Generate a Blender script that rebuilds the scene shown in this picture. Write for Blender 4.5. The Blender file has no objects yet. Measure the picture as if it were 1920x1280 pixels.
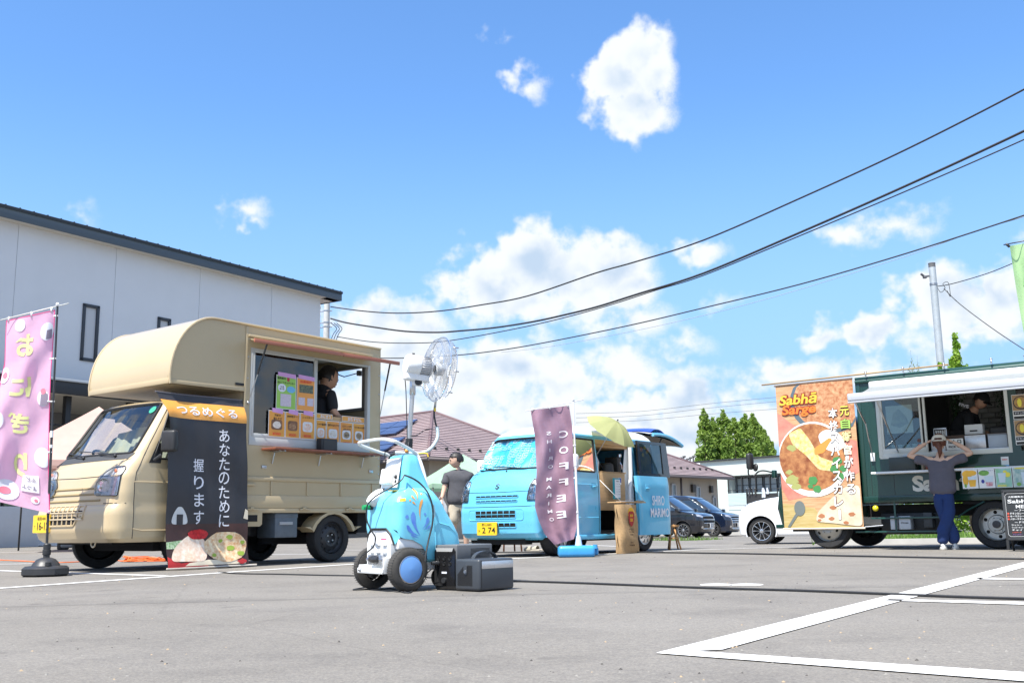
import bpy,bmesh,math,random
import numpy as np
from mathutils import Vector,Matrix,geometry,noise
from mathutils.bvhtree import BVHTree
random.seed(7)
sc=bpy.context.scene
COL=sc.collection
R=math.radians
# ------------------------------------------------------------------ camera
FPX,CAMH=1920.0,0.42
PITCH,ROLL=math.atan(343.0/1920.0),0.0155
cd=bpy.data.cameras.new('camera');cam=bpy.data.objects.new('camera',cd);COL.objects.link(cam)
cd.lens=36.0;cd.sensor_width=36.0;cd.clip_start=0.05;cd.clip_end=3000
_f=Vector((0,math.cos(PITCH),math.sin(PITCH)));_u0=Vector((0,-math.sin(PITCH),math.cos(PITCH)));_r0=Vector((1,0,0))
_r=_r0*math.cos(ROLL)-_u0*math.sin(ROLL);_u=_u0*math.cos(ROLL)+_r0*math.sin(ROLL)
mw=Matrix(((_r.x,_u.x,-_f.x,0),(_r.y,_u.y,-_f.y,0),(_r.z,_u.z,-_f.z,CAMH),(0,0,0,1)))
cam.matrix_world=mw
sc.camera=cam
def ray(x,y):return _f+_r*((x-960)/FPX)+_u*((640-y)/FPX)
def G(x,y,z=0.0):
 d=ray(x,y);return Vector((0,0,CAMH))+d*((z-CAMH)/d.z)
def P(x,y,Y):
 d=ray(x,y);return Vector((0,0,CAMH))+d*(Y/d.y)
# ------------------------------------------------------------------ view, sun, sky
sc.view_settings.view_transform='Standard';sc.view_settings.look='None'
sc.view_settings.exposure=1.1;sc.view_settings.gamma=1.0
sc.view_settings.use_curve_mapping=False
sc.render.engine='CYCLES'
sc.cycles.max_bounces=8;sc.cycles.transparent_max_bounces=24
SUN_EL=R(61.5);SUN_H=Vector((-0.565,-0.825,0)).normalized()
SUN_D=(SUN_H*math.cos(SUN_EL)+Vector((0,0,math.sin(SUN_EL)))).normalized()
sl=bpy.data.lights.new('sun','SUN');sl.energy=4.2;sl.angle=R(0.53);sl.color=(1.0,0.955,0.88)
so=bpy.data.objects.new('sun',sl);COL.objects.link(so);so.location=(0,0,60)
so.rotation_euler=SUN_D.to_track_quat('Z','Y').to_euler()
def azel(x,y):
 d=ray(x,y).normalized();return(math.degrees(math.atan2(d.x,d.y)),math.degrees(math.asin(d.z)))
world=bpy.data.worlds.new('World');sc.world=world;world.use_nodes=True
def build_sky():
 nt=world.node_tree;N=nt.nodes;L=nt.links;N.clear()
 def nd(t,**k):
  n=N.new(t)
  for a,b in k.items():setattr(n,a,b)
  return n
 g=bpy.data.node_groups.new('cloud_density','ShaderNodeTree')
 g.interface.new_socket('p',in_out='INPUT',socket_type='NodeSocketVector')
 g.interface.new_socket('d',in_out='OUTPUT',socket_type='NodeSocketFloat')
 g.interface.new_socket('s',in_out='OUTPUT',socket_type='NodeSocketFloat')
 gi=g.nodes.new('NodeGroupInput');go=g.nodes.new('NodeGroupOutput');gl=g.links
 def mathn(op,a,b=None,c=None,clamp=False):
  n=g.nodes.new('ShaderNodeMath');n.operation=op;n.use_clamp=clamp
  for i,v in enumerate((a,b,c)):
   if v is None:continue
   if isinstance(v,(int,float)):n.inputs[i].default_value=v
   else:gl.new(v,n.inputs[i])
  return n.outputs[0]
 def vm(op,a,b):
  n=g.nodes.new('ShaderNodeVectorMath');n.operation=op
  for i,v in enumerate((a,b)):
   if isinstance(v,tuple):n.inputs[i].default_value=v
   else:gl.new(v,n.inputs[i])
  return n.outputs['Value' if op=='LENGTH' else 'Vector']
 p=gi.outputs[0]
 def noise3(vec,scale,detail=6,rough=0.55):
  n=g.nodes.new('ShaderNodeTexNoise');n.inputs['Scale'].default_value=scale
  n.inputs['Detail'].default_value=detail;n.inputs['Roughness'].default_value=rough
  gl.new(vec,n.inputs['Vector']);return n
 wob=noise3(p,0.5,3,0.55)
 w=vm('SCALE',vm('SUBTRACT',wob.outputs['Color'],(0.5,0.5,0.5)),(0,0,0));w.node.inputs['Scale'].default_value=3.0
 q=vm('ADD',p,w)
 blobs=[(1165,150,62,62,1.15),(1215,125,48,70,1.1),(1190,205,70,46,1.0),(1232,70,24,26,.85),(990,158,42,28,.55),(462,402,44,26,.55),(470,428,30,14,.5),(1310,478,56,24,.66),(1660,425,105,34,.52),(1600,440,60,20,.45),(930,535,90,62,1.15),(1010,500,95,66,1.25),(1070,520,90,70,1.2),(1150,500,66,50,1.1),(1000,575,120,34,.85),(1185,545,48,40,.9),(700,620,72,52,1.0),(790,622,60,42,.8),(760,680,90,52,1.0),(870,700,110,52,1.05),(970,690,100,50,1.0),(1060,720,120,40,.9),(1160,690,90,42,.62),(1180,605,80,36,.62),(1280,650,60,26,.5),(1230,715,160,26,.6),(1400,735,150,26,.5),(1130,770,60,34,1.0),(1190,790,50,40,1.1),(1280,760,50,46,1.25),(1280,810,110,44,1.1),(1440,800,130,50,.62),(1480,700,70,28,.8),(1540,626,40,24,.72),(1630,622,58,26,.9),(1770,572,74,56,1.15),(1860,560,66,46,1.1),(1830,615,80,26,.8),(735,775,60,36,1.05),(880,770,130,46,.8),(600,760,200,60,.7),(1000,790,160,46,.85),(160,405,30,14,.2),(1700,650,90,26,.4),(1370,560,40,22,.35),(2150,520,170,90,1.1),(-330,560,220,90,1.0),(2400,700,260,80,.9),(-700,760,300,90,.9),(1355,565,30,20,.3),(1650,700,180,40,.4),(950,70,30,14,.22)]
 acc=None
 for(x,y,rx,ry,wt) in blobs:
  a,e=azel(x,y);ra,re_=rx/1920*57.3,ry/1920*57.3
  dlt=vm('MULTIPLY',vm('SUBTRACT',q,(a,e,0)),(1/ra,1/re_,0))
  ln=vm('LENGTH',dlt,(0,0,0))
  f=mathn('MULTIPLY_ADD',ln,-wt*0.72,wt*1.12)
  acc=f if acc is None else mathn('SMOOTH_MAX',acc,f,0.12)
 far=noise3(vm('MULTIPLY',p,(1,1.9,0)),0.055,5,0.55)
 sep=g.nodes.new('ShaderNodeSeparateXYZ');gl.new(p,sep.inputs[0])
 out=mathn('MULTIPLY',mathn('SUBTRACT',mathn('ABSOLUTE',sep.outputs[0]),33.0),0.12,clamp=True)
 ff=mathn('MULTIPLY',mathn('MULTIPLY_ADD',far.outputs['Fac'],3.2,-1.35),out)
 ff=mathn('SUBTRACT',ff,mathn('MULTIPLY_ADD',out,-2.0,2.0))
 acc=mathn('SMOOTH_MAX',acc,ff,0.1)
 n1=noise3(p,0.5,8,0.56)
 n1b=noise3(vm('ADD',p,(-0.3,0.8,0)),0.5,2,0.5)
 amp=mathn('MULTIPLY_ADD',acc,0.8,0.45,clamp=True)
 nn=mathn('MULTIPLY',mathn('MULTIPLY_ADD',n1.outputs['Fac'],2.0,-1.0),amp)
 dd=mathn('ADD',acc,nn);gl.new(dd,go.inputs[0])
 n3=noise3(p,0.2,3,0.5)
 rel=mathn('ADD',mathn('MULTIPLY',mathn('SUBTRACT',n1b.outputs['Fac'],n1.outputs['Fac']),0.8),mathn('MULTIPLY_ADD',n3.outputs['Fac'],1.6,-0.8))
 gl.new(mathn('ADD',mathn('MULTIPLY_ADD',acc,0.75,-0.25),rel),go.inputs[1])
 tc=nd('ShaderNodeTexCoord');sx=nd('ShaderNodeSeparateXYZ');L.new(tc.outputs['Generated'],sx.inputs[0])
 def m(op,a,b=None,c=None,clamp=False):
  n=nd('ShaderNodeMath',operation=op);n.use_clamp=clamp
  for i,v in enumerate((a,b,c)):
   if v is None:continue
   if isinstance(v,(int,float)):n.inputs[i].default_value=v
   else:L.new(v,n.inputs[i])
  return n.outputs[0]
 az=m('MULTIPLY',m('ARCTAN2',sx.outputs[0],sx.outputs[1]),57.2958)
 el=m('MULTIPLY',m('ARCSINE',sx.outputs[2]),57.2958)
 cx=nd('ShaderNodeCombineXYZ');L.new(az,cx.inputs[0]);L.new(el,cx.inputs[1])
 gg=nd('ShaderNodeGroup');gg.node_tree=g;L.new(cx.outputs[0],gg.inputs[0]);d0,d1=gg.outputs
 mask=nd('ShaderNodeMapRange',interpolation_type='SMOOTHSTEP');L.new(d0,mask.inputs['Value'])
 mask.inputs['From Min'].default_value=0.09;mask.inputs['From Max'].default_value=0.60
 sh=nd('ShaderNodeMapRange',interpolation_type='SMOOTHSTEP');L.new(d1,sh.inputs['Value'])
 sh.inputs['From Min'].default_value=0.12;sh.inputs['From Max'].default_value=0.95
 cc=nd('ShaderNodeMix',data_type='RGBA');L.new(sh.outputs[0],cc.inputs['Factor'])
 cc.inputs['A'].default_value=(4.6,4.8,5.0,1);cc.inputs['B'].default_value=(2.7,3.4,4.3,1)
 sky=nd('ShaderNodeTexSky',sky_type='NISHITA');sky.sun_disc=False
 sky.sun_elevation=SUN_EL;sky.sun_rotation=math.atan2(SUN_H.x,SUN_H.y)
 sky.altitude=0;sky.air_density=1.0;sky.dust_density=0.6;sky.ozone_density=2.2
 hs=nd('ShaderNodeHueSaturation');hs.inputs['Saturation'].default_value=SKY_SAT;hs.inputs['Value'].default_value=SKY_VAL
 tn=nd('ShaderNodeMix',data_type='RGBA',blend_type='MULTIPLY');tn.inputs['Factor'].default_value=1;L.new(sky.outputs[0],tn.inputs['A']);tn.inputs['B'].default_value=(0.73,1.02,1.28,1);L.new(tn.outputs['Result'],hs.inputs['Color'])
 hz=nd('ShaderNodeMapRange',interpolation_type='SMOOTHSTEP');L.new(el,hz.inputs['Value'])
 hz.inputs['From Min'].default_value=24.0;hz.inputs['From Max'].default_value=3.0;hz.inputs['To Max'].default_value=0.93
 mh=nd('ShaderNodeMix',data_type='RGBA');L.new(hz.outputs[0],mh.inputs['Factor']);L.new(hs.outputs[0],mh.inputs['A'])
 mh.inputs['B'].default_value=(1.95,3.2,5.0,1)
 mx=nd('ShaderNodeMix',data_type='RGBA');L.new(mask.outputs[0],mx.inputs['Factor']);L.new(mh.outputs['Result'],mx.inputs['A']);L.new(cc.outputs['Result'],mx.inputs['B'])
 bg=nd('ShaderNodeBackground');bg.inputs['Strength'].default_value=0.1
 L.new(mx.outputs['Result'],bg.inputs['Color'])
 ow=nd('ShaderNodeOutputWorld');L.new(bg.outputs[0],ow.inputs['Surface'])
SKY_SAT,SKY_VAL=1.0,1.0
build_sky()
world.cycles.sampling_method='MANUAL';world.cycles.sample_map_resolution=512
# ------------------------------------------------------------------ helpers
def lin(c):
 def f(v):return v/12.92 if v<=0.04045 else((v+0.055)/1.055)**2.4
 return tuple(f(v) for v in c)
def hexc(h):return lin(tuple(int(h[i:i+2],16)/255 for i in(0,2,4)))
MATS={}
def M(name,col=(0.5,0.5,0.5),rough=0.5,metal=0.0,coat=0.0,var=0.0,vscale=6.0,bump=0.0,bscale=40.0,spec=0.5,dirt=0.0,alpha=None,emit=None,sheen=0.0,col2=None,stretch=(1,1,1)):
 if name in MATS:return MATS[name]
 m=bpy.data.materials.new(name);m.use_nodes=True;nt=m.node_tree;b=nt.nodes['Principled BSDF']
 if isinstance(col,str):col=hexc(col)
 b.inputs['Base Color'].default_value=(*col,1);b.inputs['Roughness'].default_value=rough
 b.inputs['Metallic'].default_value=metal;b.inputs['Coat Weight'].default_value=coat;b.inputs['Coat Roughness'].default_value=0.04
 b.inputs['Specular IOR Level'].default_value=spec;b.inputs['Sheen Weight'].default_value=sheen
 tc=nt.nodes.new('ShaderNodeTexCoord');mp=nt.nodes.new('ShaderNodeMapping');mp.inputs['Scale'].default_value=stretch
 nt.links.new(tc.outputs['Object'],mp.inputs[0])
 if var or col2:
  n=nt.nodes.new('ShaderNodeTexNoise');n.inputs['Scale'].default_value=vscale;n.inputs['Detail'].default_value=5;n.inputs['Roughness'].default_value=.6
  nt.links.new(mp.outputs[0],n.inputs['Vector'])
  mx=nt.nodes.new('ShaderNodeMix');mx.data_type='RGBA'
  r=nt.nodes.new('ShaderNodeMapRange');nt.links.new(n.outputs['Fac'],r.inputs[0]);r.inputs[1].default_value=.32;r.inputs[2].default_value=.68
  nt.links.new(r.outputs[0],mx.inputs['Factor'])
  c2=hexc(col2) if isinstance(col2,str) else(col2 or tuple(min(1,c*(1+var)) for c in col))
  c1=col if col2 else tuple(c*(1-var) for c in col)
  mx.inputs['A'].default_value=(*c1,1);mx.inputs['B'].default_value=(*c2,1)
  nt.links.new(mx.outputs['Result'],b.inputs['Base Color'])
  rr=nt.nodes.new('ShaderNodeMapRange');nt.links.new(n.outputs['Fac'],rr.inputs[0])
  rr.inputs[3].default_value=max(0.02,rough-.08);rr.inputs[4].default_value=min(1,rough+.08)
  nt.links.new(rr.outputs[0],b.inputs['Roughness'])
 if bump:
  n=nt.nodes.new('ShaderNodeTexNoise');n.inputs['Scale'].default_value=bscale;n.inputs['Detail'].default_value=4
  nt.links.new(mp.outputs[0],n.inputs['Vector'])
  bp=nt.nodes.new('ShaderNodeBump');bp.inputs['Strength'].default_value=1.0;bp.inputs['Distance'].default_value=bump
  nt.links.new(n.outputs['Fac'],bp.inputs['Height']);nt.links.new(bp.outputs[0],b.inputs['Normal'])
 if emit:b.inputs['Emission Color'].default_value=(*emit[:3],1);b.inputs['Emission Strength'].default_value=emit[3]
 if alpha is not None:b.inputs['Alpha'].default_value=alpha
 MATS[name]=m;return m
def glass_mat(name,tint=(0.75,0.85,0.85),refl=0.9,rough=0.01):
 if name in MATS:return MATS[name]
 m=bpy.data.materials.new(name);m.use_nodes=True;nt=m.node_tree;nt.nodes.clear()
 o=nt.nodes.new('ShaderNodeOutputMaterial');t=nt.nodes.new('ShaderNodeBsdfTransparent');t.inputs[0].default_value=(*tint,1)
 gl=nt.nodes.new('ShaderNodeBsdfGlossy');gl.inputs['Roughness'].default_value=rough;gl.inputs['Color'].default_value=(refl,)*3+(1,)
 fr=nt.nodes.new('ShaderNodeFresnel');fr.inputs[0].default_value=1.65
 ad=nt.nodes.new('ShaderNodeMath');ad.operation='MULTIPLY_ADD';nt.links.new(fr.outputs[0],ad.inputs[0]);ad.inputs[1].default_value=1.3;ad.inputs[2].default_value=0.02;ad.use_clamp=True
 mx=nt.nodes.new('ShaderNodeMixShader');nt.links.new(ad.outputs[0],mx.inputs[0]);nt.links.new(t.outputs[0],mx.inputs[1]);nt.links.new(gl.outputs[0],mx.inputs[2])
 nt.links.new(mx.outputs[0],o.inputs[0]);MATS[name]=m;return m
def cloth_mat(name,col,col2=None,scale=5,trans=0.35,rough=0.85):
 if name in MATS:return MATS[name]
 m=M(name,col,rough=rough,var=0 if col2 else .05,vscale=scale,col2=col2,bump=0.0015,bscale=25)
 nt=m.node_tree;b=nt.nodes['Principled BSDF'];out=nt.nodes['Material Output']
 tr=nt.nodes.new('ShaderNodeBsdfTranslucent');mx=nt.nodes.new('ShaderNodeMixShader');mx.inputs[0].default_value=trans
 lk=b.inputs['Base Color'].links
 if lk:nt.links.new(lk[0].from_socket,tr.inputs[0])
 else:tr.inputs[0].default_value=b.inputs['Base Color'].default_value
 nt.links.new(b.outputs[0],mx.inputs[1]);nt.links.new(tr.outputs[0],mx.inputs[2]);nt.links.new(mx.outputs[0],out.inputs[0]);return m
def props(o,label=None,cat=None,group=None,kind=None):
 if label:o['label']=label
 if cat:o['category']=cat
 if group:o['group']=group
 if kind:o['kind']=kind
 return o
def thing(name,label,cat,loc=(0,0,0),heading=None,rz=None,group=None,z=None):
 o=bpy.data.objects.new(name,None);COL.objects.link(o);o.location=loc;o.empty_display_size=.2
 if heading is not None:o.rotation_euler=(0,0,math.atan2(-math.cos(R(heading)),-math.sin(R(heading))))
 if rz is not None:o.rotation_euler=(0,0,rz)
 return props(o,label,cat,group)
class MB:
 def __init__(s):s.v=[];s.f=[];s.mi=[];s.sm=[];s.cur=0;s.T=None;s.smooth=False
 def add(s,vs,fs,smooth=None):
  b=len(s.v)
  if s.T is not None:vs=[s.T@Vector(v) for v in vs]
  s.v+=[tuple(v) for v in vs];s.f+=[tuple(i+b for i in f) for f in fs];s.mi+=[s.cur]*len(fs)
  s.sm+=[s.smooth if smooth is None else smooth]*len(fs);return s
 def box(s,x0,x1,y0,y1,z0,z1,bev=0.0,seg=2):
  if x0>x1:x0,x1=x1,x0
  if y0>y1:y0,y1=y1,y0
  if z0>z1:z0,z1=z1,z0
  if bev<=0:
   return s.add([(x,y,z) for x in(x0,x1) for y in(y0,y1) for z in(z0,z1)],[(0,1,3,2),(4,6,7,5),(0,4,5,1),(2,3,7,6),(0,2,6,4),(1,5,7,3)],False)
  bm=bmesh.new();bmesh.ops.create_cube(bm,size=1)
  for v in bm.verts:v.co=Vector(((x0+x1)/2+v.co.x*(x1-x0),(y0+y1)/2+v.co.y*(y1-y0),(z0+z1)/2+v.co.z*(z1-z0)))
  bmesh.ops.bevel(bm,geom=bm.edges[:],offset=bev,segments=seg,affect='EDGES',profile=.5)
  s.bm(bm,True);bm.free();return s
 def bm(s,bm,smooth=None):
  bm.verts.index_update()
  return s.add([v.co.copy() for v in bm.verts],[tuple(v.index for v in f.verts) for f in bm.faces],smooth)
 def cyl(s,a,b,r0,r1=None,n=16,caps=True,smooth=True):
  a=Vector(a);b=Vector(b);r1=r0 if r1 is None else r1;d=(b-a).normalized()
  u=d.orthogonal().normalized();w=d.cross(u);vs=[]
  for p,r in((a,r0),(b,r1)):
   for i in range(n):
    t=2*math.pi*i/n;vs.append(p+u*(r*math.cos(t))+w*(r*math.sin(t)))
  s.add(vs,[(i,(i+1)%n,n+(i+1)%n,n+i) for i in range(n)],smooth)
  if caps:s.add(vs,[tuple(range(n))[::-1],tuple(range(n,2*n))],False)
  return s
 def tube(s,pts,r,n=8,closed=False,caps=True):
  pts=[Vector(p) for p in pts];k=len(pts);vs=[];prev=None
  for i,p in enumerate(pts):
   a=pts[(i-1)%k] if(closed or i) else p;b=pts[(i+1)%k] if(closed or i<k-1) else p
   d=(b-a).normalized()
   u=(prev-d*prev.dot(d)) if prev is not None else d.orthogonal()
   if u.length<1e-6:u=d.orthogonal()
   u.normalize();prev=u;w=d.cross(u);rr=r[i] if isinstance(r,(list,tuple)) else r
   for j in range(n):
    t=2*math.pi*j/n;vs.append(p+u*(rr*math.cos(t))+w*(rr*math.sin(t)))
  fs=[]
  for i in range(k if closed else k-1):
   for j in range(n):
    a0=i*n+j;a1=i*n+(j+1)%n;b0=((i+1)%k)*n+j;b1=((i+1)%k)*n+(j+1)%n
    fs.append((a0,a1,b1,b0))
  s.add(vs,fs,True)
  if caps and not closed:s.add(vs,[tuple(range(n))[::-1],tuple(range((k-1)*n,k*n))],False)
  return s
 def lathe(s,prof,c=(0,0,0),axis=(0,0,1),n=24,smooth=True,arc=(0,2*math.pi)):
  ax=Vector(axis).normalized();u=ax.orthogonal().normalized();w=ax.cross(u);c=Vector(c);vs=[]
  if abs(ax.z)>.9:u=Vector((1,0,0));w=ax.cross(u)
  full=abs(arc[1]-arc[0]-2*math.pi)<1e-6;nn=n if full else n+1
  for(r,h) in prof:
   for j in range(nn):
    t=arc[0]+(arc[1]-arc[0])*j/n;vs.append(c+ax*h+u*(r*math.cos(t))+w*(r*math.sin(t)))
  fs=[]
  for i in range(len(prof)-1):
   for j in range(n):
    k=(j+1)%nn;fs.append((i*nn+j,i*nn+k,(i+1)*nn+k,(i+1)*nn+j))
  return s.add(vs,fs,smooth)
 def prism(s,poly,h0,h1,ax='y',smooth=False):
  k=len(poly)
  def mk(a,b,h):return{'y':(a,h,b),'z':(a,b,h),'x':(h,a,b)}[ax]
  vs=[mk(a,b,h0) for a,b in poly]+[mk(a,b,h1) for a,b in poly]
  s.add(vs,[(i,(i+1)%k,k+(i+1)%k,k+i) for i in range(k)],smooth)
  tri=geometry.tessellate_polygon([[Vector((a,b,0)) for a,b in poly]])
  s.add(vs,[tuple(t) for t in tri]+[tuple(k+i for i in t)[::-1] for t in tri],False);return s
 def sphere(s,c,r,n=16,m=10,sc_=(1,1,1)):
  c=Vector(c);vs=[];fs=[]
  for i in range(m+1):
   ph=math.pi*i/m
   for j in range(n):
    t=2*math.pi*j/n
    vs.append(c+Vector((r*sc_[0]*math.sin(ph)*math.cos(t),r*sc_[1]*math.sin(ph)*math.sin(t),r*sc_[2]*math.cos(ph))))
  for i in range(m):
   for j in range(n):fs.append((i*n+j,(i+1)*n+j,(i+1)*n+(j+1)%n,i*n+(j+1)%n))
  return s.add(vs,fs,True)
 def grid(s,fn,nu,nv,smooth=True,skip=None):
  vs=[fn(i/nu,j/nv) for j in range(nv+1) for i in range(nu+1)];w=nu+1
  fs=[(j*w+i,j*w+i+1,(j+1)*w+i+1,(j+1)*w+i) for j in range(nv) for i in range(nu) if not(skip and skip(i,j))]
  return s.add(vs,fs,smooth)
 def done(s,name,mat=None,parent=None,label=None,cat=None,group=None,kind=None,weld=True,sharp=35):
  me=bpy.data.meshes.new(name);me.from_pydata([tuple(v) for v in s.v],[],s.f)
  mats=mat if isinstance(mat,(list,tuple)) else[mat]
  for m in mats:me.materials.append(m)
  me.polygons.foreach_set('material_index',s.mi);me.polygons.foreach_set('use_smooth',s.sm)
  if weld or sharp:
   bm=bmesh.new();bm.from_mesh(me)
   if weld:bmesh.ops.remove_doubles(bm,verts=bm.verts,dist=1e-5)
   bmesh.ops.recalc_face_normals(bm,faces=bm.faces) if weld=='n' else None
   if sharp:
    for e in bm.edges:
     if len(e.link_faces)==2 and e.calc_face_angle(0)>R(sharp):e.smooth=False
   bm.to_mesh(me);bm.free()
  me.update();o=bpy.data.objects.new(name,me);COL.objects.link(o)
  if parent is not None:o.parent=parent
  return props(o,label,cat,group,kind)
def copy_tree(o,parent=None):
 c=o.copy();COL.objects.link(c)
 if parent is not None:c.parent=parent
 for ch in list(o.children):copy_tree(ch,c)
 return c
def resample(poly,step,closed=True):
 out=[];k=len(poly)
 for i in range(k if closed else k-1):
  a=Vector(poly[i]);b=Vector(poly[(i+1)%k]);n=max(1,int((b-a).length/step+.5))
  out+=[tuple(a.lerp(b,j/n)) for j in range(n)]
 if not closed:out.append(tuple(poly[-1]))
 return out
def rpoly(x0,x1,z0,z1,r=0.04,n=4):
 out=[]
 for cx,cz,a0 in((x1-r,z1-r,0),(x0+r,z1-r,90),(x0+r,z0+r,180),(x1-r,z0+r,270)):
  for i in range(n+1):
   t=R(a0+90*i/n);out.append((cx+r*math.cos(t),cz+r*math.sin(t)))
 return out
def round_poly(poly,r,n=4):
 out=[];k=len(poly)
 for i in range(k):
  p=Vector(poly[i]);a=Vector(poly[i-1])-p;b=Vector(poly[(i+1)%k])-p
  ra=min(r,a.length*.45,b.length*.45);pa=p+a.normalized()*ra;pb=p+b.normalized()*ra
  for j in range(n+1):
   t=j/n;out.append(tuple(pa*(1-t)**2+p*2*t*(1-t)+pb*t*t))
 return out
def inpoly(p,poly):
 x,y=p;c=False;j=len(poly)-1
 for i in range(len(poly)):
  xi,yi=poly[i];xj,yj=poly[j]
  if(yi>y)!=(yj>y) and x<(xj-xi)*(y-yi)/(yj-yi)+xi:c=not c
  j=i
 return c
# a "surface" maps (u, v) to a point; drape things over it
class Surf:
 def __init__(s,bvh,ax):
  s.b=bvh;s.ax=ax
 def hit(s,u,v):
  o,d={'F':((9,u,v),(-1,0,0)),'B':((-9,u,v),(1,0,0)),'L':((u,9,v),(0,-1,0)),'R':((u,-9,v),(0,1,0)),'T':((u,v,9),(0,0,-1))}[s.ax]
  h=s.b.ray_cast(Vector(o),Vector(d))
  return h[0],h[1]
 def __call__(s,u,v,off=0.0):
  h,n=s.hit(u,v)
  if h is None:
   q=Vector({'F':(3,u,v),'B':(-1,u,v),'L':(u,1,v),'R':(u,-3,v),'T':(u,v,2)}[s.ax]);h,n,_,_=s.b.find_nearest(q)
  d=Vector({'F':(1,0,0),'B':(-1,0,0),'L':(0,1,0),'R':(0,-1,0),'T':(0,0,1)}[s.ax])
  if n.dot(d)<0:n=-n
  return h+n*off
class Flat:
 """plane at origin o with unit u, v axes"""
 def __init__(s,o,u,v):s.o=Vector(o);s.u=Vector(u).normalized();s.v=Vector(v).normalized();s.n=s.u.cross(s.v)
 def __call__(s,a,b,off=0.0):return s.o+s.u*a+s.v*b+s.n*off
def patch(mb,surf,poly,off=0.003,step=0.05,back=None,sign=1):
 """cover polygon (in surface coordinates) with a sheet offset from the surface; back: thickness, gives it a rim"""
 bp=resample(poly,step);xs=[p[0] for p in bp];ys=[p[1] for p in bp];pts=[Vector(p) for p in bp];n0=len(pts)
 if not isinstance(surf,Flat):
  x=min(xs)+step/2
  while x<max(xs):
   y=min(ys)+step/2
   while y<max(ys):
    if inpoly((x,y),bp) and min((Vector((x,y))-q).length for q in pts[:n0])>step*.35:pts.append(Vector((x,y)))
    y+=step
   x+=step
 edges=[(i,(i+1)%n0) for i in range(n0)]
 vs,es,fs,*_=geometry.delaunay_2d_cdt(pts,edges,[],1,1e-5)
 V3=[surf(v.x,v.y,off) for v in vs];b=len(mb.v)
 mb.add(V3,[tuple(f) for f in fs],not isinstance(surf,Flat))
 if back:
  bnd=[surf(p.x,p.y,off) for p in pts[:n0]];bk=[surf(p.x,p.y,off-back) for p in pts[:n0]]
  mb.add(bnd+bk,[(i,(i+1)%n0,n0+(i+1)%n0,n0+i) for i in range(n0)],False)
 return mb
def line_on(mb,surf,pts,w=0.006,off=0.001,step=0.04,closed=False,n=6):
 pp=resample(pts,step,closed);mb.tube([surf(a,b,off) for a,b in pp],w,n,closed);return mb
# text ---------------------------------------------------------------
_tc={}
def text2d(s,bold=0.0):
 k=(s,bold)
 if k in _tc:return _tc[k]
 cu=bpy.data.curves.new('t','FONT');cu.body=s;cu.size=1.0;cu.offset=bold;cu.resolution_u=3;cu.fill_mode='FRONT'
 o=bpy.data.objects.new('t',cu);COL.objects.link(o)
 me=bpy.data.meshes.new_from_object(o)
 vs=[(v.co.x,v.co.y) for v in me.vertices];fs=[tuple(p.vertices) for p in me.polygons]
 bpy.data.objects.remove(o);bpy.data.curves.remove(cu);bpy.data.meshes.remove(me)
 _tc[k]=(vs,fs);return _tc[k]
def put_text(mb,surf,s,u,v,h,w=None,off=0.004,bold=0.0,mirror=False,slant=0.0,rot=0.0,anchor='c',maxe=None):
 """text s with cap box height h centred at (u, v) on the surface; w: stretched to this width"""
 vs,fs=text2d(s,bold)
 if not vs:return mb
 x0=min(a for a,b in vs);x1=max(a for a,b in vs);y0=min(b for a,b in vs);y1=max(b for a,b in vs)
 sy=h/max(1e-6,y1-y0);sx=sy if w is None else w/max(1e-6,x1-x0)
 mxx,mxy=(x0+x1)/2,(y0+y1)/2
 if anchor=='l':mxx=x0
 P2=[]
 for a,b in vs:
  X=(a-mxx)*sx;Y=(b-mxy)*sy;X+=slant*Y
  if mirror:X=-X
  X,Y=X*math.cos(rot)-Y*math.sin(rot),X*math.sin(rot)+Y*math.cos(rot);P2.append((u+X,v+Y))
 if maxe:
  bm=bmesh.new();bv=[bm.verts.new((a,b,0)) for a,b in P2]
  for f in fs:
   try:bm.faces.new([bv[i] for i in f])
   except ValueError:pass
  bmesh.ops.triangulate(bm,faces=bm.faces)
  for _ in range(3):
   le=[e for e in bm.edges if e.calc_length()>maxe]
   if not le:break
   bmesh.ops.subdivide_edges(bm,edges=le,cuts=1);bmesh.ops.triangulate(bm,faces=bm.faces)
  bm.verts.index_update();P2=[(q.co.x,q.co.y) for q in bm.verts];fs=[tuple(q.index for q in f.verts) for f in bm.faces];bm.free()
 return mb.add([surf(a,b,off) for a,b in P2],fs,False)
def vtext(mb,surf,s,u,v0,h,gap=0.0,**k):
 """vertical writing, top of first character at v0"""
 for i,ch in enumerate(s):
  hh=h;ww=h*.92
  if ch in 'ー':put_text(mb,surf,'|' if ch=='ー' else ch,u,v0-h/2-i*(h+gap),h*.8,h*.14,**k);continue
  put_text(mb,surf,ch,u,v0-h/2-i*(h+gap),hh*.92,ww*.92,**k)
 return mb
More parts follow.
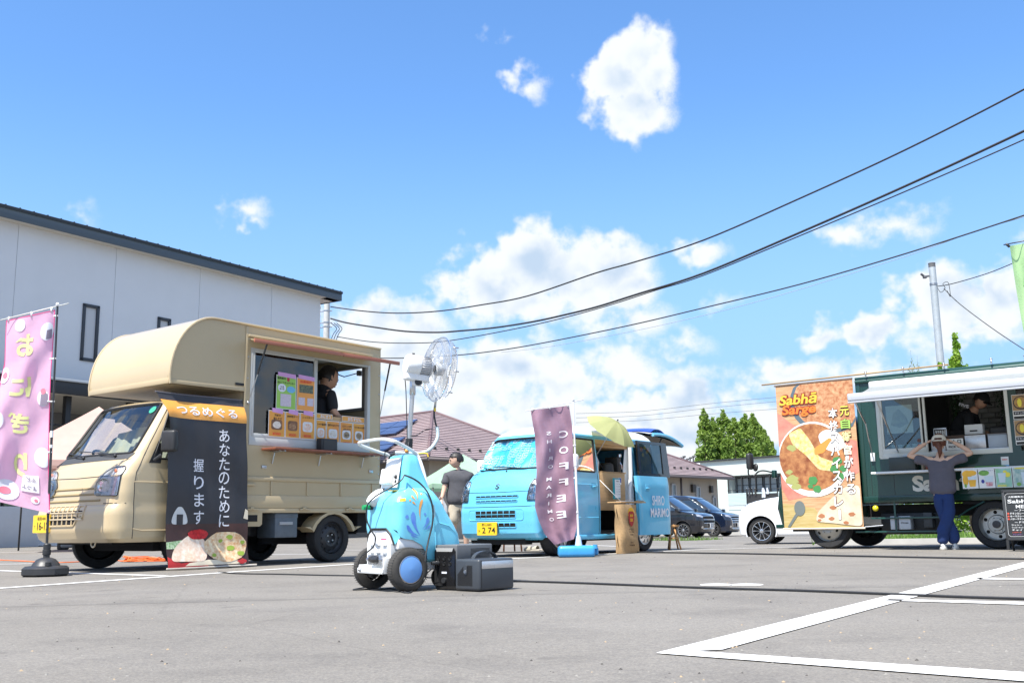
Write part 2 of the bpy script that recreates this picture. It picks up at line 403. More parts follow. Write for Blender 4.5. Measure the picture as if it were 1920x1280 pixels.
# ------------------------------------------------------------------ ground
def sst(t):t=max(0.0,min(1.0,t));return t*t*(3-2*t)
def gz(x,y):
 s=sst((x+6)/6)
 return-s*(0.14*sst((y-15)/11)+0.08*sst((y-26)/19)+0.1*sst((y-45)/60))
def asphalt():
 m=bpy.data.materials.new('asphalt');m.use_nodes=True;nt=m.node_tree;b=nt.nodes['Principled BSDF'];L=nt.links
 tc=nt.nodes.new('ShaderNodeTexCoord')
 def nz(sc_,det,ro=.6,stretch=None):
  n=nt.nodes.new('ShaderNodeTexNoise');n.inputs['Scale'].default_value=sc_;n.inputs['Detail'].default_value=det;n.inputs['Roughness'].default_value=ro
  if stretch:
   mp=nt.nodes.new('ShaderNodeMapping');mp.inputs['Scale'].default_value=stretch;mp.inputs['Rotation'].default_value=(0,0,R(-20));L.new(tc.outputs['Object'],mp.inputs[0]);L.new(mp.outputs[0],n.inputs['Vector'])
  else:L.new(tc.outputs['Object'],n.inputs['Vector'])
  return n.outputs['Fac']
 def ramp(f,p0,p1,c0,c1):
  r=nt.nodes.new('ShaderNodeValToRGB');r.color_ramp.elements[0].position=p0;r.color_ramp.elements[1].position=p1
  r.color_ramp.elements[0].color=(*c0,1);r.color_ramp.elements[1].color=(*c1,1);L.new(f,r.inputs[0]);return r.outputs[0]
 def mul(a,b_,f=1.0):
  x=nt.nodes.new('ShaderNodeMix');x.data_type='RGBA';x.blend_type='MULTIPLY';x.inputs['Factor'].default_value=f;L.new(a,x.inputs['A']);L.new(b_,x.inputs['B']);return x.outputs['Result']
 big=ramp(nz(.35,5,.55,(1,2.2,1)),.3,.7,(.178,.166,.149),(.216,.203,.184))
 g1=ramp(nz(95,5,.75),.33,.70,(.52,.52,.54),(1.5,1.48,1.45))
 g2=ramp(nz(28,4,.7),.3,.7,(.84,.84,.85),(1.12,1.12,1.1))
 blot=ramp(nz(1.3,5,.7),.36,.5,(.86,.86,.87),(1,1,1))
 v=nt.nodes.new('ShaderNodeTexVoronoi');v.inputs['Scale'].default_value=9;v.inputs['Randomness'].default_value=1;L.new(tc.outputs['Object'],v.inputs['Vector'])
 spots=ramp(v.outputs['Distance'],.012,.022,(2.2,2.1,1.9),(1,1,1))
 stain=ramp(nz(.9,6,.68,(1,.35,1)),.56,.72,(1,1,1),(.80,.80,.81));oil=ramp(nz(2.3,3,.5),.66,.74,(1,1,1),(.72,.72,.73))
 w=nt.nodes.new('ShaderNodeTexVoronoi');w.feature='DISTANCE_TO_EDGE';w.inputs['Scale'].default_value=.33;mpw=nt.nodes.new('ShaderNodeMixRGB');mpw.inputs[0].default_value=.12;L.new(tc.outputs['Object'],mpw.inputs[1]);cn=nt.nodes.new('ShaderNodeTexNoise');cn.inputs['Scale'].default_value=2.0;cn.inputs['Detail'].default_value=6;L.new(tc.outputs['Object'],cn.inputs['Vector']);L.new(cn.outputs['Color'],mpw.inputs[2]);L.new(mpw.outputs[0],w.inputs['Vector'])
 crack=ramp(w.outputs['Distance'],.0015,.004,(.55,.55,.56),(1,1,1))
 c=mul(mul(mul(mul(mul(mul(mul(big,g1,.75),g2),blot),spots,.5),stain),oil),crack,.25)
 L.new(c,b.inputs['Base Color']);b.inputs['Roughness'].default_value=.88;b.inputs['Specular IOR Level'].default_value=.3
 bp=nt.nodes.new('ShaderNodeBump');bp.inputs['Distance'].default_value=.003;bp.inputs['Strength'].default_value=.8;L.new(nz(150,4,.7),bp.inputs['Height']);L.new(bp.outputs[0],b.inputs['Normal'])
 return m
ASPH=asphalt()
def ground():
 xs=[-400,-150,-80,-50,-35]+[(-24+i*2) for i in range(31)]+[45,60,90,150,400]
 ys=[-60,-20,-6,0,2,4,6,8,10,12,14,15,16,17,18,19,20,21,22,23,24,25,26,28,31,35,40,46,54,64,80,110,160,260,500,1500]
 mb=MB();w=len(xs)
 mb.add([(x,y,gz(x,y)) for y in ys for x in xs],[(j*w+i,j*w+i+1,(j+1)*w+i+1,(j+1)*w+i) for j in range(len(ys)-1) for i in range(w-1)],True)
 mb.done('ground',ASPH,kind='structure',weld=False,sharp=0)
ground()
def paint_mat():
 m=M('road_paint',(.60,.595,.58),rough=.75,col2=(.80,.80,.79),vscale=55,bump=.0015,bscale=90)
 return m
PAINT=paint_mat()
def pline(quad,name='painted_line'):
 mb=MB();a,b,c,d=[Vector(q) for q in quad];n=max(2,int((b-a).length/.5))
 def f(u,v):
  p=(a.lerp(b,u)).lerp(d.lerp(c,u),v);return Vector((p.x,p.y,gz(p.x,p.y)+.004))
 mb.grid(f,n,1);mb.done(name,PAINT,kind='structure',sharp=0)
def gl_(p,z=0):return G(p[0],p[1],z)
def qline(a0,a1,b1,b0):pline([gl_(a0),gl_(a1),gl_(b1),gl_(b0)])
def wline(pa,pb,w,za=0,zb=0):
 a=G(*pa,za);b=G(*pb,zb);d=(b-a).normalized();n=Vector((-d.y,d.x,0))*w/2;pline([a-n,b-n,b+n,a+n])
# right hand bay: long line, near line and two short ones
A1=G(1230,1225);D1=(G(1915,1055)-A1).normalized()
N1=Vector((-D1.y,D1.x,0));pline([A1,A1+D1*11.5,A1+D1*11.5-N1*.155,A1-N1*.155+D1*.18])
qline((1300,1221.5),(1925,1262),(1925,1279),(1231,1225.5))
qline((1668,1123.5),(1925,1129),(1925,1134.2),(1655,1126))
qline((1838,1083),(1925,1084.6),(1925,1087.4),(1826,1085.6))
wline((-40,1105.5),(445,1071.5),.1);wline((445,1071.5),(700,1055),.1)
wline((-20,1069),(310,1079.4),.1)
wline((-40,1036),(150,1033),.12);wline((-40,1058),(60,1056.5),.1);wline((505,1038.8),(600,1037.2),.1)
wline((920,1049),(1300,1030.5),.1);wline((1300,1030.5),(1520,1022.0),.1)
wline((1030,1012),(1380,1023),.1,-.05,-.03);wline((1250,1019),(1420,1016),.1,-.08,-.08)
wline((640,1028),(900,1024),.1);wline((860,1016),(1080,1011),.1)
for(x,y) in((1343,1096.2),(1400,1096.2)):
 p=G(x,y);mb=MB();mb.lathe([(.001,.0045),(.105,.0045),(.11,.003)],p,n=28)
 mb.done('painted_spot',PAINT,kind='structure',sharp=0)
# old tar seam running across
SEAM=M('tar_seam',(.06,.06,.063),rough=.6)
def ribbon(pts,w,name,mat,z=.003,**k):
 mb=MB();pts=[Vector(p) for p in pts];vs=[]
 for i,p in enumerate(pts):
  d=(pts[min(i+1,len(pts)-1)]-pts[max(i-1,0)]).normalized();n=Vector((-d.y,d.x,0))*w/2
  for q in(p-n,p+n):vs.append((q.x,q.y,gz(q.x,q.y)+z))
 mb.add(vs,[(2*i,2*i+2,2*i+3,2*i+1) for i in range(len(pts)-1)]);return mb.done(name,mat,sharp=0,**k)
def seampts(px,n=60,amp=.006):
 out=[]
 for i in range(len(px)-1):
  for j in range(n//(len(px)-1)):
   t=j/(n//(len(px)-1));p=G(px[i][0]*(1-t)+px[i+1][0]*t,px[i][1]*(1-t)+px[i+1][1]*t)
   out.append(p+Vector((0,noise.noise(Vector((p.x*1.7,0,0)))*amp*3,0)))
 out.append(G(*px[-1]));return out
ribbon(seampts([(-60,1139),(720,1119.5),(1000,1114),(1300,1108),(1600,1101),(1960,1096)]),.012,'tar_seam',SEAM,kind='structure',z=.0045)
def pebbles():
 rnd=random.Random(12);mb=MB()
 for _ in range(520):
  y=2.6+rnd.random()**2*14;x=rnd.uniform(-.55,.55)*y*1.05;r_=rnd.uniform(.0025,.006)*(1+y*.06);z=gz(x,y);a=rnd.random()*6.28
  vs=[(x+r_*math.cos(a+k*1.57)*rnd.uniform(.7,1.3),y+r_*math.sin(a+k*1.57)*rnd.uniform(.7,1.3),z) for k in range(4)]+[(x,y,z+r_*rnd.uniform(.5,1))]
  mb.cur=rnd.randrange(3);mb.add(vs,[(0,1,4),(1,2,4),(2,3,4),(3,0,4)],False)
 mb.done('loose_grit',[M('grit_grey',(.24,.23,.21),rough=.9),M('grit_dark',(.07,.065,.06),rough=.9),M('grit_tan',(.36,.27,.17),rough=.9)],None,'scattered grit and crumbs on the asphalt','grit',kind='stuff',weld=False,sharp=0)
pebbles()
# ------------------------------------------------------------------ shared materials
BLK=M('black_plastic',(.022,.023,.025),rough=.5,var=.15,vscale=20)
RUB=M('rubber',(.02,.02,.021),rough=.8,var=.25,vscale=25,bump=.001,bscale=60)
SEAL=M('rubber_seal',(.012,.012,.013),rough=.55)
CHR=M('chrome',(.75,.76,.78),rough=.12,metal=1)
STEEL=M('brushed_steel',(.52,.53,.55),rough=.33,metal=1,var=.08,vscale=30)
ALU=M('aluminium',(.62,.63,.64),rough=.38,metal=.9,var=.05)
UNDER=M('underbody',(.012,.012,.013),rough=.9)
WHT=M('white_plastic',(.74,.75,.75),rough=.42,var=.03)
GLASS=glass_mat('clear_glass',(.80,.88,.88))
DGLASS=M('tinted_glass',(.012,.016,.018),rough=.03,spec=.9,coat=1)
LENS=glass_mat('lamp_lens',(.95,.96,.97),refl=1)
INK=M('black_ink',(.015,.015,.017),rough=.6)
PLY=M('plate_yellow',(.78,.52,.03),rough=.45)
def arc_hole(c,r,z0=-1):return lambda x,z:(x-c[0])**2+(z-c[1])**2<r*r
def shell_mesh(stations,sub=6,nfront=16,nside=46,ncorner=6,y0=0.0,nback=10):
 """closed stack of rounded plan outlines. station = (z, xf, xr, hw, rf, rr, bow); centre line y = y0"""
 st=[]
 for a,b in zip(stations[:-1],stations[1:]):
  n=max(1,int(round(max(abs(b[0]-a[0]),abs(b[1]-a[1])*.6,abs(b[2]-a[2])*.6)/.028)))
  for k in range(n):st.append([a[i]+(b[i]-a[i])*k/n for i in range(7)])
 st.append(list(stations[-1]));V=[];F=[]
 def outline(z,xf,xr,hw,rf,rr,bow):
  rf=min(rf,hw*.9,(xf-xr)*.45);rr=min(rr,hw*.9,(xf-xr)*.45);P_=[]
  fx=lambda y:xf-bow*(y/hw)**2
  cf=fx(hw-rf)
  for i in range(nfront+1):
   y=-(hw-rf)+2*(hw-rf)*i/nfront;P_.append((fx(y),y))
  for i in range(1,ncorner+1):
   t=math.pi/2*i/ncorner;P_.append((cf-rf+rf*math.cos(t),hw-rf+rf*math.sin(t)))
  for i in range(1,nside):P_.append((cf-rf+(xr+rr-cf+rf)*i/nside,hw))
  for i in range(ncorner+1):
   t=math.pi/2*i/ncorner;P_.append((xr+rr-rr*math.sin(t),hw-rr+rr*math.cos(t)))
  for i in range(1,nback):P_.append((xr,(hw-rr)-2*(hw-rr)*i/nback))
  for i in range(ncorner+1):
   t=math.pi/2*i/ncorner;P_.append((xr+rr-rr*math.cos(t),-(hw-rr)-rr*math.sin(t)))
  for i in range(1,nside):P_.append((xr+rr+(cf-rf-xr-rr)*i/nside,-hw))
  for i in range(ncorner):
   t=math.pi/2*i/ncorner;P_.append((cf-rf+rf*math.sin(t),-(hw-rf)-rf*math.cos(t)))
  return[(x,y+y0,z) for x,y in P_]
 for s_ in st:V+=outline(*s_)
 n=len(V)//len(st)
 for i in range(len(st)-1):
  for j in range(n):F.append((i*n+j,i*n+(j+1)%n,(i+1)*n+(j+1)%n,(i+1)*n+j))
 F.append(tuple(range(n))[::-1]);F.append(tuple(range((len(st)-1)*n,len(st)*n)))
 return V,F
def body(name,stations,mat,parent,cuts,y0=0.0,arches=(),open_bottom=True,**k):
 """cuts: list of (axis, polygon) windows removed from the shell; returns object and surfaces"""
 V,F=shell_mesh(stations,y0=y0,**k)
 bv=BVHTree.FromPolygons([Vector(v) for v in V],F)
 keep=[];gone={}
 for f in F:
  c=sum((Vector(V[i]) for i in f),Vector())/len(f);n=(Vector(V[f[1]])-Vector(V[f[0]])).cross(Vector(V[f[2]])-Vector(V[f[1]]))
  if n.length<1e-12:keep.append(f);continue
  n.normalize();drop=False
  if open_bottom and len(f)>4 and n.z<-.5:continue
  if open_bottom and len(f)>4 and c.z<stations[0][0]+.01:continue
  for ax,poly in cuts:
   d_={'F':n.x,'B':-n.x,'L':n.y,'R':-n.y}[ax];uv=(c.y,c.z) if ax in 'FB' else(c.x,c.z)
   if d_>.27 and inpoly(uv,poly):drop=(ax,poly)
  for(ax_,az_,ar) in arches:
   if abs(n.y)>.3 and(c.x-ax_)**2+(c.z-az_)**2<ar*ar:drop=('L' if n.y>0 else 'R',(ax_,az_,ar))
  if not drop:keep.append(f)
  else:
   for i in f:gone[i]=drop
 used={i for f in keep for i in f};sf_={a:Surf(bv,a) for a in 'FBLR'};V=list(V)
 for i in used&set(gone):
  ax,poly=gone[i];p=Vector(V[i]);q=Vector((p.y,p.z)) if ax in 'FB' else Vector((p.x,p.z))
  if isinstance(poly,tuple):cc_=Vector(poly[:2]);b_=cc_+(q-cc_).normalized()*poly[2]
  else:
   b_=None
   for k_ in range(len(poly)):
    u0,u1=Vector(poly[k_-1]),Vector(poly[k_]);e=u1-u0;t=max(0,min(1,(q-u0).dot(e)/max(1e-9,e.dot(e))));w=u0+e*t
    if b_ is None or(w-q).length<(b_-q).length:b_=w
  if(b_-q).length<.05:
   h,_=sf_[ax].hit(b_.x,b_.y)
   if h is not None and(h-p).length<.09:V[i]=tuple(h)
 mb=MB();mb.add(V,keep,True);o=mb.done(name,mat,parent,sharp=28)
 return o,{a:Surf(bv,a) for a in 'FBLRT'}
def arch_trim(parent,x,z,r,y,depth,mat,zmin,inward=-1):
 """lip and inner well of a wheel arch on the side plane y"""
 t0=math.asin(max(-1,min(1,(zmin-z)/r)));pts=[]
 for i in range(25):
  t=t0+(math.pi-2*t0)*i/24;pts.append((x+r*math.cos(t),z+r*math.sin(t)))
 mb=MB();mb.tube([(a,y,b) for a,b in pts],.014,6);mb.done('arch_lip',mat,parent)
 mb=MB();k=len(pts);vs=[(a,y-.002*-inward,b) for a,b in pts]+[(a,y+inward*depth,b) for a,b in pts]
 mb.add(vs,[(i,i+1,k+i+1,k+i) for i in range(k-1)],True);mb.add([(a,y+inward*depth,b) for a,b in pts],[tuple(range(k))],False)
 mb.done('wheel_well',UNDER,parent)
def wheel(parent,c,r,w,out=1,rim=.66,style='steel',rimmat=None,tread=True,name='wheel'):
 """wheel at c = centre of outer face; out = +1 when the outside faces +y"""
 x,y,z=c;s=out
 wh=bpy.data.objects.new(name,None);COL.objects.link(wh);wh.parent=parent;wh.location=(x,y,z);wh.empty_display_size=.1
 mb=MB();R_=r;ri=r*rim
 prof=[(ri,-.012),(ri*1.06,.004),(R_*.9,.008),(R_*.965,-.004),(R_*.995,-.03*1),(R_,-w*.5),(R_*.995,-w+.03),(R_*.95,-w),(ri,-w+.01)]
 mb.lathe([(a,b*s) for a,b in prof],(0,0,0),(0,1,0),n=40)
 if tread:
  for k in range(44):
   t=2*math.pi*k/44
   for yy in(-w*.22,-w*.78):
    p=Vector((math.cos(t),0,math.sin(t)));q=Vector((-math.sin(t),0,math.cos(t)))
    a=p*R_+q*.004;b_=p*R_-q*.004
    mb.add([a+Vector((0,s*(yy-.022),0))+p*.004,a+Vector((0,s*(yy+.022),0))+p*.004,b_+Vector((0,s*(yy+.022),0))+p*.004,b_+Vector((0,s*(yy-.022),0))+p*.004],[(0,1,2,3)],False)
 mb.done('tyre',RUB,wh)
 rm=rimmat or M('steel_rim_black',(.03,.032,.036),rough=.45)
 mb=MB()
 if style=='steel':
  mb.lathe([(ri,-.02*s),(ri*.93,-.005*s),(ri*.9,-.035*s),(ri*.82,-.05*s),(ri*.62,-.03*s),(ri*.52,-.018*s),(ri*.36,-.02*s),(ri*.34,-.055*s),(.001,-.055*s)],(0,0,0),(0,1,0),n=40)
  rimo=mb.done('rim',rm,wh)
  hb=MB()
  for k in range(12):
   t=2*math.pi*k/12;hb.lathe([(.001,0),(ri*.075,0),(ri*.075,-.01*s)],(ri*.73*math.cos(t),-.0365*s,ri*.73*math.sin(t)),(0,1,0),n=10)
  hb.done('vent_holes',M('rim_hole',(.004,.004,.004),rough=.9),wh)
  nb=MB()
  for k in range(4):
   t=2*math.pi*k/4+.6;nb.cyl((ri*.26*math.cos(t),-.055*s,ri*.26*math.sin(t)),(ri*.26*math.cos(t),-.03*s,ri*.26*math.sin(t)),.011,n=6)
  nb.done('wheel_nuts',STEEL,wh)
 elif style=='hub':
  mb.lathe([(ri,-.012*s),(ri*.96,.004*s),(ri*.86,.0*s),(ri*.8,.006*s),(ri*.45,.016*s),(ri*.4,.01*s),(ri*.2,.014*s),(.001,.014*s)],(0,0,0),(0,1,0),n=40)
  rimo=mb.done('hub_cap',rm,wh);sb=MB()
  for k in range(9):
   t=2*math.pi*k/9;pv=[(ri*.42,t-.07),(ri*.8,t+.02),(ri*.82,t+.2),(ri*.44,t+.12)]
   sb.add([(a*math.cos(q),(.0145-.008*(a/ri)**2+.002)*s,a*math.sin(q)) for a,q in pv],[(0,1,2,3)],False)
  sb.done('cover_slots',M('slot_grey',(.12,.12,.13),rough=.5),wh)
 else:
  nsp,twist=style
  mb.lathe([(ri,-.014*s),(ri*.985,.002*s),(ri*.93,0),(ri*.91,-.03*s),(ri*.88,-w*.7*s)],(0,0,0),(0,1,0),n=40)
  rimo=mb.done('rim',rm,wh)
  for k in range(nsp):
   t=2*math.pi*k/nsp;sp=MB();pts=[]
   for(rr,dt,hw_,yy) in((ri*.16,0,.09,-.012),(ri*.5,twist*.3,.06,-.008),(ri*.93,twist,.085,-.016)):
    for q in(-1,1):
     a=t+dt+q*hw_*(.5 if rr>ri*.3 else 1.6);pts.append((rr*math.cos(a),yy*s,rr*math.sin(a)))
   bk=[(a,b_-.02*s,c_) for a,b_,c_ in pts]
   sp.add(pts+bk,[(0,2,3,1),(2,4,5,3),(0,2,8,6),(2,4,10,8),(1,3,9,7),(3,5,11,9)],False);sp.done('spoke',rm,wh)
  hb=MB();hb.lathe([(ri*.2,-.03*s),(ri*.19,-.004*s),(ri*.12,.0*s),(.001,0)],(0,0,0),(0,1,0),n=20);hb.done('hub_cap',rm,wh)
 bk=MB();bk.lathe([(ri*.9,-w*.72*s),(.001,-w*.72*s)],(0,0,0),(0,1,0),n=24);bk.done('brake_disc',UNDER,wh)
 return wh
def window(parent,S,poly,name='side_window',mat=None,sealw=.012,inset=.003,r=.03,closed_panel=False):
 pr_=round_poly(poly,r) if r else poly
 mb=MB();patch(mb,S,pr_,off=-inset,step=.06);g=mb.done(name,mat or DGLASS,parent,sharp=0)
 mb=MB();line_on(mb,S,pr_,w=sealw,off=-.001,step=.05,closed=True);mb.done('window_seal',SEAL,g)
 return g
def seam(parent,S,pts,closed=False,w=.0048,name='panel_gap',step=.05):
 mb=MB();line_on(mb,S,pts,w=w,off=-.0008,step=step,closed=closed,n=5);return mb.done(name,SEAL,parent,sharp=0)
def number_plate(parent,S,u,v,w,h,top,main,small,mat=None,proud=.018,name='number_plate'):
 mb=MB();patch(mb,S,rpoly(u-w/2,u+w/2,v-h/2,v+h/2,.012,2),off=proud,step=.1,back=proud-.001);pl=mb.done(name,mat or PLY,parent)
 ib=MB();put_text(ib,S,top,u,v+h*.31,h*.2,w*.5,off=proud+.002)
 put_text(ib,S,main,u+w*.1,v-h*.12,h*.46,w*.66,off=proud+.002,bold=.012);put_text(ib,S,small,u-w*.38,v-h*.16,h*.16,off=proud+.002)
 ib.done('plate_lettering',INK,pl);return pl
# ------------------------------------------------------------------ people
SKIN=M('skin',(.52,.30,.20),rough=.55,var=.08,vscale=14)
SKINL=M('skin_light',(.62,.40,.29),rough=.5,var=.06,vscale=14)
HAIR=M('hair_black',(.018,.015,.014),rough=.5,var=.3,vscale=60,stretch=(1,1,.2),bump=.004,bscale=70)
HAIRB=M('hair_brown',(.11,.035,.018),rough=.5,var=.3,vscale=60,bump=.004,bscale=70)
def skin_mesh(joints,bones,sub=2,root=None):
 names=list(joints);me=bpy.data.meshes.new('s');me.from_pydata([joints[n][0] for n in names],[(names.index(a),names.index(b)) for a,b in bones],[])
 o=bpy.data.objects.new('s',me);COL.objects.link(o);md=o.modifiers.new('k','SKIN');md.use_smooth_shade=True;md.branch_smoothing=.6
 sv=me.skin_vertices[0].data
 for i,n in enumerate(names):
  r=joints[n][1];sv[i].radius=r if isinstance(r,tuple) else(r,r);sv[i].use_root=(n==(root or names[0]))
 ms=o.modifiers.new('u','SUBSURF');ms.levels=sub;ms.render_levels=sub
 dg=bpy.context.evaluated_depsgraph_get();ev=o.evaluated_get(dg);m2=bpy.data.meshes.new_from_object(ev)
 vs=[v.co.copy() for v in m2.vertices];fs=[tuple(p.vertices) for p in m2.polygons]
 bpy.data.objects.remove(o);bpy.data.meshes.remove(m2);return vs,fs
def head_mb(mb,c,h,face,up=Vector((0,0,1))):
 """head of height h centred at c looking along face"""
 f=Vector(face).normalized();s=up.cross(f).normalized();u=f.cross(s).normalized();c=Vector(c);vs=[];fs=[];n,m=24,18
 for i in range(m+1):
  ph=math.pi*i/m
  for j in range(n):
   t=2*math.pi*j/n;a=math.cos(t)*math.sin(ph);b=math.sin(t)*math.sin(ph);z=math.cos(ph)
   w=.36*(1-.26*max(0,-z)**1.3);d=.42*(1-.10*max(0,-z));x=a*d-(.03 if a<0 and z<-.1 else 0)*0
   if a>.3 and z<-.2:x+=.035
   if a<-.1 and z<-.25:x*=.72
   nose=math.exp(-((b*.36)/.045)**2-((z*.5+.06)/.07)**2);x+=.085*nose*(a>0)
   brow=math.exp(-((z*.5-.07)/.03)**2)*(a>.3);x+=.012*brow
   eye=math.exp(-((abs(b*.36)-.12)/.05)**2-((z*.5-.01)/.035)**2)*(a>.3);x-=.02*eye
   lip=math.exp(-((b*.36)/.09)**2-((z*.5+.2)/.022)**2)*(a>.3);x+=.016*lip
   vs.append(c+f*(x*h)+s*(b*w*h)+u*(z*.5*h))
 for i in range(m):
  for j in range(n):fs.append((i*n+j,(i+1)*n+j,(i+1)*n+(j+1)%n,i*n+(j+1)%n))
 mb.add(vs,fs,True)
 for q in(-1,1):mb.T=None;mb.sphere(c+s*(q*.355*h)-f*(.03*h)-u*(.02*h),.11*h,10,8,(.55,.45,.95))
 return f,s,u
def face_parts(parent,c,h,f,s,u):
 c=Vector(c)
 for q in(-1,1):
  e=MB();e.sphere(c+s*(q*.135*h)+f*(.375*h)+u*(.015*h),.045*h,8,6,(1,1,.6));e.done('eye',M('eye_dark',(.03,.02,.018),rough=.2),parent)
  e=MB();e.tube([c+s*(q*a*h)+f*(b*h)+u*(d*h) for a,b,d in((.07,.415,.085),(.13,.405,.1),(.2,.36,.085))],.012*h,5);e.done('eyebrow',HAIR,parent)
 e=MB();e.tube([c+s*(a*h)+f*(b*h)-u*(.2*h) for a,b in((-.09,.405),(0,.435),(.09,.405))],[.008*h,.018*h,.008*h],6);e.done('mouth',M('lips',(.42,.16,.13),rough=.5),parent)
def hair_mb(mb,c,h,f,s,u,low=-.05,thick=1.07,front=.30,seed=0):
 c=Vector(c);rnd=random.Random(seed);n,m=30,20;vs=[];fs=[];keep={}
 for i in range(m+1):
  ph=math.pi*i/m
  for j in range(n):
   t=2*math.pi*j/n;a=math.cos(t)*math.sin(ph);b=math.sin(t)*math.sin(ph);z=math.cos(ph)
   k=thick+.035*rnd.random()+.05*max(0,z);x=a*.42*k-.02
   if a<-.1 and z<-.25:x*=.8
   vs.append(c+f*(x*h)+s*(b*.37*k*h)+u*((z*.5*k+.015)*h));keep[i*n+j]=(z*.5>(front if a>.15 else low+.16*(a+.6))-(.12 if abs(b)>.8 and a<.15 else 0))
 for i in range(m):
  for j in range(n):
   q=(i*n+j,(i+1)*n+j,(i+1)*n+(j+1)%n,i*n+(j+1)%n)
   if all(keep[k] for k in q):fs.append(q)
 mb.add(vs,fs,True)
def hand_mb(mb,wrist,dirn,palm,size=.17,curl=.4,side=1):
 """palm + five fingers; dirn = towards fingertips, palm = direction the palm faces"""
 d=Vector(dirn).normalized();p=Vector(palm);p=(p-d*p.dot(d)).normalized();l=d.cross(p)*side;w=Vector(wrist);s_=size
 J={'w':(w,(.028,.02)),'m':(w+d*s_*.28,(.034,.017)),'k':(w+d*s_*.5,(.036,.014))}
 vs,fs=skin_mesh({k:(tuple(a),(b[0]*s_/.17,b[1]*s_/.17)) for k,(a,b) in J.items()},[('w','m'),('m','k')],1);mb.add(vs,fs,True)
 for i,(o,ln) in enumerate(((-.033,.36),(-.011,.42),(.011,.4),(.032,.31))):
  b=w+d*s_*.46+l*o*s_/.17;q=[b]
  for k in range(3):
   ang=curl*(k+.6);q.append(q[-1]+(d*math.cos(ang)+p*math.sin(ang))*s_*ln/3)
  mb.tube(q,[.0088*s_/.17,.0084*s_/.17,.0078*s_/.17,.006*s_/.17],6)
 b=w+d*s_*.16-l*.03*s_/.17;mb.tube([b,b+(d*.7-l*.8+p*.2)*s_*.2,b+(d*1.5-l*1.0+p*.45)*s_*.24],[.012*s_/.17,.010*s_/.17,.008*s_/.17],6)
def garment(name,J,bones,mat,parent,grow=1.0,sub=2,root=None,cut=None,noise_amp=.008):
 vs,fs=skin_mesh(J,bones,sub,root);out=[]
 for v in vs:
  n_=noise.noise(v*9)*noise_amp+noise.noise(v*23+Vector((3,1,7)))*noise_amp*.5
  c=Vector((0,0,v.z));out.append(v+Vector((v.x,v.y,0)).normalized()*n_ if(v.x or v.y) else v)
 if cut:fs=[f for f in fs if not cut(sum((out[i] for i in f),Vector())/len(f))]
 mb=MB();mb.add(out,fs,True);return mb.done(name,mat,parent,sharp=0,weld=False)
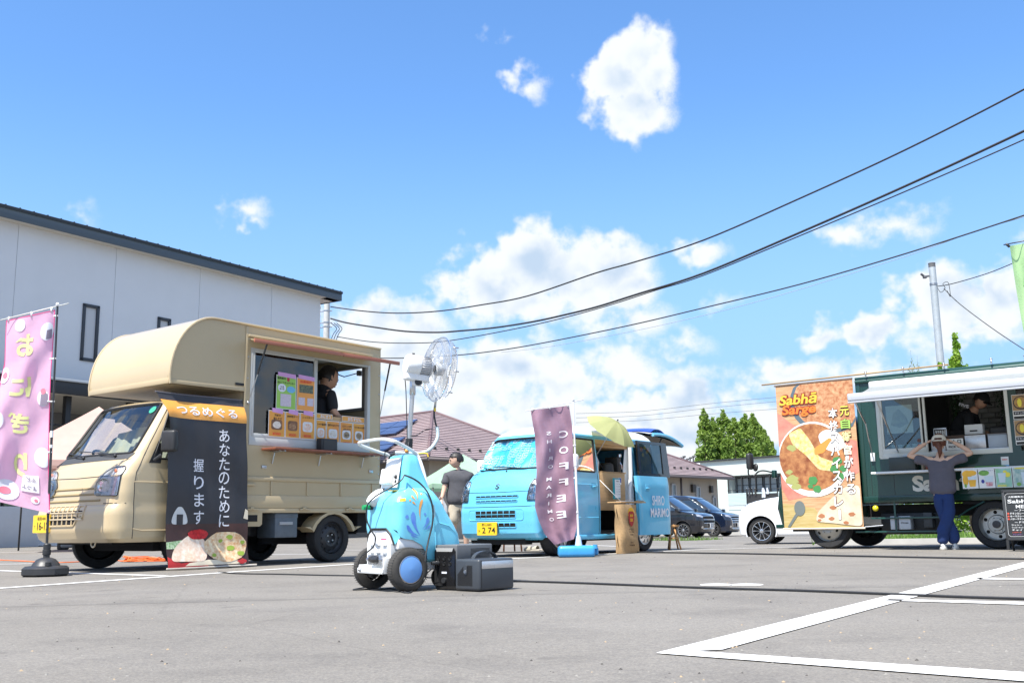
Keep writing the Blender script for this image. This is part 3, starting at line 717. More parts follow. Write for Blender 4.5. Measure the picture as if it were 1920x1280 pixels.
# ------------------------------------------------------------------ tan kitchen truck
TAN=M('tan_paint',(.51,.405,.245),rough=.32,coat=.6,var=.03,vscale=2)
TAND=M('tan_panel',(.47,.375,.225),rough=.42,coat=.25,var=.03,vscale=2)
CREAM=M('cream_inner',(.55,.52,.44),rough=.6,var=.04)
OAK=M('plywood',(.50,.32,.16),rough=.6,var=.12,vscale=3,stretch=(1,1,12),bump=.0008)
REDWOOD=M('stained_wood',(.20,.065,.035),rough=.5,var=.25,vscale=6,stretch=(2,12,12))
T=thing('kitchen_truck','tan food truck with rounded box over the cab and serving window, on the left','food truck',G(625,1053),heading=37.5)
def truck():
 W=1.58;yc=-W/2
 st=[(.30,2.97,1.5,.765,.12,.03,.06),(.34,3.03,1.48,.788,.14,.03,.06),(.42,3.06,1.47,.795,.16,.03,.05),(.60,3.06,1.47,.795,.165,.03,.05),(.66,3.04,1.47,.79,.165,.03,.05),(.69,3.01,1.47,.788,.165,.03,.05),(.80,3.0,1.47,.79,.165,.03,.05),(.98,2.965,1.47,.785,.165,.03,.05),(1.10,2.91,1.47,.78,.19,.03,.08),(1.17,2.85,1.47,.775,.18,.03,.09),(1.21,2.81,1.47,.772,.17,.03,.09),(1.26,2.78,1.47,.768,.16,.03,.09),(1.5,2.62,1.47,.74,.15,.04,.09),(1.74,2.46,1.48,.705,.15,.05,.08),(1.80,2.41,1.49,.69,.17,.06,.08),(1.835,2.35,1.5,.66,.2,.08,.07),(1.855,2.25,1.52,.62,.2,.1,.05),(1.87,2.0,1.6,.5,.15,.1,.03)]
 ws=[(yc-.665,1.225),(yc+.665,1.225),(yc+.60,1.79),(yc-.60,1.79)]
 sw=[(2.56,1.17),(1.62,1.17),(1.62,1.72),(2.33,1.74)]
 _,S=body('cab',st,TAN,T,[('F',ws),('L',sw),('R',sw)],y0=yc,arches=[(2.04,.29,.35)])
 F,Lf,Rt=S['F'],S['L'],S['R']
 w=window(T,F,ws,'windscreen',GLASS,.016,r=.06)
 window(T,Lf,sw,'door_window',GLASS);window(T,Rt,sw,'door_window',GLASS)
 arch_trim(T,2.04,.29,.35,-.0,.3,TAN,.3);arch_trim(T,2.04,.29,.35,-W,.3,TAN,.3,inward=1)
 mb=MB();patch(mb,F,[(yc-.72,1.145),(yc+.66,1.16),(yc+.685,1.225),(yc-.685,1.225)],off=.004,step=.05,back=.004);cw=mb.done('cowl',M('cowl_grey',(.045,.048,.052),rough=.6),T)
 for(a,b,c,d) in((yc+.45,1.19,yc-.22,1.262),(yc-.12,1.19,yc-.68,1.27)):
  mb=MB();p0=F(a,b,.02);mb.sphere(p0,.018,8,6);mb.tube([p0,F(a+(c-a)*.35,b+.02,.035),F(c*.45+a*.55,(b*.5+d*.5),.03)],.006,6)
  mb.tube([F(a+(c-a)*t,1.20+(d-1.2)*t+.012,.014) for t in np.linspace(.05,1.25,12)],.006,6);mb.done('wiper',BLK,T)
 gm=M('grille_dark',(.008,.008,.009),rough=.8)
 gp=[(yc-.44,.475),(yc-.44,.68),(yc+.30,.68),(yc+.30,.56),(yc+.20,.555),(yc+.14,.475)]
 mb=MB();patch(mb,F,gp,off=.002,step=.06);g=mb.done('grille_opening',gm,T)
 for z in(.61,.545):
  mb=MB();mb.tube([F(y,z,.008) for y in np.linspace(yc-.44,yc+.3,12)],.009,6);mb.done('grille_bar',TAN,g)
 for k in range(8):
  y=yc-.36+k*.093
  if y<yc+.28:mb=MB();mb.tube([F(y,z,.007) for z in(.48 if y<yc+.15 else .56,.62,.675)],.008,6);mb.done('grille_bar',TAN,g)
 mb=MB();line_on(mb,F,round_poly(gp,.03),w=.012,off=.002,closed=True);mb.done('grille_frame',TAN,g)
 for z,w_ in((.86,.5),(.80,.5),(.735,.5)):
  mb=MB();line_on(mb,F,[(yc-w_,z),(yc+w_,z)],w=.012,off=-.001);mb.done('groove',M('tan_shadow_gap',(.30,.235,.12),rough=.6),T)
 seam(T,F,[(yc-.55,.985),(yc,.975),(yc+.55,.985)]);seam(T,F,[(yc+.56,.70),(yc+.78,.70)]);seam(T,F,[(yc-.56,.70),(yc-.78,.70)])
 seam(T,F,[(yc+.55,.985),(yc+.66,1.16)]);seam(T,F,[(yc-.55,.985),(yc-.66,1.16)])
 seam(T,Lf,[(2.78,.34),(2.78,.9),(2.76,1.02),(2.60,1.32),(2.36,1.72)]);seam(T,Lf,[(1.52,.34),(1.52,1.7)])
 mb=MB();line_on(mb,Lf,[(2.78,.92),(1.55,.92)],w=.009,off=-.002);line_on(mb,Lf,[(2.78,.44),(2.68,.42),(1.55,.42)],w=.008,off=0);mb.done('body_crease',TAN,T)
 for s_ in(1,-1):
  poly=[(yc+s_*a,b) for a,b in((.42,.785),(.38,.90),(.48,1.03),(.55,1.07),(.715,1.08),(.73,.775))]
  if s_<0:poly=poly[::-1]
  poly=round_poly(poly,.02);mb=MB();patch(mb,F,poly,off=.001,step=.03);hl=mb.done('headlight',M('lamp_reflector',(.70,.72,.75),rough=.3,metal=.55,var=.3,vscale=26),T)
  mb=MB();patch(mb,F,poly,off=.022,step=.03,back=.022);mb.done('lamp_lens',LENS,hl)
  c=F(yc+s_*.52,.88,.006);mb=MB();mb.lathe([(.075,.012),(.07,0),(.03,-.02),(.001,-.02)],c,(1,s_*.3,.1),n=20);mb.done('lamp_bowl',CHR,hl)
  mb=MB();mb.sphere(F(yc+s_*.63,1.03,.008),.022,10,8,(.5,1,1));mb.done('turn_bulb',M('amber',(.8,.22,.03),rough=.2),hl)
  mb=MB();line_on(mb,F,poly,w=.005,off=.003,closed=True);mb.done('lamp_gasket',SEAL,hl)
 number_plate(T,Flat((3.045,0,0),(0,1,0),(0,0,1)),-1.30,.505,.35,.19,'福島480','16-12','て')
 ic=MB();ic.tube([F(.06*0+y,z,.012) for y,z in((-1.545,.50),(-1.50,.50))],.006,5)
 for z in(.46,.48,.50):ic.tube([F(-1.53,z,.003),F(-1.48,z,.003)],.004,5)
 ic.done('bumper_vents',gm,T)
 mb=MB();mb.tube([(2.55,.0,1.16),(2.60,.06,1.15),(2.56,.12,1.2)],.016,8);mb.T=Matrix.Translation((2.50,.17,1.345))@Matrix.Rotation(R(18),4,'Z');mb.box(-.045,.045,-.09,.09,-.115,.115,.03,3);mb.T=None
 mb.done('wing_mirror',BLK,T)
 mb=MB();patch(mb,Lf,[(2.62,1.12),(2.48,1.12),(2.44,1.3),(2.50,1.36)],off=.004,back=.006);mb.done('mirror_base',BLK,T)
 mb=MB();mb.box(2.35,2.70,-1.45,-.12,.9,1.14,.04);mb.done('dashboard',M('dash',(.05,.05,.052),rough=.7),T)
 mb=MB();c=Vector((2.42,-1.15,1.22));ax=Vector((-.55,0,.84));u=Vector((0,1,0));v=ax.cross(u)
 mb.tube([c+(u*math.cos(t)+v*math.sin(t))*.17 for t in np.linspace(0,2*math.pi,25)[:-1]],.014,8,True);mb.cyl(c,c-ax*.25,.04,.03);mb.tube([c-u*.16,c,c+u*.16],.012,6);mb.done('steering_wheel',BLK,T)
 cl=MB()
 def cf(a,b):
  y=-1.48+a*1.38;z=.98+b*(.60-.10*(2*a-1)**2)
  return Vector((2.44-.26*b+.025*math.sin(a*23+b*4)+.015*math.sin(a*51),y,z))
 cl.grid(cf,44,14);cl.done('sun_cloth',cloth_mat('cream_cloth',(.62,.58,.44),trans=.3),T)
 mb=MB();mb.box(1.52,1.56,-1.5,-.08,.5,1.8);mb.box(1.6,2.4,-1.5,-.08,.45,.75);mb.done('cab_rear_wall',M('cab_grey',(.18,.18,.18),rough=.8),T)
 mb=MB();patch(mb,F,[(yc+.52+.045*math.cos(t),1.715+.04*math.sin(t)) for t in np.linspace(0,2*math.pi,13)[:-1]],off=.004);mb.done('windscreen_sticker',M('sticker_green',(.03,.3,.2)),T)
 mb=MB();mb.box(2.44,2.47,-.95,-.70,1.62,1.68,.01);mb.done('rear_view_mirror',BLK,T)
 mb=MB();mb.box(-.75,2.85,-1.2,-.38,.33,.46);mb.box(-.1,.1,-1.35,-.2,.22,.34);mb.box(2.1,2.4,-1.35,-.2,.2,.34);mb.box(1.2,1.35,-1.4,-.1,.35,.5)
 mb.cyl((.9,-.7,.22),(1.35,-.7,.22),.11);mb.box(2.5,2.85,-1.3,-.25,.28,.5);mb.done('chassis',UNDER,T)
 for(x,y,s_) in((0,-.03,1),(2.04,-.03,1),(0,-W+.03,-1),(2.25,-W+.06,-1)):
  wq=wheel(T,(x,y,.292),.292,.165,s_)
  if x==2.25:wq.rotation_euler.z=R(-22)
 mb=MB();mb.tube([F(-.45,.30,-.03)+Vector((.0,.04*math.cos(t),-.03+.04*math.sin(t))) for t in np.linspace(0,6.28,13)[:-1]],.009,6,True);mb.done('tow_hook',TAN,T)
 mb=MB();mb.box(-.79,1.47,-W+.0,-.005,.95,1.0);mb.box(-.79,1.46,-W,.0,.60,.66);mb.done('bed_floor',TAND,T)
 for s_,y in((1,0.0),(-1,-W)):
  mb=MB();mb.T=Matrix.Translation((0,y,0))@Matrix.Diagonal((1,s_,1,1))
  mb.box(-.79,1.465,-.03,.012,.655,.80,.006);mb.box(-.785,1.46,-.03,.002,.795,.965);mb.box(-.79,1.47,-.035,.022,.965,1.015,.012)
  mb.box(-.79,1.465,-.03,.006,.60,.65,.004)
  for x in(1.0,.45,-.1,-.65):mb.box(x-.012,x+.012,0,.016,.80,.965,.003)
  mb.T=None;dp=mb.done('drop_side',TAND,T)
  lt=MB();lt.T=Matrix.Translation((0,y,0))@Matrix.Diagonal((1,s_,1,1));lt.box(1.25,1.44,.012,.035,.905,.935,.008);lt.box(1.38,1.44,.01,.03,.885,.95,.006);lt.done('side_latch',TAND,dp)
  for x in(1.28,.5,-.25):
   lt=MB();lt.T=Matrix.Translation((0,y,0))@Matrix.Diagonal((1,s_,1,1));lt.box(x-.09,x+.07,.006,.03,.628,.65,.006);lt.box(x-.02,x+.03,.008,.036,.64,.665,.004);lt.done('hinge',TAND,dp)
 mb=MB();mb.box(-.80,-.77,-W,0,.66,1.01,.005);mb.done('tail_board',TAND,T)
 mb=MB();mb.prism([(1.46,.60),(1.12,.60),(1.12,.47),(1.15,.445),(1.46,.445)],-.05,.005);mb.done('corner_bracket',TAND,T)
 mb=MB();mb.box(1.19,1.38,.004,.008,.50,.575,0);mb.done('bracket_hole',gm,T)
 mb=MB();mb.box(1.30,1.62,-.32,-.04,.17,.52,.03);mb.done('mud_flap',M('flap_grey',(.035,.04,.045),rough=.6,var=.1),T)
 mb=MB();mb.box(.56,.90,-.36,-.03,.31,.585,.012);mb.box(.555,.905,-.365,-.025,.54,.60,.01);bb=mb.done('battery_box',M('box_bluegrey',(.10,.125,.15),rough=.5,var=.12,vscale=10),T)
 mb=MB();mb.box(.64,.84,-.03,-.018,.46,.495,.003);mb.done('box_label',M('label_grey',(.35,.36,.37),rough=.5),bb)
 pts=[]
 for i in range(9):
  t=R(25+130*i/8);pts.append((.40*math.cos(t),.24+.375*math.sin(t)))
 mb=MB();inner=[(a*.9,b-.03) for a,b in pts][::-1];mb.prism([(.47,.43)]+pts+[(-.47,.43),(-.40,.43)]+inner+[(.38,.43)],-.22,.004);mb.done('rear_mud_guard',TAND,T)
 mb=MB();mb.box(-.78,-.5,-W+.1,-.1,.35,.6);mb.done('rear_underbody',UNDER,T)
 z0,z1=1.012,2.785
 arcp=[(2.42-.0,1.985)]+[(1.86+.57*math.cos(t),2.06+(z1-2.06)*math.sin(t)) for t in np.linspace(0.02,math.pi/2,14)]
 prof=[(-.785,z0),(1.425,z0),(1.425,1.985)]+arcp+[(-.785,z1-.02)]
 wx0,wx1,wz0,wz1=-.60,1.345,1.375,2.515
 left=[('box_side_front',[(wx1,z0),(1.425,z0),(1.425,1.985)]+arcp+[(wx1,z1-.003)]),('box_side_lower',[(wx0,z0),(wx1,z0),(wx1,wz0),(wx0,wz0)]),('box_side_upper',[(wx0,wz1),(wx1,wz1),(wx1,z1-.003),(wx0,z1-.018)]),('box_side_rear',[(-.785,z0),(wx0,z0),(wx0,z1-.018),(-.785,z1-.02)])]
 for n,p in left:mb=MB();mb.prism(p,-.035,.0);mb.done(n,TAND,T)
 mb=MB();mb.prism([(-.785,z0),(1.425,z0),(1.425,1.985)]+arcp+[(-.785,z1-.02)],-W,-W+.035);mb.done('box_side_right',TAND,T)
 top=arcp+[(-.785,z1-.02)];mb=MB();k=len(top)
 ns=[(a,-W-.012,b+.006) for a,b in top]+[(a,.012,b+.006) for a,b in top];mb.add(ns,[(i,i+1,k+i+1,k+i) for i in range(k-1)],True)
 for y in(-W-.012,.012):mb.tube([(a,y,b+.0) for a,b in top],.014,6)
 mb.done('roof_skin',TAN,T,sharp=40)
 mb=MB();mb.box(1.42,2.43,-W,0,1.985,2.005);mb.box(1.40,1.425,-W,0,z0,1.99);mb.done('overcab_floor',TAND,T)
 mb=MB();mb.box(1.42,2.43,-.006,.008,1.988,2.035,.003);mb.box(2.415,2.435,-W,.0,1.986,2.045,.004);mb.box(1.395,1.43,-.004,.010,z0,2.76,.003);mb.done('edge_trim',TAND,T)
 mb=MB();mb.box(1.44,1.56,.008,.012,2.05,2.078);mb.done('maker_plate',INK,T)
 mb=MB();mb.box(-.795,-.78,-W,0,z0,1.96);mb.box(-.795,-.78,-W,0,2.58,z1-.02);mb.box(-.795,-.78,-.27,0,1.96,2.58);mb.box(-.795,-.78,-W,-1.2,1.96,2.58);mb.done('rear_wall',TAND,T)
 mb=MB();mb.box(wx0-.02,wx1+.06,0,.035,2.635,2.665,.006);mb.done('drip_rail',TAND,T)
 mb=MB();
 for x in(1.385,-.76):
  for z in(1.1,1.2,1.3,2.15,2.4):mb.sphere((x,.006,z),.009,8,6,(1,.5,1))
 mb.sphere((1.375,.01,1.86),.02,8,6);mb.done('rivets',STEEL,T)
 wf=M('frame_white',(.50,.51,.49),rough=.4,var=.02)
 fr=MB();fr.box(wx0,wx1,-.05,.008,wz0,wz0+.105,.004);fr.box(wx0,wx1,-.05,.006,wz1-.022,wz1,.004);fr.box(wx1-.03,wx1,-.05,.007,wz0,wz1,.004);fr.box(wx0,wx0+.05,-.05,.007,wz0,wz1,.004)
 fr.done('serving_window_frame',wf,T)
 mx=.34
 fr=MB();fr.box(mx-.02,mx+.03,-.03,.010,wz0+.09,wz1-.03,.004);fr.box(mx,wx1-.05,-.03,.009,wz0+.09,wz0+.14,.003);fr.box(mx+.03,wx1-.03,-.03,.009,wz1-.05,wz1-.022,.003);fr.box(wx1-.06,wx1-.03,-.03,.009,wz0+.1,wz1-.04,.003)
 sash=fr.done('sliding_sash',wf,T);gp_=MB();gp_.box(mx+.03,wx1-.06,-.012,-.008,wz0+.14,wz1-.05);gp_.done('pane',GLASS,sash)
 mb=MB();mb.box(1.36,1.39,-W+.04,-.04,z0,2.72);mb.done('inner_front_wall',CREAM,T)
 mb=MB();mb.box(-.77,1.39,-W+.04,-.04,2.68,2.70);mb.done('inner_ceiling',CREAM,T)
 mb=MB();mb.box(-.77,1.36,-1.54,-1.50,1.05,2.68);mb.done('inner_far_wall',CREAM,T)
 mb=MB();mb.box(-.76,1.36,-.45,-.06,1.38,1.41);mb.box(.80,1.36,-1.5,-1.1,1.35,1.40);mb.done('worktop',OAK,T)
 mb=MB();mb.box(wx0+.05,mx-.02,-.075,-.045,1.40,1.80);mb.done('counter_board',OAK,T)
 fw=MB()
 for a in((-1.2,-1.16,1.96,2.58),(-.31,-.27,1.96,2.58),(-1.2,-.27,2.54,2.58),(-1.2,-.27,1.96,2.0)):fw.box(-.80,-.75,a[0],a[1],a[2],a[3],.003)
 fw.done('rear_window_frame',M('frame_grey',(.22,.22,.21),rough=.5),T)
 mb=MB();mb.tube([(-.72,-.34,2.47),(-.70,-.6,2.44),(-.66,-.75,2.50),(-.68,-.9,2.53)],.008,6);mb.box(-.76,-.70,-.36,-.32,2.43,2.50);mb.done('window_stay',STEEL,T)
 mb=MB();y1=.34
 fl=[(-.56,.03,2.62),(1.74,.03,2.62)]
 mb.T=Matrix.Identity(4);zz=lambda y:2.62-.075*(y/y1)
 def slab(x0,x1,ya,yb,t,mbx):mbx.add([(x0,ya,zz(ya)),(x1,ya,zz(ya)),(x1,yb,zz(yb)),(x0,yb,zz(yb)),(x0,ya,zz(ya)-t),(x1,ya,zz(ya)-t),(x1,yb,zz(yb)-t),(x0,yb,zz(yb)-t)],[(0,1,2,3),(7,6,5,4),(0,4,5,1),(1,5,6,2),(2,6,7,3),(3,7,4,0)],False)
 slab(-.60,1.38,.02,y1-.012,.012,mb);mb.T=None;fo=mb.done('awning_flap',TAND,T)
 mb=MB();mb.T=None;z_=zz(y1);mb.box(-.80,.20,y1-.012,y1+.012,z_-.035,z_+.01,.003);mb.box(.24,1.57,y1-.012,y1+.012,z_-.035,z_+.01,.003);mb.box(.19,.25,y1-.008,y1+.014,z_-.03,z_+.004);mb.done('flap_edge',M('flap_edge_wood',(.36,.13,.08),rough=.5,var=.1),fo)
 for(x,xb) in((1.36,1.375),(-.66,-.77)):
  a=Vector((x,y1-.03,zz(y1)-.02));b=Vector((xb,.02,1.86));m_=a.lerp(b,.52);g1=MB();g1.cyl(a,m_,.011);gs=g1.done('gas_strut',BLK,T);g2=MB();g2.cyl(m_,b,.006);g2.done('strut_rod',STEEL,gs)
 mb=MB();mb.box(-.60,1.16,.005,.26,1.318,1.345,.006);mb.done('serving_shelf',REDWOOD,T)
 for x in(1.0,.28,-.45):mb=MB();mb.tube([(x,.24,1.312),(x,.05,1.30),(x,.012,1.17)],.008,6);mb.box(x-.05,x+.05,.02,.2,1.305,1.317);mb.done('shelf_bracket',STEEL,T)
 mb=MB()
 for x,z in((1.12,1.13),(-.62,1.13)):mb.box(x-.04,x+.03,.002,.014,z-.02,z+.015,.004)
 mb.done('catches',STEEL,T)
truck()
TF=T.matrix_world if False else(Matrix.Translation(T.location)@T.rotation_euler.to_matrix().to_4x4())
def Tl(x,y,z):return TF@Vector((x,y,z))
def in_frame(base):
 return Matrix.Translation(base.location)@base.rotation_euler.to_matrix().to_4x4()
# ------------------------------------------------------------------ things on and in the tan truck
class Wave:
 """cloth hung in the plane of a base surface, with folds; u right, v up"""
 def __init__(s,fn):s.fn=fn
 def __call__(s,u,v,off=0.0):
  e=.004;p=s.fn(u,v);a=s.fn(u+e,v)-p;b=s.fn(u,v+e)-p;n=a.cross(b).normalized()
  return p+n*off
def sheet(mb,surf,u0,u1,v0,v1,nu,nv,off=0):return mb.grid(lambda a,b:surf(u0+(u1-u0)*a,v0+(v1-v0)*b,off),nu,nv)
WTXT=M('print_white',(.72,.74,.80),rough=.6)
BANK=M('banner_black',(.032,.032,.038),rough=.42,var=.12,vscale=3)
ORAN=M('banner_orange',(.80,.36,.07),rough=.45,var=.04)
def near_truck(name,label,cat,group=None):
 o=thing(name,label,cat,T.location,group=group);o.rotation_euler=T.rotation_euler;return o
def truck_banner():
 B=near_truck('hanging_banner','black cloth banner with orange top band and rice ball picture on the tan truck cab','banner')
 W,H=1.02,1.86
 def fn(u,v):
  x=2.47-u*(1.02+.015*math.sin(v*3))-.02*(1-v/H);y=.075+.010*math.sin(u*7+v*1.3)+.007*math.sin(v*9+u*4)+.004*math.sin(u*23+v*2)
  y+=.05*math.exp(-((v-.0)/.16)**2)*1.2+.02*(1-v/H)
  y-=.10*sst((v-1.62)/.26)
  y+=.06*math.exp(-((u)/.12)**2)*math.exp(-((v-1.6)/.2)**2)
  z=.022+v-.03*math.sin(math.pi*u)*(v>1.5)*0
  x+=.10*(1-u/W)*sst((v-1.35)/.5)*.9
  return Vector((x,y,z))
 S=Wave(fn)
 mb=MB();sheet(mb,S,0,W,0,H,44,70);mb.done('cloth',BANK,B,sharp=0)
 mb=MB();sheet(mb,S,0,W,1.585,1.775,44,8,.003);mb.done('orange_band',ORAN,B,sharp=0)
 mb=MB();put_text(mb,S,'つるめぐる',.53,1.68,.105,.74,off=.006,bold=.012,maxe=.05);mb.done('band_lettering',WTXT,B,sharp=0)
 mb=MB();vtext(mb,S,'あなたのために',.715,1.50,.148,.008,off=.004,bold=.004);mb.done('slogan_lettering',M('print_white2',(.78,.79,.84),rough=.6),B,sharp=0);mb=MB();vtext(mb,S,'握ります',.395,1.165,.155,.032,off=.004,bold=.006);mb.done('slogan_lettering',M('print_white2',(.78,.79,.84),rough=.6),B,sharp=0)
 on=MB();tri=round_poly([(.055,.455),(.265,.455),(.24,.56),(.185,.64),(.135,.64),(.08,.56)],.05);patch(on,S,tri,off=.004,step=.03);onp=on.done('rice_ball_symbol',M('print_grey',(.60,.62,.62),rough=.6),B)
 on=MB();patch(on,S,[(.125,.452),(.20,.452),(.20,.56),(.125,.56)],off=.007,step=.03);on.done('seaweed_symbol',BANK,onp)
 mb=MB();sheet(mb,S,0,W,.0,.46,40,18,.002);mb.done('photo_print',M('print_darkred',(.035,.018,.016),rough=.45,col2=(.085,.035,.03),vscale=3),B,sharp=0)
 def blob(name,cx,cy,rx,ry,mat,off,n=22,wob=.06,cl=None,seed=0):
  rr=random.Random(seed);pl=[]
  for i in range(n):
   t=2*math.pi*i/n;k=1+wob*(rr.random()-.5)*2;x=cx+rx*k*math.cos(t);y=cy+ry*k*math.sin(t)
   pl.append((max(.004,min(W-.004,x)),max(.006,y)))
  q=MB();patch(q,S,pl,off=off,step=.035);return q.done(name,mat,B,sharp=0)
 rice=M('print_rice',(.72,.48,.33),rough=.5,col2=(.88,.78,.66),vscale=22,bump=.001,bscale=60)
 rice2=M('print_rice_mix',(.62,.30,.12),rough=.5,col2=(.86,.76,.52),vscale=24,bump=.001,bscale=60)
 q=MB();patch(q,S,[(.004,.2),(.16,.2),(.20,.29),(.004,.27)],off=.0035,step=.04);q.done('print_green_cloth',M('print_green',(.12,.30,.08),rough=.5,col2=(.6,.7,.5),vscale=50),B)
 q=MB();patch(q,S,[(.004,.005),(.5,.005),(.45,.07),(.15,.05),(.004,.12)],off=.0035,step=.04);q.done('print_red_cloth',M('print_red',(.5,.03,.03),rough=.5),B)
 q=MB();patch(q,S,[(.2,.02),(.98,.02),(.98,.055),(.5,.075),(.25,.05)],off=.005,step=.04);q.done('print_plate',M('print_plate_white',(.75,.66,.5),rough=.5),B)
 q=MB();patch(q,S,round_poly([(.03,.07),(.47,.06),(.52,.2),(.46,.32),(.32,.36),(.22,.31),(.08,.2)],.08),off=.006,step=.035);q.done('print_rice_ball',rice,B,sharp=0)
 blob('print_fried_rice',.74,.21,.27,.165,rice2,.009,seed=3,wob=.04)
 blob('print_plum',.39,.345,.13,.055,M('print_plum_red',(.50,.015,.02),rough=.3,var=.4,vscale=30),.010,seed=5)
 for i,(a,b,r_) in enumerate(((.80,.19,.03),(.68,.27,.02),(.92,.13,.028),(.95,.25,.022),(.58,.12,.02),(.79,.31,.024))):blob('print_leek',a,b,r_*1.5,r_,M('print_leek',(.30,.42,.05),rough=.5),.012,10,.2,seed=i)
 blob('print_ginger',.93,.045,.06,.028,M('print_red',(.5,.03,.03)),.011,12,.2,seed=9)
 q=MB();patch(q,S,[(.955,.515),(1.015,.50),(1.018,.60),(.985,.62)],off=.007,step=.04);q.done('small_sticker',M('print_plate_white',(.75,.66,.5)),B)
 mb=MB();mb.tube([S(u,0.0,0) for u in np.linspace(-.01,W+.10,14)],.010,6);mb.done('bottom_rod',M('rod_cream',(.6,.55,.48),rough=.5),B)
 mb=MB();mb.tube([S(u,H,0) for u in np.linspace(-.02,W,14)],.008,6);mb.done('top_hem',M('hem_grey',(.12,.12,.14),rough=.6),B)
truck_banner()
PINK=M('tape_pink',(.62,.33,.62),rough=.6)
PAPER=M('paper_white',(.78,.78,.76),rough=.6)
TRED=M('print_price_red',(.75,.06,.03),rough=.6)
WS=Flat((0,.013,0),(-1,0,0),(0,0,1))
WS2=Flat((0,-.035,0),(-1,0,0),(0,0,1))
def food_poster(lab,x0,x1,z0,z1,bg,bg2,title,price,food,S=WS,tape=True,plate=None,shape='round',seed=1):
 P0=near_truck('menu_sheet',lab,'menu sheet',group='printed menu sheets on the serving window')
 u0,u1=-x0,-x1;cx,cy=(u0+u1)/2,(z0+z1)/2;w,h=u1-u0,z1-z0
 mb=MB();patch(mb,S,[(u0,z0),(u1,z0),(u1,z1),(u0,z1)],off=.002);mb.done('paper',PAPER,P0)
 mb=MB();patch(mb,S,[(u0+.008,z0+.008),(u1-.008,z0+.008),(u1-.008,z1-.008),(u0+.008,z1-.008)],off=.003);mb.done('print',M(bg[0],bg[1],rough=.5,col2=bg2,vscale=2.2),P0)
 mb=MB()
 for i,t in enumerate(title):put_text(mb,S,t,cx+.01,z1-.055-i*.038,.028,min(w*.86,.03*len(t)*1.05),off=.005,bold=.02)
 mb.done('title',INK,P0)
 mb=MB();put_text(mb,S,price,cx,z0+.04,.034,w*.5,off=.005,bold=.02);mb.done('price',TRED,P0)
 mb=MB();patch(mb,S,rpoly(cx-w*.33,cx+w*.33,cy-h*.22,cy+h*.16,.03),off=.0045);fp=mb.done('picture',M(plate[0],plate[1],rough=.4) if plate else M('pic_wood',(.20,.10,.05),rough=.5,var=.3,vscale=20),P0)
 rr=random.Random(seed);pl=[(cx+w*.23*(1+.12*rr.random())*math.cos(t),cy-h*.04+h*.13*(1+.15*rr.random())*math.sin(t)) for t in np.linspace(0,2*math.pi,15)[:-1]]
 mb=MB();patch(mb,S,pl,off=.006);mb.done('food',food,fp)
 if tape:
  tp=MB();patch(tp,S,[(cx-w*.3,z1-.02),(cx+w*.35,z1-.035),(cx+w*.35,z1+.02),(cx-w*.3,z1+.03)],off=.007);tp.done('tape',PINK,P0)
YEL=('sheet_yellow',(.72,.38,.05));OR2=(.72,.25,.06)
fr_=M('food_rice',(.55,.48,.38),rough=.6,col2=(.8,.76,.7),vscale=50);fb_=M('food_brown',(.16,.06,.03),rough=.6,col2=(.5,.3,.15),vscale=40);fs_=M('food_salmon',(.7,.35,.2),rough=.6,col2=(.8,.72,.66),vscale=40);fk_=M('food_dark',(.03,.03,.03),rough=.6,col2=(.5,.35,.2),vscale=30)
food_poster('orange sheet with a boiled rice ball picture, leftmost of the tan truck window row',1.075,.825,1.485,1.80,YEL,OR2,['究極の','塩むすび'],'¥300',fr_,seed=2)
food_poster('orange sheet with a brown meat rice ball picture, second in the tan truck window row',.82,.595,1.485,1.80,YEL,OR2,['肉味噌チーズ'],'¥500',fb_,seed=3)
food_poster('orange sheet with a pink salmon rice ball picture, beside the white window post',.59,.355,1.485,1.805,YEL,OR2,['シャケチーズ'],'¥500',fs_,seed=4,plate=('pic_white',(.7,.7,.7)))
for lab,a,b,t,p,f,sd in(('orange sheet with three rice balls, leftmost on the wooden counter board',.30,.125,['シャケ高菜明'],'¥500',fs_,5),('orange sheet with one tan rice ball, second on the counter board',.12,-.10,['悪魔のおむすび'],'¥500',fr_,6),('orange sheet with a red and white plate, second from the right on the counter board',-.11,-.33,['ビビンバ風','おむすび'],'¥550',fk_,7),('orange sheet with a dark seaweed rice ball, last on the right of the counter board',-.335,-.545,['ちりめん山椒'],'¥500',fk_,8)):
 food_poster(lab,a,b,1.44,1.745,YEL,OR2,t,p,f,S=WS2,tape=False,seed=sd,plate=('pic_white',(.7,.7,.7)))
def info_sheet(lab,x0,x1,z0,z1,bgname,bgc,parts):
 P0=near_truck('notice_sheet',lab,'notice sheet');u0,u1=-x0,-x1
 mb=MB();patch(mb,WS,[(u0,z0),(u1,z0),(u1,z1),(u0,z1)],off=.002);mb.done('paper',PAPER,P0)
 mb=MB();patch(mb,WS,[(u0+.008,z0+.008),(u1-.008,z0+.008),(u1-.008,z1-.008),(u0+.008,z1-.008)],off=.003);mb.done('print',M(bgname,bgc,rough=.5,var=.04),P0)
 for nm,kind,args,mat in parts:
  mb=MB()
  if kind=='t':put_text(mb,WS,args[0],u0+args[1],z1-args[2],args[3],args[4],off=.0065,bold=.02)
  elif kind=='r':patch(mb,WS,rpoly(u0+args[0],u0+args[1],z1-args[3],z1-args[2],args[4]),off=.0045)
  elif kind=='e':patch(mb,WS,[(u0+args[0]+args[2]*math.cos(t),z1-args[1]+args[3]*math.sin(t)) for t in np.linspace(0,2*math.pi,21)[:-1]],off=.0045)
  mb.done(nm,mat,P0)
 tp=MB();patch(tp,WS,[(u0+.02,z1-.015),(u1-.01,z1-.03),(u1-.01,z1+.022),(u0+.02,z1+.035)],off=.007);tp.done('tape',PINK,P0)
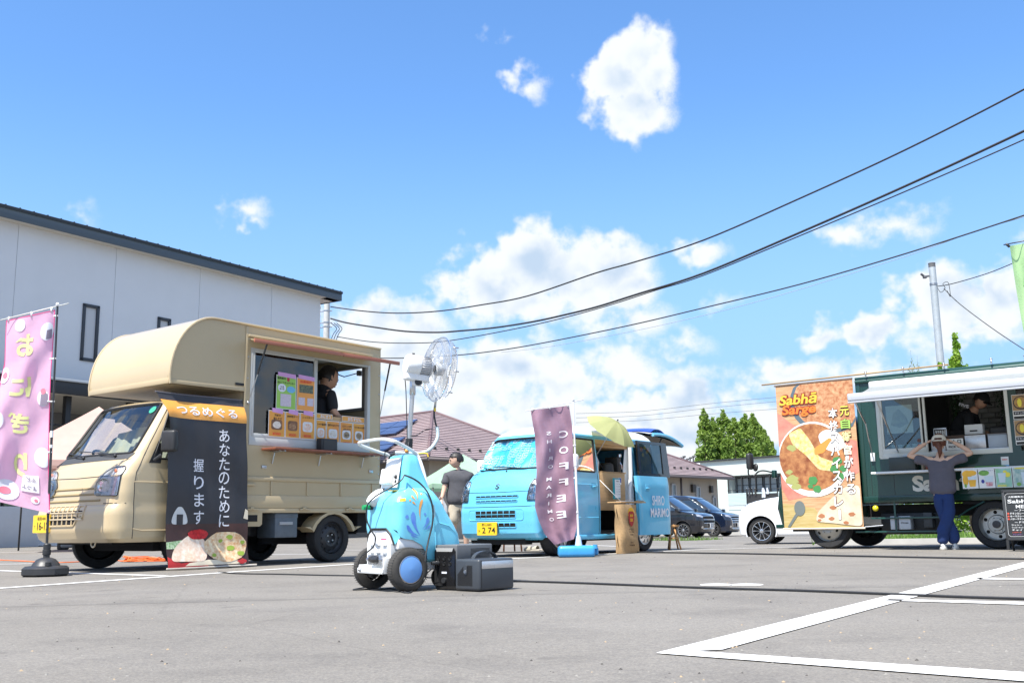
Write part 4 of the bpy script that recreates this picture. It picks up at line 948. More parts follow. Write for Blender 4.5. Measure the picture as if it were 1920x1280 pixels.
PALE=M('print_lilac',(.66,.60,.66),rough=.6,col2=(.5,.42,.5),vscale=60);BLU=M('print_skyblue',(.16,.45,.72),rough=.6)
info_sheet('green notice with black title and speech bubbles, taped high on the tan truck window',.97,.665,1.825,2.235,'sheet_green',(.30,.55,.10),[('title','t',('福島県内',.075,.04,.030,.13),INK),('title','t',('おにぎりキッチンカー',.15,.09,.028,.27),INK),('crest','r',(.16,.20,.018,.07,.01),M('crest_red',(.45,.04,.04))),('speech_bubble','e',(.085,.155,.062,.05),WTXT),('bubble_text','t',('つる',.085,.142,.022,.06),INK),('bubble_text','t',('めぐる',.085,.168,.022,.07),INK),('speech_bubble','e',(.225,.165,.065,.04),BLU),('code_square','r',(.065,.23,.225,.375,.005),PALE)])
info_sheet('orange notice with a dark picture panel, taped beside the green one',.655,.365,1.825,2.235,'sheet_orange',(.78,.33,.07),[('title','t',('出店情報',.145,.05,.036,.19),TRED),('photo_panel','r',(.04,.26,.085,.185,.003),M('pic_dark',(.03,.045,.04),rough=.4,col2=(.2,.22,.12),vscale=40)),('code_square','r',(.03,.13,.245,.34,.004),PALE),('code_square','r',(.17,.27,.245,.34,.004),PALE)])
def strip(lab,x0,x1,z0,z1,txt,yel):
 P0=near_truck('name_strip',lab,'sign strip');u0,u1=-x0,-x1
 mb=MB();patch(mb,WS2,[(u0,z0),(u1,z0),(u1,z1),(u0,z1)],off=.002);mb.done('paper',PAPER,P0)
 mb=MB();patch(mb,WS2,[(u0+.006,z0+.006),(u1-.006,z0+.006),(u1-.006,z1-.006),(u0+.006,z1-.006)],off=.003);mb.done('print',M('strip_orange',(.75,.3,.08),rough=.5,col2=(.75,.45,.05),vscale=1.5),P0)
 mb=MB();put_text(mb,WS2,txt,(u0+u1)/2+.02,(z0+z1)/2,.045,(u1-u0)*.6,off=.005,bold=.03);mb.done('lettering',WTXT,P0)
strip('short orange sign strip with white letters, left end of the counter board',.30,.02,1.76,1.825,'おにぎり',1)
strip('long orange sign strip with white letters, right end of the counter board',-.14,-.54,1.755,1.825,'おむすびん',1)
t=near_truck('card_box','small black box standing on the serving shelf','box');mb=MB();mb.box(.07,.335,.03,.12,1.347,1.50,.006);mb.done('case',BLK,t);mb=MB();mb.box(.10,.30,.121,.124,1.365,1.48);mb.done('front_panel',M('panel_dark',(.035,.036,.038),rough=.35),t)
t=near_truck('cooking_pot','steel cooking pot behind the left window pane of the tan truck','pot');mb=MB();mb.lathe([(.001,0),(.15,0),(.15,.30),(.16,.31),(.145,.31),(.14,.02)],(1.12,-.28,1.412),n=28);mb.done('pot_body',STEEL,t);mb=MB();mb.lathe([(.155,0),(.14,.02),(.03,.035),(.02,.06),(.001,.06)],(1.12,-.28,1.725),n=24);mb.done('lid',STEEL,t)
def cook1():
 H_=near_truck('person','man with short black hair in a dark apron looking down behind the tan truck counter','person')
 c=Vector((-.09,-.42,0));K=1.18
 def p(x,y,z):return(c.x+x*K,c.y+y*K,.93+z*K*.97)
 J={'pel':(p(.05,0,.68),(.17,.14)),'wst':(p(.03,0,.82),(.16,.13)),'che':(p(.0,0,.98),(.19,.14)),'shl':(p(-.02,0,1.06),(.17,.12)),'nek':(p(-.06,0,1.13),.075),'nk2':(p(-.09,0,1.17),.07),'sL':(p(-.01,.17,1.05),.08),'eL':(p(.0,.24,.82),.055),'wL':(p(-.20,.20,.72),.035),'sR':(p(-.01,-.17,1.05),.08),'eR':(p(.0,-.24,.82),.055),'wR':(p(-.20,-.16,.72),.035),'hL':(p(.05,.09,.62),.11),'kL':(p(-.10,.10,.36),.08),'aL':(p(.05,.10,.07),.05),'hR':(p(.05,-.09,.62),.11),'kR':(p(-.10,-.10,.36),.08),'aR':(p(.05,-.10,.07),.05)}
 bones=[('pel','wst'),('wst','che'),('che','shl'),('shl','nek'),('nek','nk2'),('shl','sL'),('sL','eL'),('eL','wL'),('shl','sR'),('sR','eR'),('eR','wR'),('pel','hL'),('hL','kL'),('kL','aL'),('pel','hR'),('hR','kR'),('kR','aR')]
 thin={k:(a,tuple(x*.72 for x in r) if isinstance(r,tuple) and k in('pel','wst','che','shl') else(r*.75 if k[0] in 's' and k!='shl' else r)) for k,(a,r) in J.items()}
 vs,fs=skin_mesh(thin,bones,2,'pel');mb=MB();mb.add(vs,fs,True)
 hc=Vector(p(-.13,0,1.245));h=.325;f,s,u=head_mb(mb,hc,h,(-.86,.16,-.34))
 for n_,q in(('wL',1),('wR',-1)):hand_mb(mb,J[n_][0],(-.9,-q*.3,-.3),(0,-q,-.5),.19,.5,q)
 mb.done('body',SKIN,H_,sharp=0,weld=False);face_parts(H_,hc,h,f,s,u)
 hb=MB();hair_mb(hb,hc,h,f,s,u,low=-.2,thick=1.03,front=.24,seed=2);hb.done('hair',HAIR,H_,sharp=0)
 sh={k:J[k] for k in('pel','wst','che','shl','sL','eL','sR','eR')};sh={k:(a,tuple(x*1.12+.01 for x in(r if isinstance(r,tuple) else(r,r)))) for k,(a,r) in sh.items()};sh['shl']=(sh['shl'][0],(.25,.175));sh['che']=(sh['che'][0],(.25,.18));sh['nk']=(p(-.055,0,1.135),.115)
 garment('shirt',sh,[('pel','wst'),('wst','che'),('che','shl'),('shl','nk'),('shl','sL'),('sL','eL'),('shl','sR'),('sR','eR')],M('shirt_black',(.015,.016,.02),rough=.85),H_,root='pel')
 ap={'a':(p(-.045,.0,.62),(.16,.15)),'b':(p(-.06,0,.82),(.15,.14)),'c':(p(-.085,0,1.0),(.135,.12)),'d':(p(-.07,0,1.08),(.08,.11))}
 garment('apron',ap,[('a','b'),('b','c'),('c','d')],M('apron_denim',(.03,.045,.075),rough=.9),H_)
 tr={k:(J[k][0],(J[k][1] if isinstance(J[k][1],float) else J[k][1][0])*1.12) for k in('pel','hL','kL','aL','hR','kR','aR')}
 garment('trousers',tr,[('pel','hL'),('hL','kL'),('kL','aL'),('pel','hR'),('hR','kR'),('kR','aR')],M('trouser_dark',(.02,.02,.024),rough=.9),H_,root='pel')
cook1()
# ------------------------------------------------------------------ banner flags on poles
def edge_at(pts,v):
 """pts: [(x, y)] from top to bottom; v in 0..1 by y"""
 y=pts[0][1]+(pts[-1][1]-pts[0][1])*v
 for a,b in zip(pts[:-1],pts[1:]):
  if y<=b[1] or b is pts[-1]:
   t=(y-a[1])/(b[1]-a[1]);return(a[0]+(b[0]-a[0])*t,y)
def flag_surf(leftpx,rightpx,Y,amp=.05,k=1.0,seed=0,slant=0.0):
 """cloth whose left and right borders are given top to bottom; u 0..1 left to right, v 0 bottom .. 1 top"""
 def fn(u,v):
  t=1-v;a=edge_at(leftpx,t);b=edge_at(rightpx,t);x=a[0]+(b[0]-a[0])*u;y=a[1]+(b[1]-a[1])*u
  fr=(1-u) if amp>0 else u
  d=amp*math.sin(u*5.5*k+t*4.2+seed)*(.25+fr)+amp*.45*math.sin(u*11*k-t*8+seed*2)+abs(amp)*.25*math.sin(t*19+u*9+seed)+.02*noise.noise(Vector((u*3,t*6,seed)))
  return P(x,y,Y+slant*(u-.5)+d)
 return Wave(fn)
def flag_base_round(o,c):
 pass
def pink_flag():
 b=G(85,1077);b.y=10.1;b.x=P(85,1075,10.1).x;b.z=0;Y=b.y
 F_=thing('banner_flag','pink banner flag with yellow mirrored letters and rice balls on a black pole, left edge','banner flag',b)
 I=Matrix.Translation(-b)
 S=flag_surf([(12,601),(9,680),(-4,740),(-14,820),(-22,900),(-25,935)],[(103,581),(101,620),(95,700),(92,800),(91,880),(93,962)],Y,.045,1,1.3)
 S=(lambda S0:Wave(lambda u,v:S0.fn(u,v)-b))(S)
 mb=MB();sheet(mb,S,0,1,0,1,46,90);mb.done('cloth',cloth_mat('pink_cloth',(.90,.55,.74),trans=.5),F_,sharp=0)
 mb=MB();mb.tube([S(0.002,v,0) for v in np.linspace(0,1,50)],.004,4);mb.tube([S(0.998,v,0) for v in np.linspace(0,1,50)],.004,4);mb.tube([S(u,.999,0) for u in np.linspace(0,1,20)],.004,4);mb.done('hem',M('hem_pink',(.75,.04,.22),rough=.7),F_,kind='stuff')
 yl=M('print_lime',(.68,.70,.30),rough=.7)
 for ch,u,v,h,w in(('お',.40,.845,.115,.38),('に',.42,.625,.105,.40),('ぎ',.43,.435,.11,.40),('り',.52,.22,.125,.24)):
  mb=MB()
  vs,fs=text2d(ch,.03);x0=min(a for a,_ in vs);x1=max(a for a,_ in vs);y0=min(q for _,q in vs);y1=max(q for _,q in vs)
  for sd in(-.005,.005):put_text(mb,S,ch,u,v,h,w,off=sd,bold=.035,mirror=True,maxe=.03)
  mb.done('letter',yl,F_,sharp=0)
 wt=M('print_flagwhite',(.70,.70,.78),rough=.7);dk=M('print_flaggrey',(.24,.20,.26),rough=.7);rd=M('print_flagred',(.75,.18,.25),rough=.7)
 def disc(name,u,v,ru,rv,mat,off=.007,rot=0,n=18,sq=False):
  pl=[(u+ru*math.cos(t),v+rv*math.sin(t)) for t in np.linspace(0,2*math.pi,n+1)[:-1]] if not sq else[(u-ru,v-rv),(u+ru,v-rv*.9),(u+ru*.9,v+rv),(u-ru*.8,v+rv*.85)]
  pl=[(min(.99,max(.01,a)),min(.99,max(.01,q))) for a,q in pl];m_=MB()
  patch(m_,S,pl,off=off,step=.05);m_.done(name,mat,F_,sharp=0)
 for a in((.30,.955,.10,.033),(.86,.90,.13,.045),(.06,.69,.10,.045),(.88,.565,.12,.04),(.04,.44,.12,.05),(.90,.27,.14,.05),(.05,.20,.12,.04),(.30,.075,.22,.055),(.78,.05,.07,.018)):disc('rice_ball_print',*a,wt)
 for a in((.90,.885,.055,.024),(.90,.56,.075,.03)):disc('seaweed_print',*a,dk,off=.011,sq=True)
 for a in((.08,.69,.05,.018),(.28,.07,.10,.02),(.80,.05,.03,.008),(.88,.60,.05,.015)):disc('plum_print',*a,rd,off=.011)
 disc('name_panel',.70,.13,.15,.045,M('print_cream',(.75,.72,.76),rough=.7),off=.010,sq=True)
 mb=MB();
 for tx,u,v,w in(('ふど',.72,.152,.17),('よつふ',.69,.11,.24)):
  vs,fs=text2d(tx,.02);x0=min(a for a,_ in vs);x1=max(a for a,_ in vs);y0=min(q for _,q in vs);y1=max(q for _,q in vs)
  mb.add([S(u-((a-(x0+x1)/2)/(x1-x0))*w,v+((q-(y0+y1)/2)/(y1-y0))*.022,.013) for a,q in vs],fs,False)
 mb.done('name_lettering',dk,F_,sharp=0)
 bot=Vector((0,0,.1));top=P(108,571,Y)-b
 pm=M('pole_black',(.03,.032,.036),rough=.35);
 mb=MB();mb.cyl(bot.lerp(top,.0),bot.lerp(top,.50),.0125);mb.cyl(bot.lerp(top,.5),top,.010);mb.done('pole',pm,F_)
 wm=M('arm_cream',(.72,.72,.66),rough=.4)
 mb=MB();mb.sphere(top,.018,10,8,(1,1,1.2));mb.cyl(bot.lerp(top,.48),bot.lerp(top,.505),.015);mb.cyl(bot.lerp(top,.44),bot.lerp(top,.452),.015);mb.done('pole_joint',WHT,F_,kind='stuff')
 mb=MB();mb.cyl(P(1,600,Y)-b,P(129,568.5,Y)-b,.0055,n=8);mb.done('cross_arm',wm,F_)
 for t in(.03,.24,.45,.70,.99):
  c=S(.995,1-t,0);q=bot.lerp(top,(c.z-bot.z)/(top.z-bot.z));mb=MB();d=(q-c).normalized();mb.box(0,0,0,0,0,0) if False else mb.tube([c-d*.02,c.lerp(q,.5),q+d*.012],.009,6);mb.done('cloth_tie',WHT,F_)
 for u in(.05,.52,.93):c=S(u,1,0);mb=MB();mb.tube([c-Vector((0,0,.02)),c+Vector((0,0,.035))],.010,6);mb.done('arm_tie',WHT,F_)
 mb=MB();mb.lathe([(.001,0),(.20,0),(.225,.02),(.225,.075),(.20,.095),(.14,.10),(.12,.13),(.09,.16),(.05,.175),(.032,.178),(.032,.26),(.001,.26)],n=8,smooth=True)
 mb2=MB();
 for k in range(8):
  t=k*math.pi/4+.39;mb2.box(0,0,0,0,0,0) if False else None
 mb.done('weight_base',M('base_black',(.03,.031,.034),rough=.42,var=.15,vscale=14,bump=.001),F_,sharp=45)
 mb=MB();mb.lathe([(.032,.20),(.038,.205),(.038,.25),(.03,.255),(.034,.26),(.034,.30),(.026,.31),(.013,.312)],n=14);mb.cyl((.08,-.13,.10),(.08,-.13,.135),.028,n=12);mb.done('clamp_collar',BLK,F_)
pink_flag()
def coffee_flag():
 b=G(1086,1043.5);Y=b.y
 F_=thing('banner_flag','faded purple coffee banner flag on a white pole with a blue water tank base','banner flag',b)
 S0=flag_surf([(995,769),(1003,820),(1006,880),(1003,950),(1010,975),(1022,1002),(1040,1021)],[(1067,760),(1073,800),(1075,850),(1076,900),(1080,950),(1082,985),(1076,1010)],Y,.05,1.2,2.2)
 S=Wave(lambda u,v:S0.fn(u,v)-b)
 mb=MB();sheet(mb,S,0,1,0,1,40,90);mb.done('cloth',cloth_mat('plum_cloth',(.30,.17,.23),col2=(.44,.27,.34),scale=3,trans=.35),F_,sharp=0)
 wt=M('print_pale',(.72,.68,.72),rough=.7)
 def put(ch,u,v,w,h,off=.006):
  mb=MB()
  vs,fs=text2d(ch,.012);x0=min(a for a,_ in vs);x1=max(a for a,_ in vs);y0=min(q for _,q in vs);y1=max(q for _,q in vs)
  for sd in(-off,off):put_text(mb,S,ch,u,v,h,w,off=sd,bold=.014,mirror=True,maxe=.035)
  mb.done('letter',wt,F_,sharp=0)
 for i,ch in enumerate('COFFEE'):put(ch,.72-.01*i+(.04 if i<4 else-.03*(i-3)),.795-i*.119,.24,.052)
 for i,ch in enumerate('SHIRO'):put(ch,.37,.815-i*.062,.13 if ch!='I' else .025,.026)
 for i,ch in enumerate('MARIMO'):put(ch,.34,.475-i*.060,.13 if ch!='I' else .025,.026)
 bot=P(1085,1022,Y)-b;top=P(1074.5,752,Y)-b
 pm=M('pole_white',(.72,.72,.74),rough=.35)
 mb=MB();mb.cyl(bot,bot.lerp(top,.56),.0155);mb.cyl(bot.lerp(top,.56),top,.0115);mb.done('pole',pm,F_)
 mb=MB();mb.sphere(top+Vector((0,0,.02)),.02,10,8,(1,1,1.3));mb.cyl(bot.lerp(top,.545),bot.lerp(top,.575),.02);mb.done('pole_joint',WHT,F_,kind='stuff')
 mb=MB();mb.cyl(P(985,770.5,Y)-b,P(1094,749,Y)-b,.006,n=8);mb.done('cross_arm',pm,F_)
 for t in(.30,.545,.80):c=S(1,1-t,0);q=bot.lerp(top,(c.z-bot.z)/(top.z-bot.z));mb=MB();mb.tube([c,q+Vector((.012,0,0))],.012,6);mb.done('cloth_tie',WHT,F_)
 for u in(.05,.5,.97):c=S(u,1,0);mb=MB();mb.tube([c-Vector((0,0,.02)),c+Vector((0,0,.03))],.011,6);mb.done('arm_tie',WHT,F_)
 BL=M('tank_blue',(.045,.30,.62),rough=.28,coat=.3,var=.05)
 mb=MB();mb.box(-.275,.20,-.17,.17,.0,.145,.045,4);mb.box(.19,.245,-.10,.10,.02,.13,.03,3);mb.done('water_tank',BL,F_)
 mb=MB();mb.cyl((.20,-.12,.105),(.20,-.12,.155),.03,n=14);mb.done('tank_cap',BL,F_)
 mb=MB();mb.lathe([(.05,.14),(.045,.16),(.03,.25),(.022,.27),(.016,.272)],(bot.x,bot.y,0),n=12);mb.done('pole_socket',M('socket_pale',(.45,.58,.72),rough=.4),F_)
coffee_flag()
def green_flag():
 Y=9.0;b=Vector((P(1990,1100,Y).x,Y,0));
 F_=thing('banner_flag','pale green banner flag cut off by the right edge of the picture','banner flag',b)
 S0=flag_surf([(1893,461),(1905,540),(1917,610),(1930,680),(1940,760),(1950,850)],[(1985,445),(1990,540),(1993,620),(1996,700),(1998,780),(2000,850)],Y,.04,1.2,.4)
 S=Wave(lambda u,v:S0.fn(u,v)-b);mb=MB();sheet(mb,S,0,1,0,1,30,60);mb.done('cloth',cloth_mat('mint_cloth',(.42,.66,.32),col2=(.55,.78,.42),scale=3,trans=.45),F_,sharp=0)
 mb=MB()
 for a,q,r_,s_ in((.16,.74,.30,0),(.3,.45,.28,2)):mb.tube([S(min(.98,a+r_*(.5+.5*math.cos(t+s_))),q+.12*math.sin(t+s_),-.002) for t in np.linspace(0,2.6,14)],.010,4)
 mb.done('leaf_print',M('print_sage',(.25,.48,.2),rough=.7),F_,kind='stuff')
 top=P(2003,437,Y)-b;mb=MB();mb.cyl((0,0,.12),top,.012);mb.done('pole',M('pole_black',(.03,.03,.03)),F_)
 mb=MB();mb.cyl(P(1882,459,Y)-b,P(2012,434,Y)-b,.0055,n=8);mb.cyl(P(1886,457,Y)-b,P(1893,463,Y)-b,.012,n=8);mb.done('cross_arm',M('pole_black',(.03,.03,.03)),F_)
 mb=MB();mb.lathe([(.001,0),(.2,0),(.22,.03),(.22,.07),(.12,.11),(.03,.17),(.03,.25)],n=12);mb.done('weight_base',BLK,F_)
green_flag()
# ------------------------------------------------------------------ wheeled mist fan
CYAN=M('cyan_plastic',(.17,.60,.78),rough=.24,coat=.5,var=.03,vscale=3,spec=.5)
CY=thing('mist_fan','light blue wheeled mist fan machine with a caged fan head on a pole','fan',G(770,1109),heading=53)
CYF=in_frame(CY);CYI=CYF.inverted()
def cart():
 yc=-.27
 st=[(.18,-.17,-.38,.17,.03,.03,0),(.20,.04,-.41,.195,.04,.05,0),(.24,.06,-.44,.205,.05,.06,0),(.30,.075,-.455,.215,.05,.07,.01),(.36,.085,-.44,.22,.06,.07,.01),(.42,.09,-.405,.222,.06,.07,.012),(.52,.085,-.335,.222,.065,.07,.012),(.58,.085,-.295,.222,.06,.06,.012),(.61,.07,-.27,.218,.07,.06,.01),(.635,.05,-.255,.205,.07,.06,.01),(.65,.02,-.25,.185,.06,.05,.01),(.662,-.01,-.245,.16,.05,.05,0),(.675,-.02,-.24,.148,.05,.05,0),(.72,-.025,-.225,.14,.045,.05,0),(.80,-.035,-.19,.132,.04,.05,0),(.87,-.045,-.165,.125,.04,.04,0),(.895,-.05,-.155,.115,.04,.04,0),(.905,-.07,-.14,.09,.03,.03,0)]
 low=[(.6,.40),(.07,.40),(.045,.35),(.01,.338),(-.05,.33),(-.12,.295),(-.17,.23),(-.19,.1),(.6,.1)]
 SH=Matrix.Translation((-.215,0,0));SC=Matrix.Translation((-.185,0,-.02));SK=Matrix.Translation((-.30,0,0));SP_=Matrix.Translation((-.12,0,-.03))
 def MBs(t=SH):m_=MB();m_.T=t;return m_
 fr=[(yc-.4,-.1),(yc-.175,.30),(yc-.15,.37),(yc-.10,.405),(yc+.10,.405),(yc+.15,.37),(yc+.175,.30),(yc+.4,-.1)]
 frp=[(yc-.4,.1),(yc-.4,.30)]+fr[1:-1]+[(yc+.4,.30),(yc+.4,.1)]
 _,S=body('hull',st,CYAN,CY,[('L',low),('R',low),('F',frp)],y0=yc,nside=60,nfront=26)
 L_,F=S['L'],S['F']
 blk=M('gasket_black',(.015,.015,.016),rough=.5)
 mb=MB();line_on(mb,F,fr[1:-1],w=.007,off=.001,step=.02);mb.done('edge_gasket',blk,CY,kind='stuff')
 mb=MBs();mb.prism([(yc-.16,.13),(yc+.16,.13),(yc+.16,.31),(yc+.135,.365),(yc+.09,.395),(yc-.09,.395),(yc-.135,.365),(yc-.16,.31)],-.05,.30,'x');mb.box(0.0,.27,yc-.205,yc+.205,.27,.345,.01);mb.done('chassis_box',WHT,CY)
 for i in range(3):
  for z in(.295,.245):mb=MBs();mb.box(.30,.312,yc-.11+i*.085,yc-.06+i*.085,z,z+.012,.004);mb.done('louvre',WHT,CY)
 mb=MBs();mb.box(.30,.37,yc-.17,yc+.17,.115,.13,.004);mb.box(.355,.37,yc-.17,yc+.17,.115,.15,.004);mb.box(.30,.36,yc+.155,yc+.17,.12,.22,.004);mb.box(.30,.36,yc-.17,yc-.155,.12,.17,.004);mb.done('front_tray',WHT,CY)
 mb=MBs();mb.box(.3005,.302,yc+.03,yc+.10,.335,.343);mb.done('warning_print',M('print_pink',(.8,.1,.25)),CY)
 mb=MBs();mb.lathe([(.001,-.06),(.022,-.055),(.03,-.02),(.03,.02),(.022,.055),(.001,.06)],(.335,yc+.01,.205),(0,1,0),n=16);pm=mb.done('pump',M('pump_dark',(.03,.03,.032),rough=.25),CY)
 for s_ in(-1,1):mb=MBs();mb.cyl((.335,yc+.01+s_*.055,.205),(.335,yc+.01+s_*.10,.205),.013,n=10);mb.box(.302,.345,yc+.01+s_*.07-.01,yc+.01+s_*.07+.01,.17,.235,.003);mb.done('pump_fitting',STEEL,pm)
 mb=MBs();mb.tube([(.335,yc+.11,.205),(.345,yc+.145,.20),(.35,yc+.152,.17),(.35,yc+.15,.13)],.007,8);mb.done('steel_pipe',STEEL,CY)
 WM=M('hub_blue',(.14,.32,.66),rough=.35,coat=.2)
 def cwheel(x,y,r,w,s_,hub=True):
  wo=bpy.data.objects.new('wheel',None);COL.objects.link(wo);wo.parent=CY;wo.location=(x,y,r)
  m_=MB();m_.lathe([(r*.64,0),(r*.66,.004),(r*.80,.006),(r*.93,-.004),(r*.985,-.014),(r,-w*.3),(r,-w*.7),(r*.97,-w+.01),(r*.6,-w)] if s_>0 else[(r*.64,0),(r*.8,-.006),(r*.93,.004),(r,w*.3),(r,w*.7),(r*.97,w-.01),(r*.6,w)],(0,0,0),(0,1,0),n=40)
  m_.done('tyre',M('tyre_worn',(.045,.043,.040),rough=.85,var=.2,vscale=30),wo);m_=MB()
  for k in range(52):
   t=2*math.pi*k/52;p=Vector((math.cos(t),0,math.sin(t)));q=Vector((-math.sin(t),0,math.cos(t)))
   for j in range(4):
    y0_=-s_*(w*(.14+.2*j));m_.add([p*(r+.0015)+q*.0055+Vector((0,y0_-.005,0)),p*(r+.0015)+q*.0055+Vector((0,y0_+.005,0)),p*(r+.0015)-q*.001+Vector((0,y0_+.005,0)),p*(r+.0015)-q*.001+Vector((0,y0_-.005,0))],[(0,1,2,3)],False)
  m_.done('tread',M('tread_grey',(.09,.085,.08),rough=.9),wo,kind='stuff');m_=MB()
  if hub:
   m_.lathe([(r*.62,-.006),(r*.63,.004),(r*.60,.006)],(0,0,0),(0,1,0),n=40);m_.done('hub_ring',STEEL,wo);m_=MB();m_.lathe([(r*.60,.004),(r*.4,.010),(.001,.013)],(0,0,0),(0,1,0),n=36);m_.done('hub_cap',WM,wo)
  else:
   m_.lathe([(r*.62,.0),(r*.5,.02),(r*.2,.03),(.001,.03)],(0,0,0),(0,1,0),n=24);m_.done('hub_cap',STEEL,wo)
  return wo
 cwheel(0,0,.142,.075,1);cwheel(0,-.54,.142,.075,-1,False)
 mb=MB();mb.cyl((0,-.47,.142),(0,-.06,.142),.014);mb.done('axle',STEEL,CY)
 mb=MB();mb.lathe([(.001,-.02),(.06,-.02),(.075,-.01),(.075,.01),(.06,.02),(.001,.02)],(-.34,yc+.12,.076),(.3,1,0),n=24);cs=mb.done('castor_wheel',RUB,CY);mb=MB();mb.box(-.38,-.31,yc+.085,yc+.155,.08,.19,.006);mb.done('castor_fork',STEEL,cs)
 mb=MBs(SP_);mb.add([(.125,yc-.12,.71),(.125,yc+.10,.71),(.082,yc+.085,.91),(.082,yc-.105,.91)],[(0,1,2,3)]);mb.done('control_plate',WHT,CY)
 mb=MB();mb.T=SC@Matrix.Translation((.145,yc-.035,.775))@Matrix.Rotation(R(-10),4,'Y');mb.box(-.05,.06,-.075,.075,-.06,.05,.012,3);mb.T=None;mb.done('control_box',WHT,CY)
 for z in(.775,.745):mb=MBs(SC);mb.cyl((.16,yc+.04,z),(.17,yc+.062,z),.014,n=12);mb.cyl((.17,yc+.062,z),(.185,yc+.07,z-.01),.010,n=10);mb.done('cable_gland',BLK,CY)
 mb=MBs(SC);mb.box(.06,.10,yc-.08,yc+.06,.885,.89);mb.done('top_label',PAPER,CY)
 mb=MB();mb.T=Matrix.Translation((.062,yc-.08,.615))@Matrix.Rotation(R(42),4,'Y');mb.lathe([(.001,.03),(.055,.03),(.068,.022),(.068,.0),(.06,-.03)],n=26);mb.T=None;mb.done('filler_cap',WHT,CY)
 mb=MBs(SK);mb.cyl((.30,yc-.10,.545),(.36,yc-.10,.55),.018,n=12);mb.cyl((.36,yc-.1,.55),(.395,yc-.10,.55),.014,n=12);mb.done('tap_fitting',STEEL,CY)
 mb=MBs(SK);mb.cyl((.365,yc-.10,.55),(.405,yc-.10,.55),.017,n=12);mb.done('hose_connector',BLK,CY);mb=MBs(SK);mb.cyl((.405,yc-.10,.55),(.455,yc-.10,.55),.0165,n=14);mb.cyl((.425,yc-.10,.55),(.435,yc-.10,.55),.019,n=14);mb.done('green_coupling',M('coupling_green',(.01,.30,.09),rough=.35),CY)
 yl=M('label_yellow',(.80,.55,.04),rough=.5)
 mb=MB();patch(mb,L_,[(.05,.600),(.01,.605),(.01,.585),(.05,.58)],off=.002,step=.02);mb.done('warning_label',yl,CY);mb=MB();mb.box(-.0,.045,yc+.05,yc+.11,.655,.66);mb.done('warning_label',yl,CY)
 OG=M('splash_orange',(.85,.40,.10),rough=.3);BG=M('splash_blue',(.045,.12,.62),rough=.3,col2=(.16,.36,.75),vscale=7)
 def onl(x,y,yl=-.05):
  o_,d_=CYI@Vector((0,0,CAMH)),CYI.to_3x3()@ray(x,y);return o_+d_*((yl-o_.y)/d_.y)
 def cr(a,b):q=onl(638+a*.3761,788+b*.3761);return Vector((q.x,q.z))
 def drop(name,a0,b0,a1,b1,w,mat,bend=.0):
  p=cr(a0,b0);q=cr(a1,b1);ln=(q-p).length;d=(q-p)/ln;n_=Vector((-d.y,d.x));w*=.00135*.5;A=[];B=[]
  for i in range(13):
   t=i/12;c=p+d*ln*t+n_*bend*ln*math.sin(math.pi*t);ww=w*(t**1.25)*1.15 if t<.78 else w*.84*math.sqrt(max(.02,1-((t-.78)/.22)**2));A.append(tuple(c+n_*ww));B.append(tuple(c-n_*ww))
  mb_=MB();patch(mb_,L_,A+B[::-1],off=.0018,step=.015);mb_.done(name,mat,CY,sharp=0)
 for t_ in((400,575,360,455,34,-.10),(398,575,330,522,24,-.12),(394,579,352,568,13,-.1),(406,542,438,482,24,.12),(410,540,448,522,15,.15)):drop('blue_drop_graphic',*t_[:5],BG,t_[5])
 for t_ in((384,402,389,333,19,.0),(400,502,409,390,19,-.10),(379,402,356,374,12,0),(379,424,358,405,11,.05)):drop('orange_drop_graphic',*t_[:5],OG,t_[5])
 for a_,b_,r_,mt in((332,480,9,BG),(421,466,6,BG),(347,398,5,OG),(408,366,5,OG)):
  c_=cr(a_,b_);r_*=.0014;mb=MB();patch(mb,L_,[(c_.x+r_*math.cos(t),c_.y+r_*math.sin(t)) for t in np.linspace(0,6.2832,13)[:-1]],off=.0018,step=.02);mb.done('dot_graphic',mt,CY,sharp=0)
 mb=MB();line_on(mb,L_,[(-.25,.44),(-.33,.42),(-.39,.37),(-.42,.30)],w=.004,off=.001,step=.02);line_on(mb,L_,[(-.17,.62),(-.22,.40),(-.24,.20)],w=.004,off=0,step=.03);mb.done('moulded_ridge',CYAN,CY,kind='stuff')
 mb=MB();mb.tube([L_(-.20,.56,.012),L_(-.21,.50,.014),L_(-.19,.44,.01)],.0035,6);mb.done('latch_rod',STEEL,CY)
 def px(pts,Y):return[CYI@P(x,y,y_) for(x,y),y_ in zip(pts,Y)]
 def smooth_path(pts,n=5):
  out=[]
  for i in range(len(pts)-1):
   p0=pts[max(0,i-1)];p1=pts[i];p2=pts[i+1];p3=pts[min(len(pts)-1,i+2)]
   for j in range(n):
    t=j/n;out.append(.5*((2*p1)+(p2-p0)*t+(2*p0-5*p1+4*p2-p3)*t*t+(3*p1-p0-3*p2+p3)*t**3))
  out.append(pts[-1]);return out
 hp=px([(801,912),(793,880),(784,856),(775,846),(745,829),(735,826),(715,823),(680,828),(673,831),(680,836),(710,847),(729,854),(735,872)],[7.13,7.14,7.16,7.13,6.98,6.97,7.05,7.17,7.22,7.26,7.36,7.42,7.44])
 mb=MB();mb.tube(smooth_path(hp),.0115,10);mb.done('push_handle',M('tube_white',(.72,.74,.72),rough=.3),CY)
 mb=MB();mb.tube([CYI@P(722,846,7.3),CYI@P(721,856,7.3),CYI@P(723,866,7.3)],.004,5);mb.done('cable_tie',BLK,CY)
 ga=px([(742,848.5),(765,849),(790,849),(806,842),(817,828),(821,815),(819,800)],[7.35,7.32,7.3,7.3,7.32,7.34,7.35])
 mb=MB();mb.tube(smooth_path(ga),.0125,10);mb.done('hose_arm',M('tube_grey',(.42,.50,.52),rough=.4),CY)
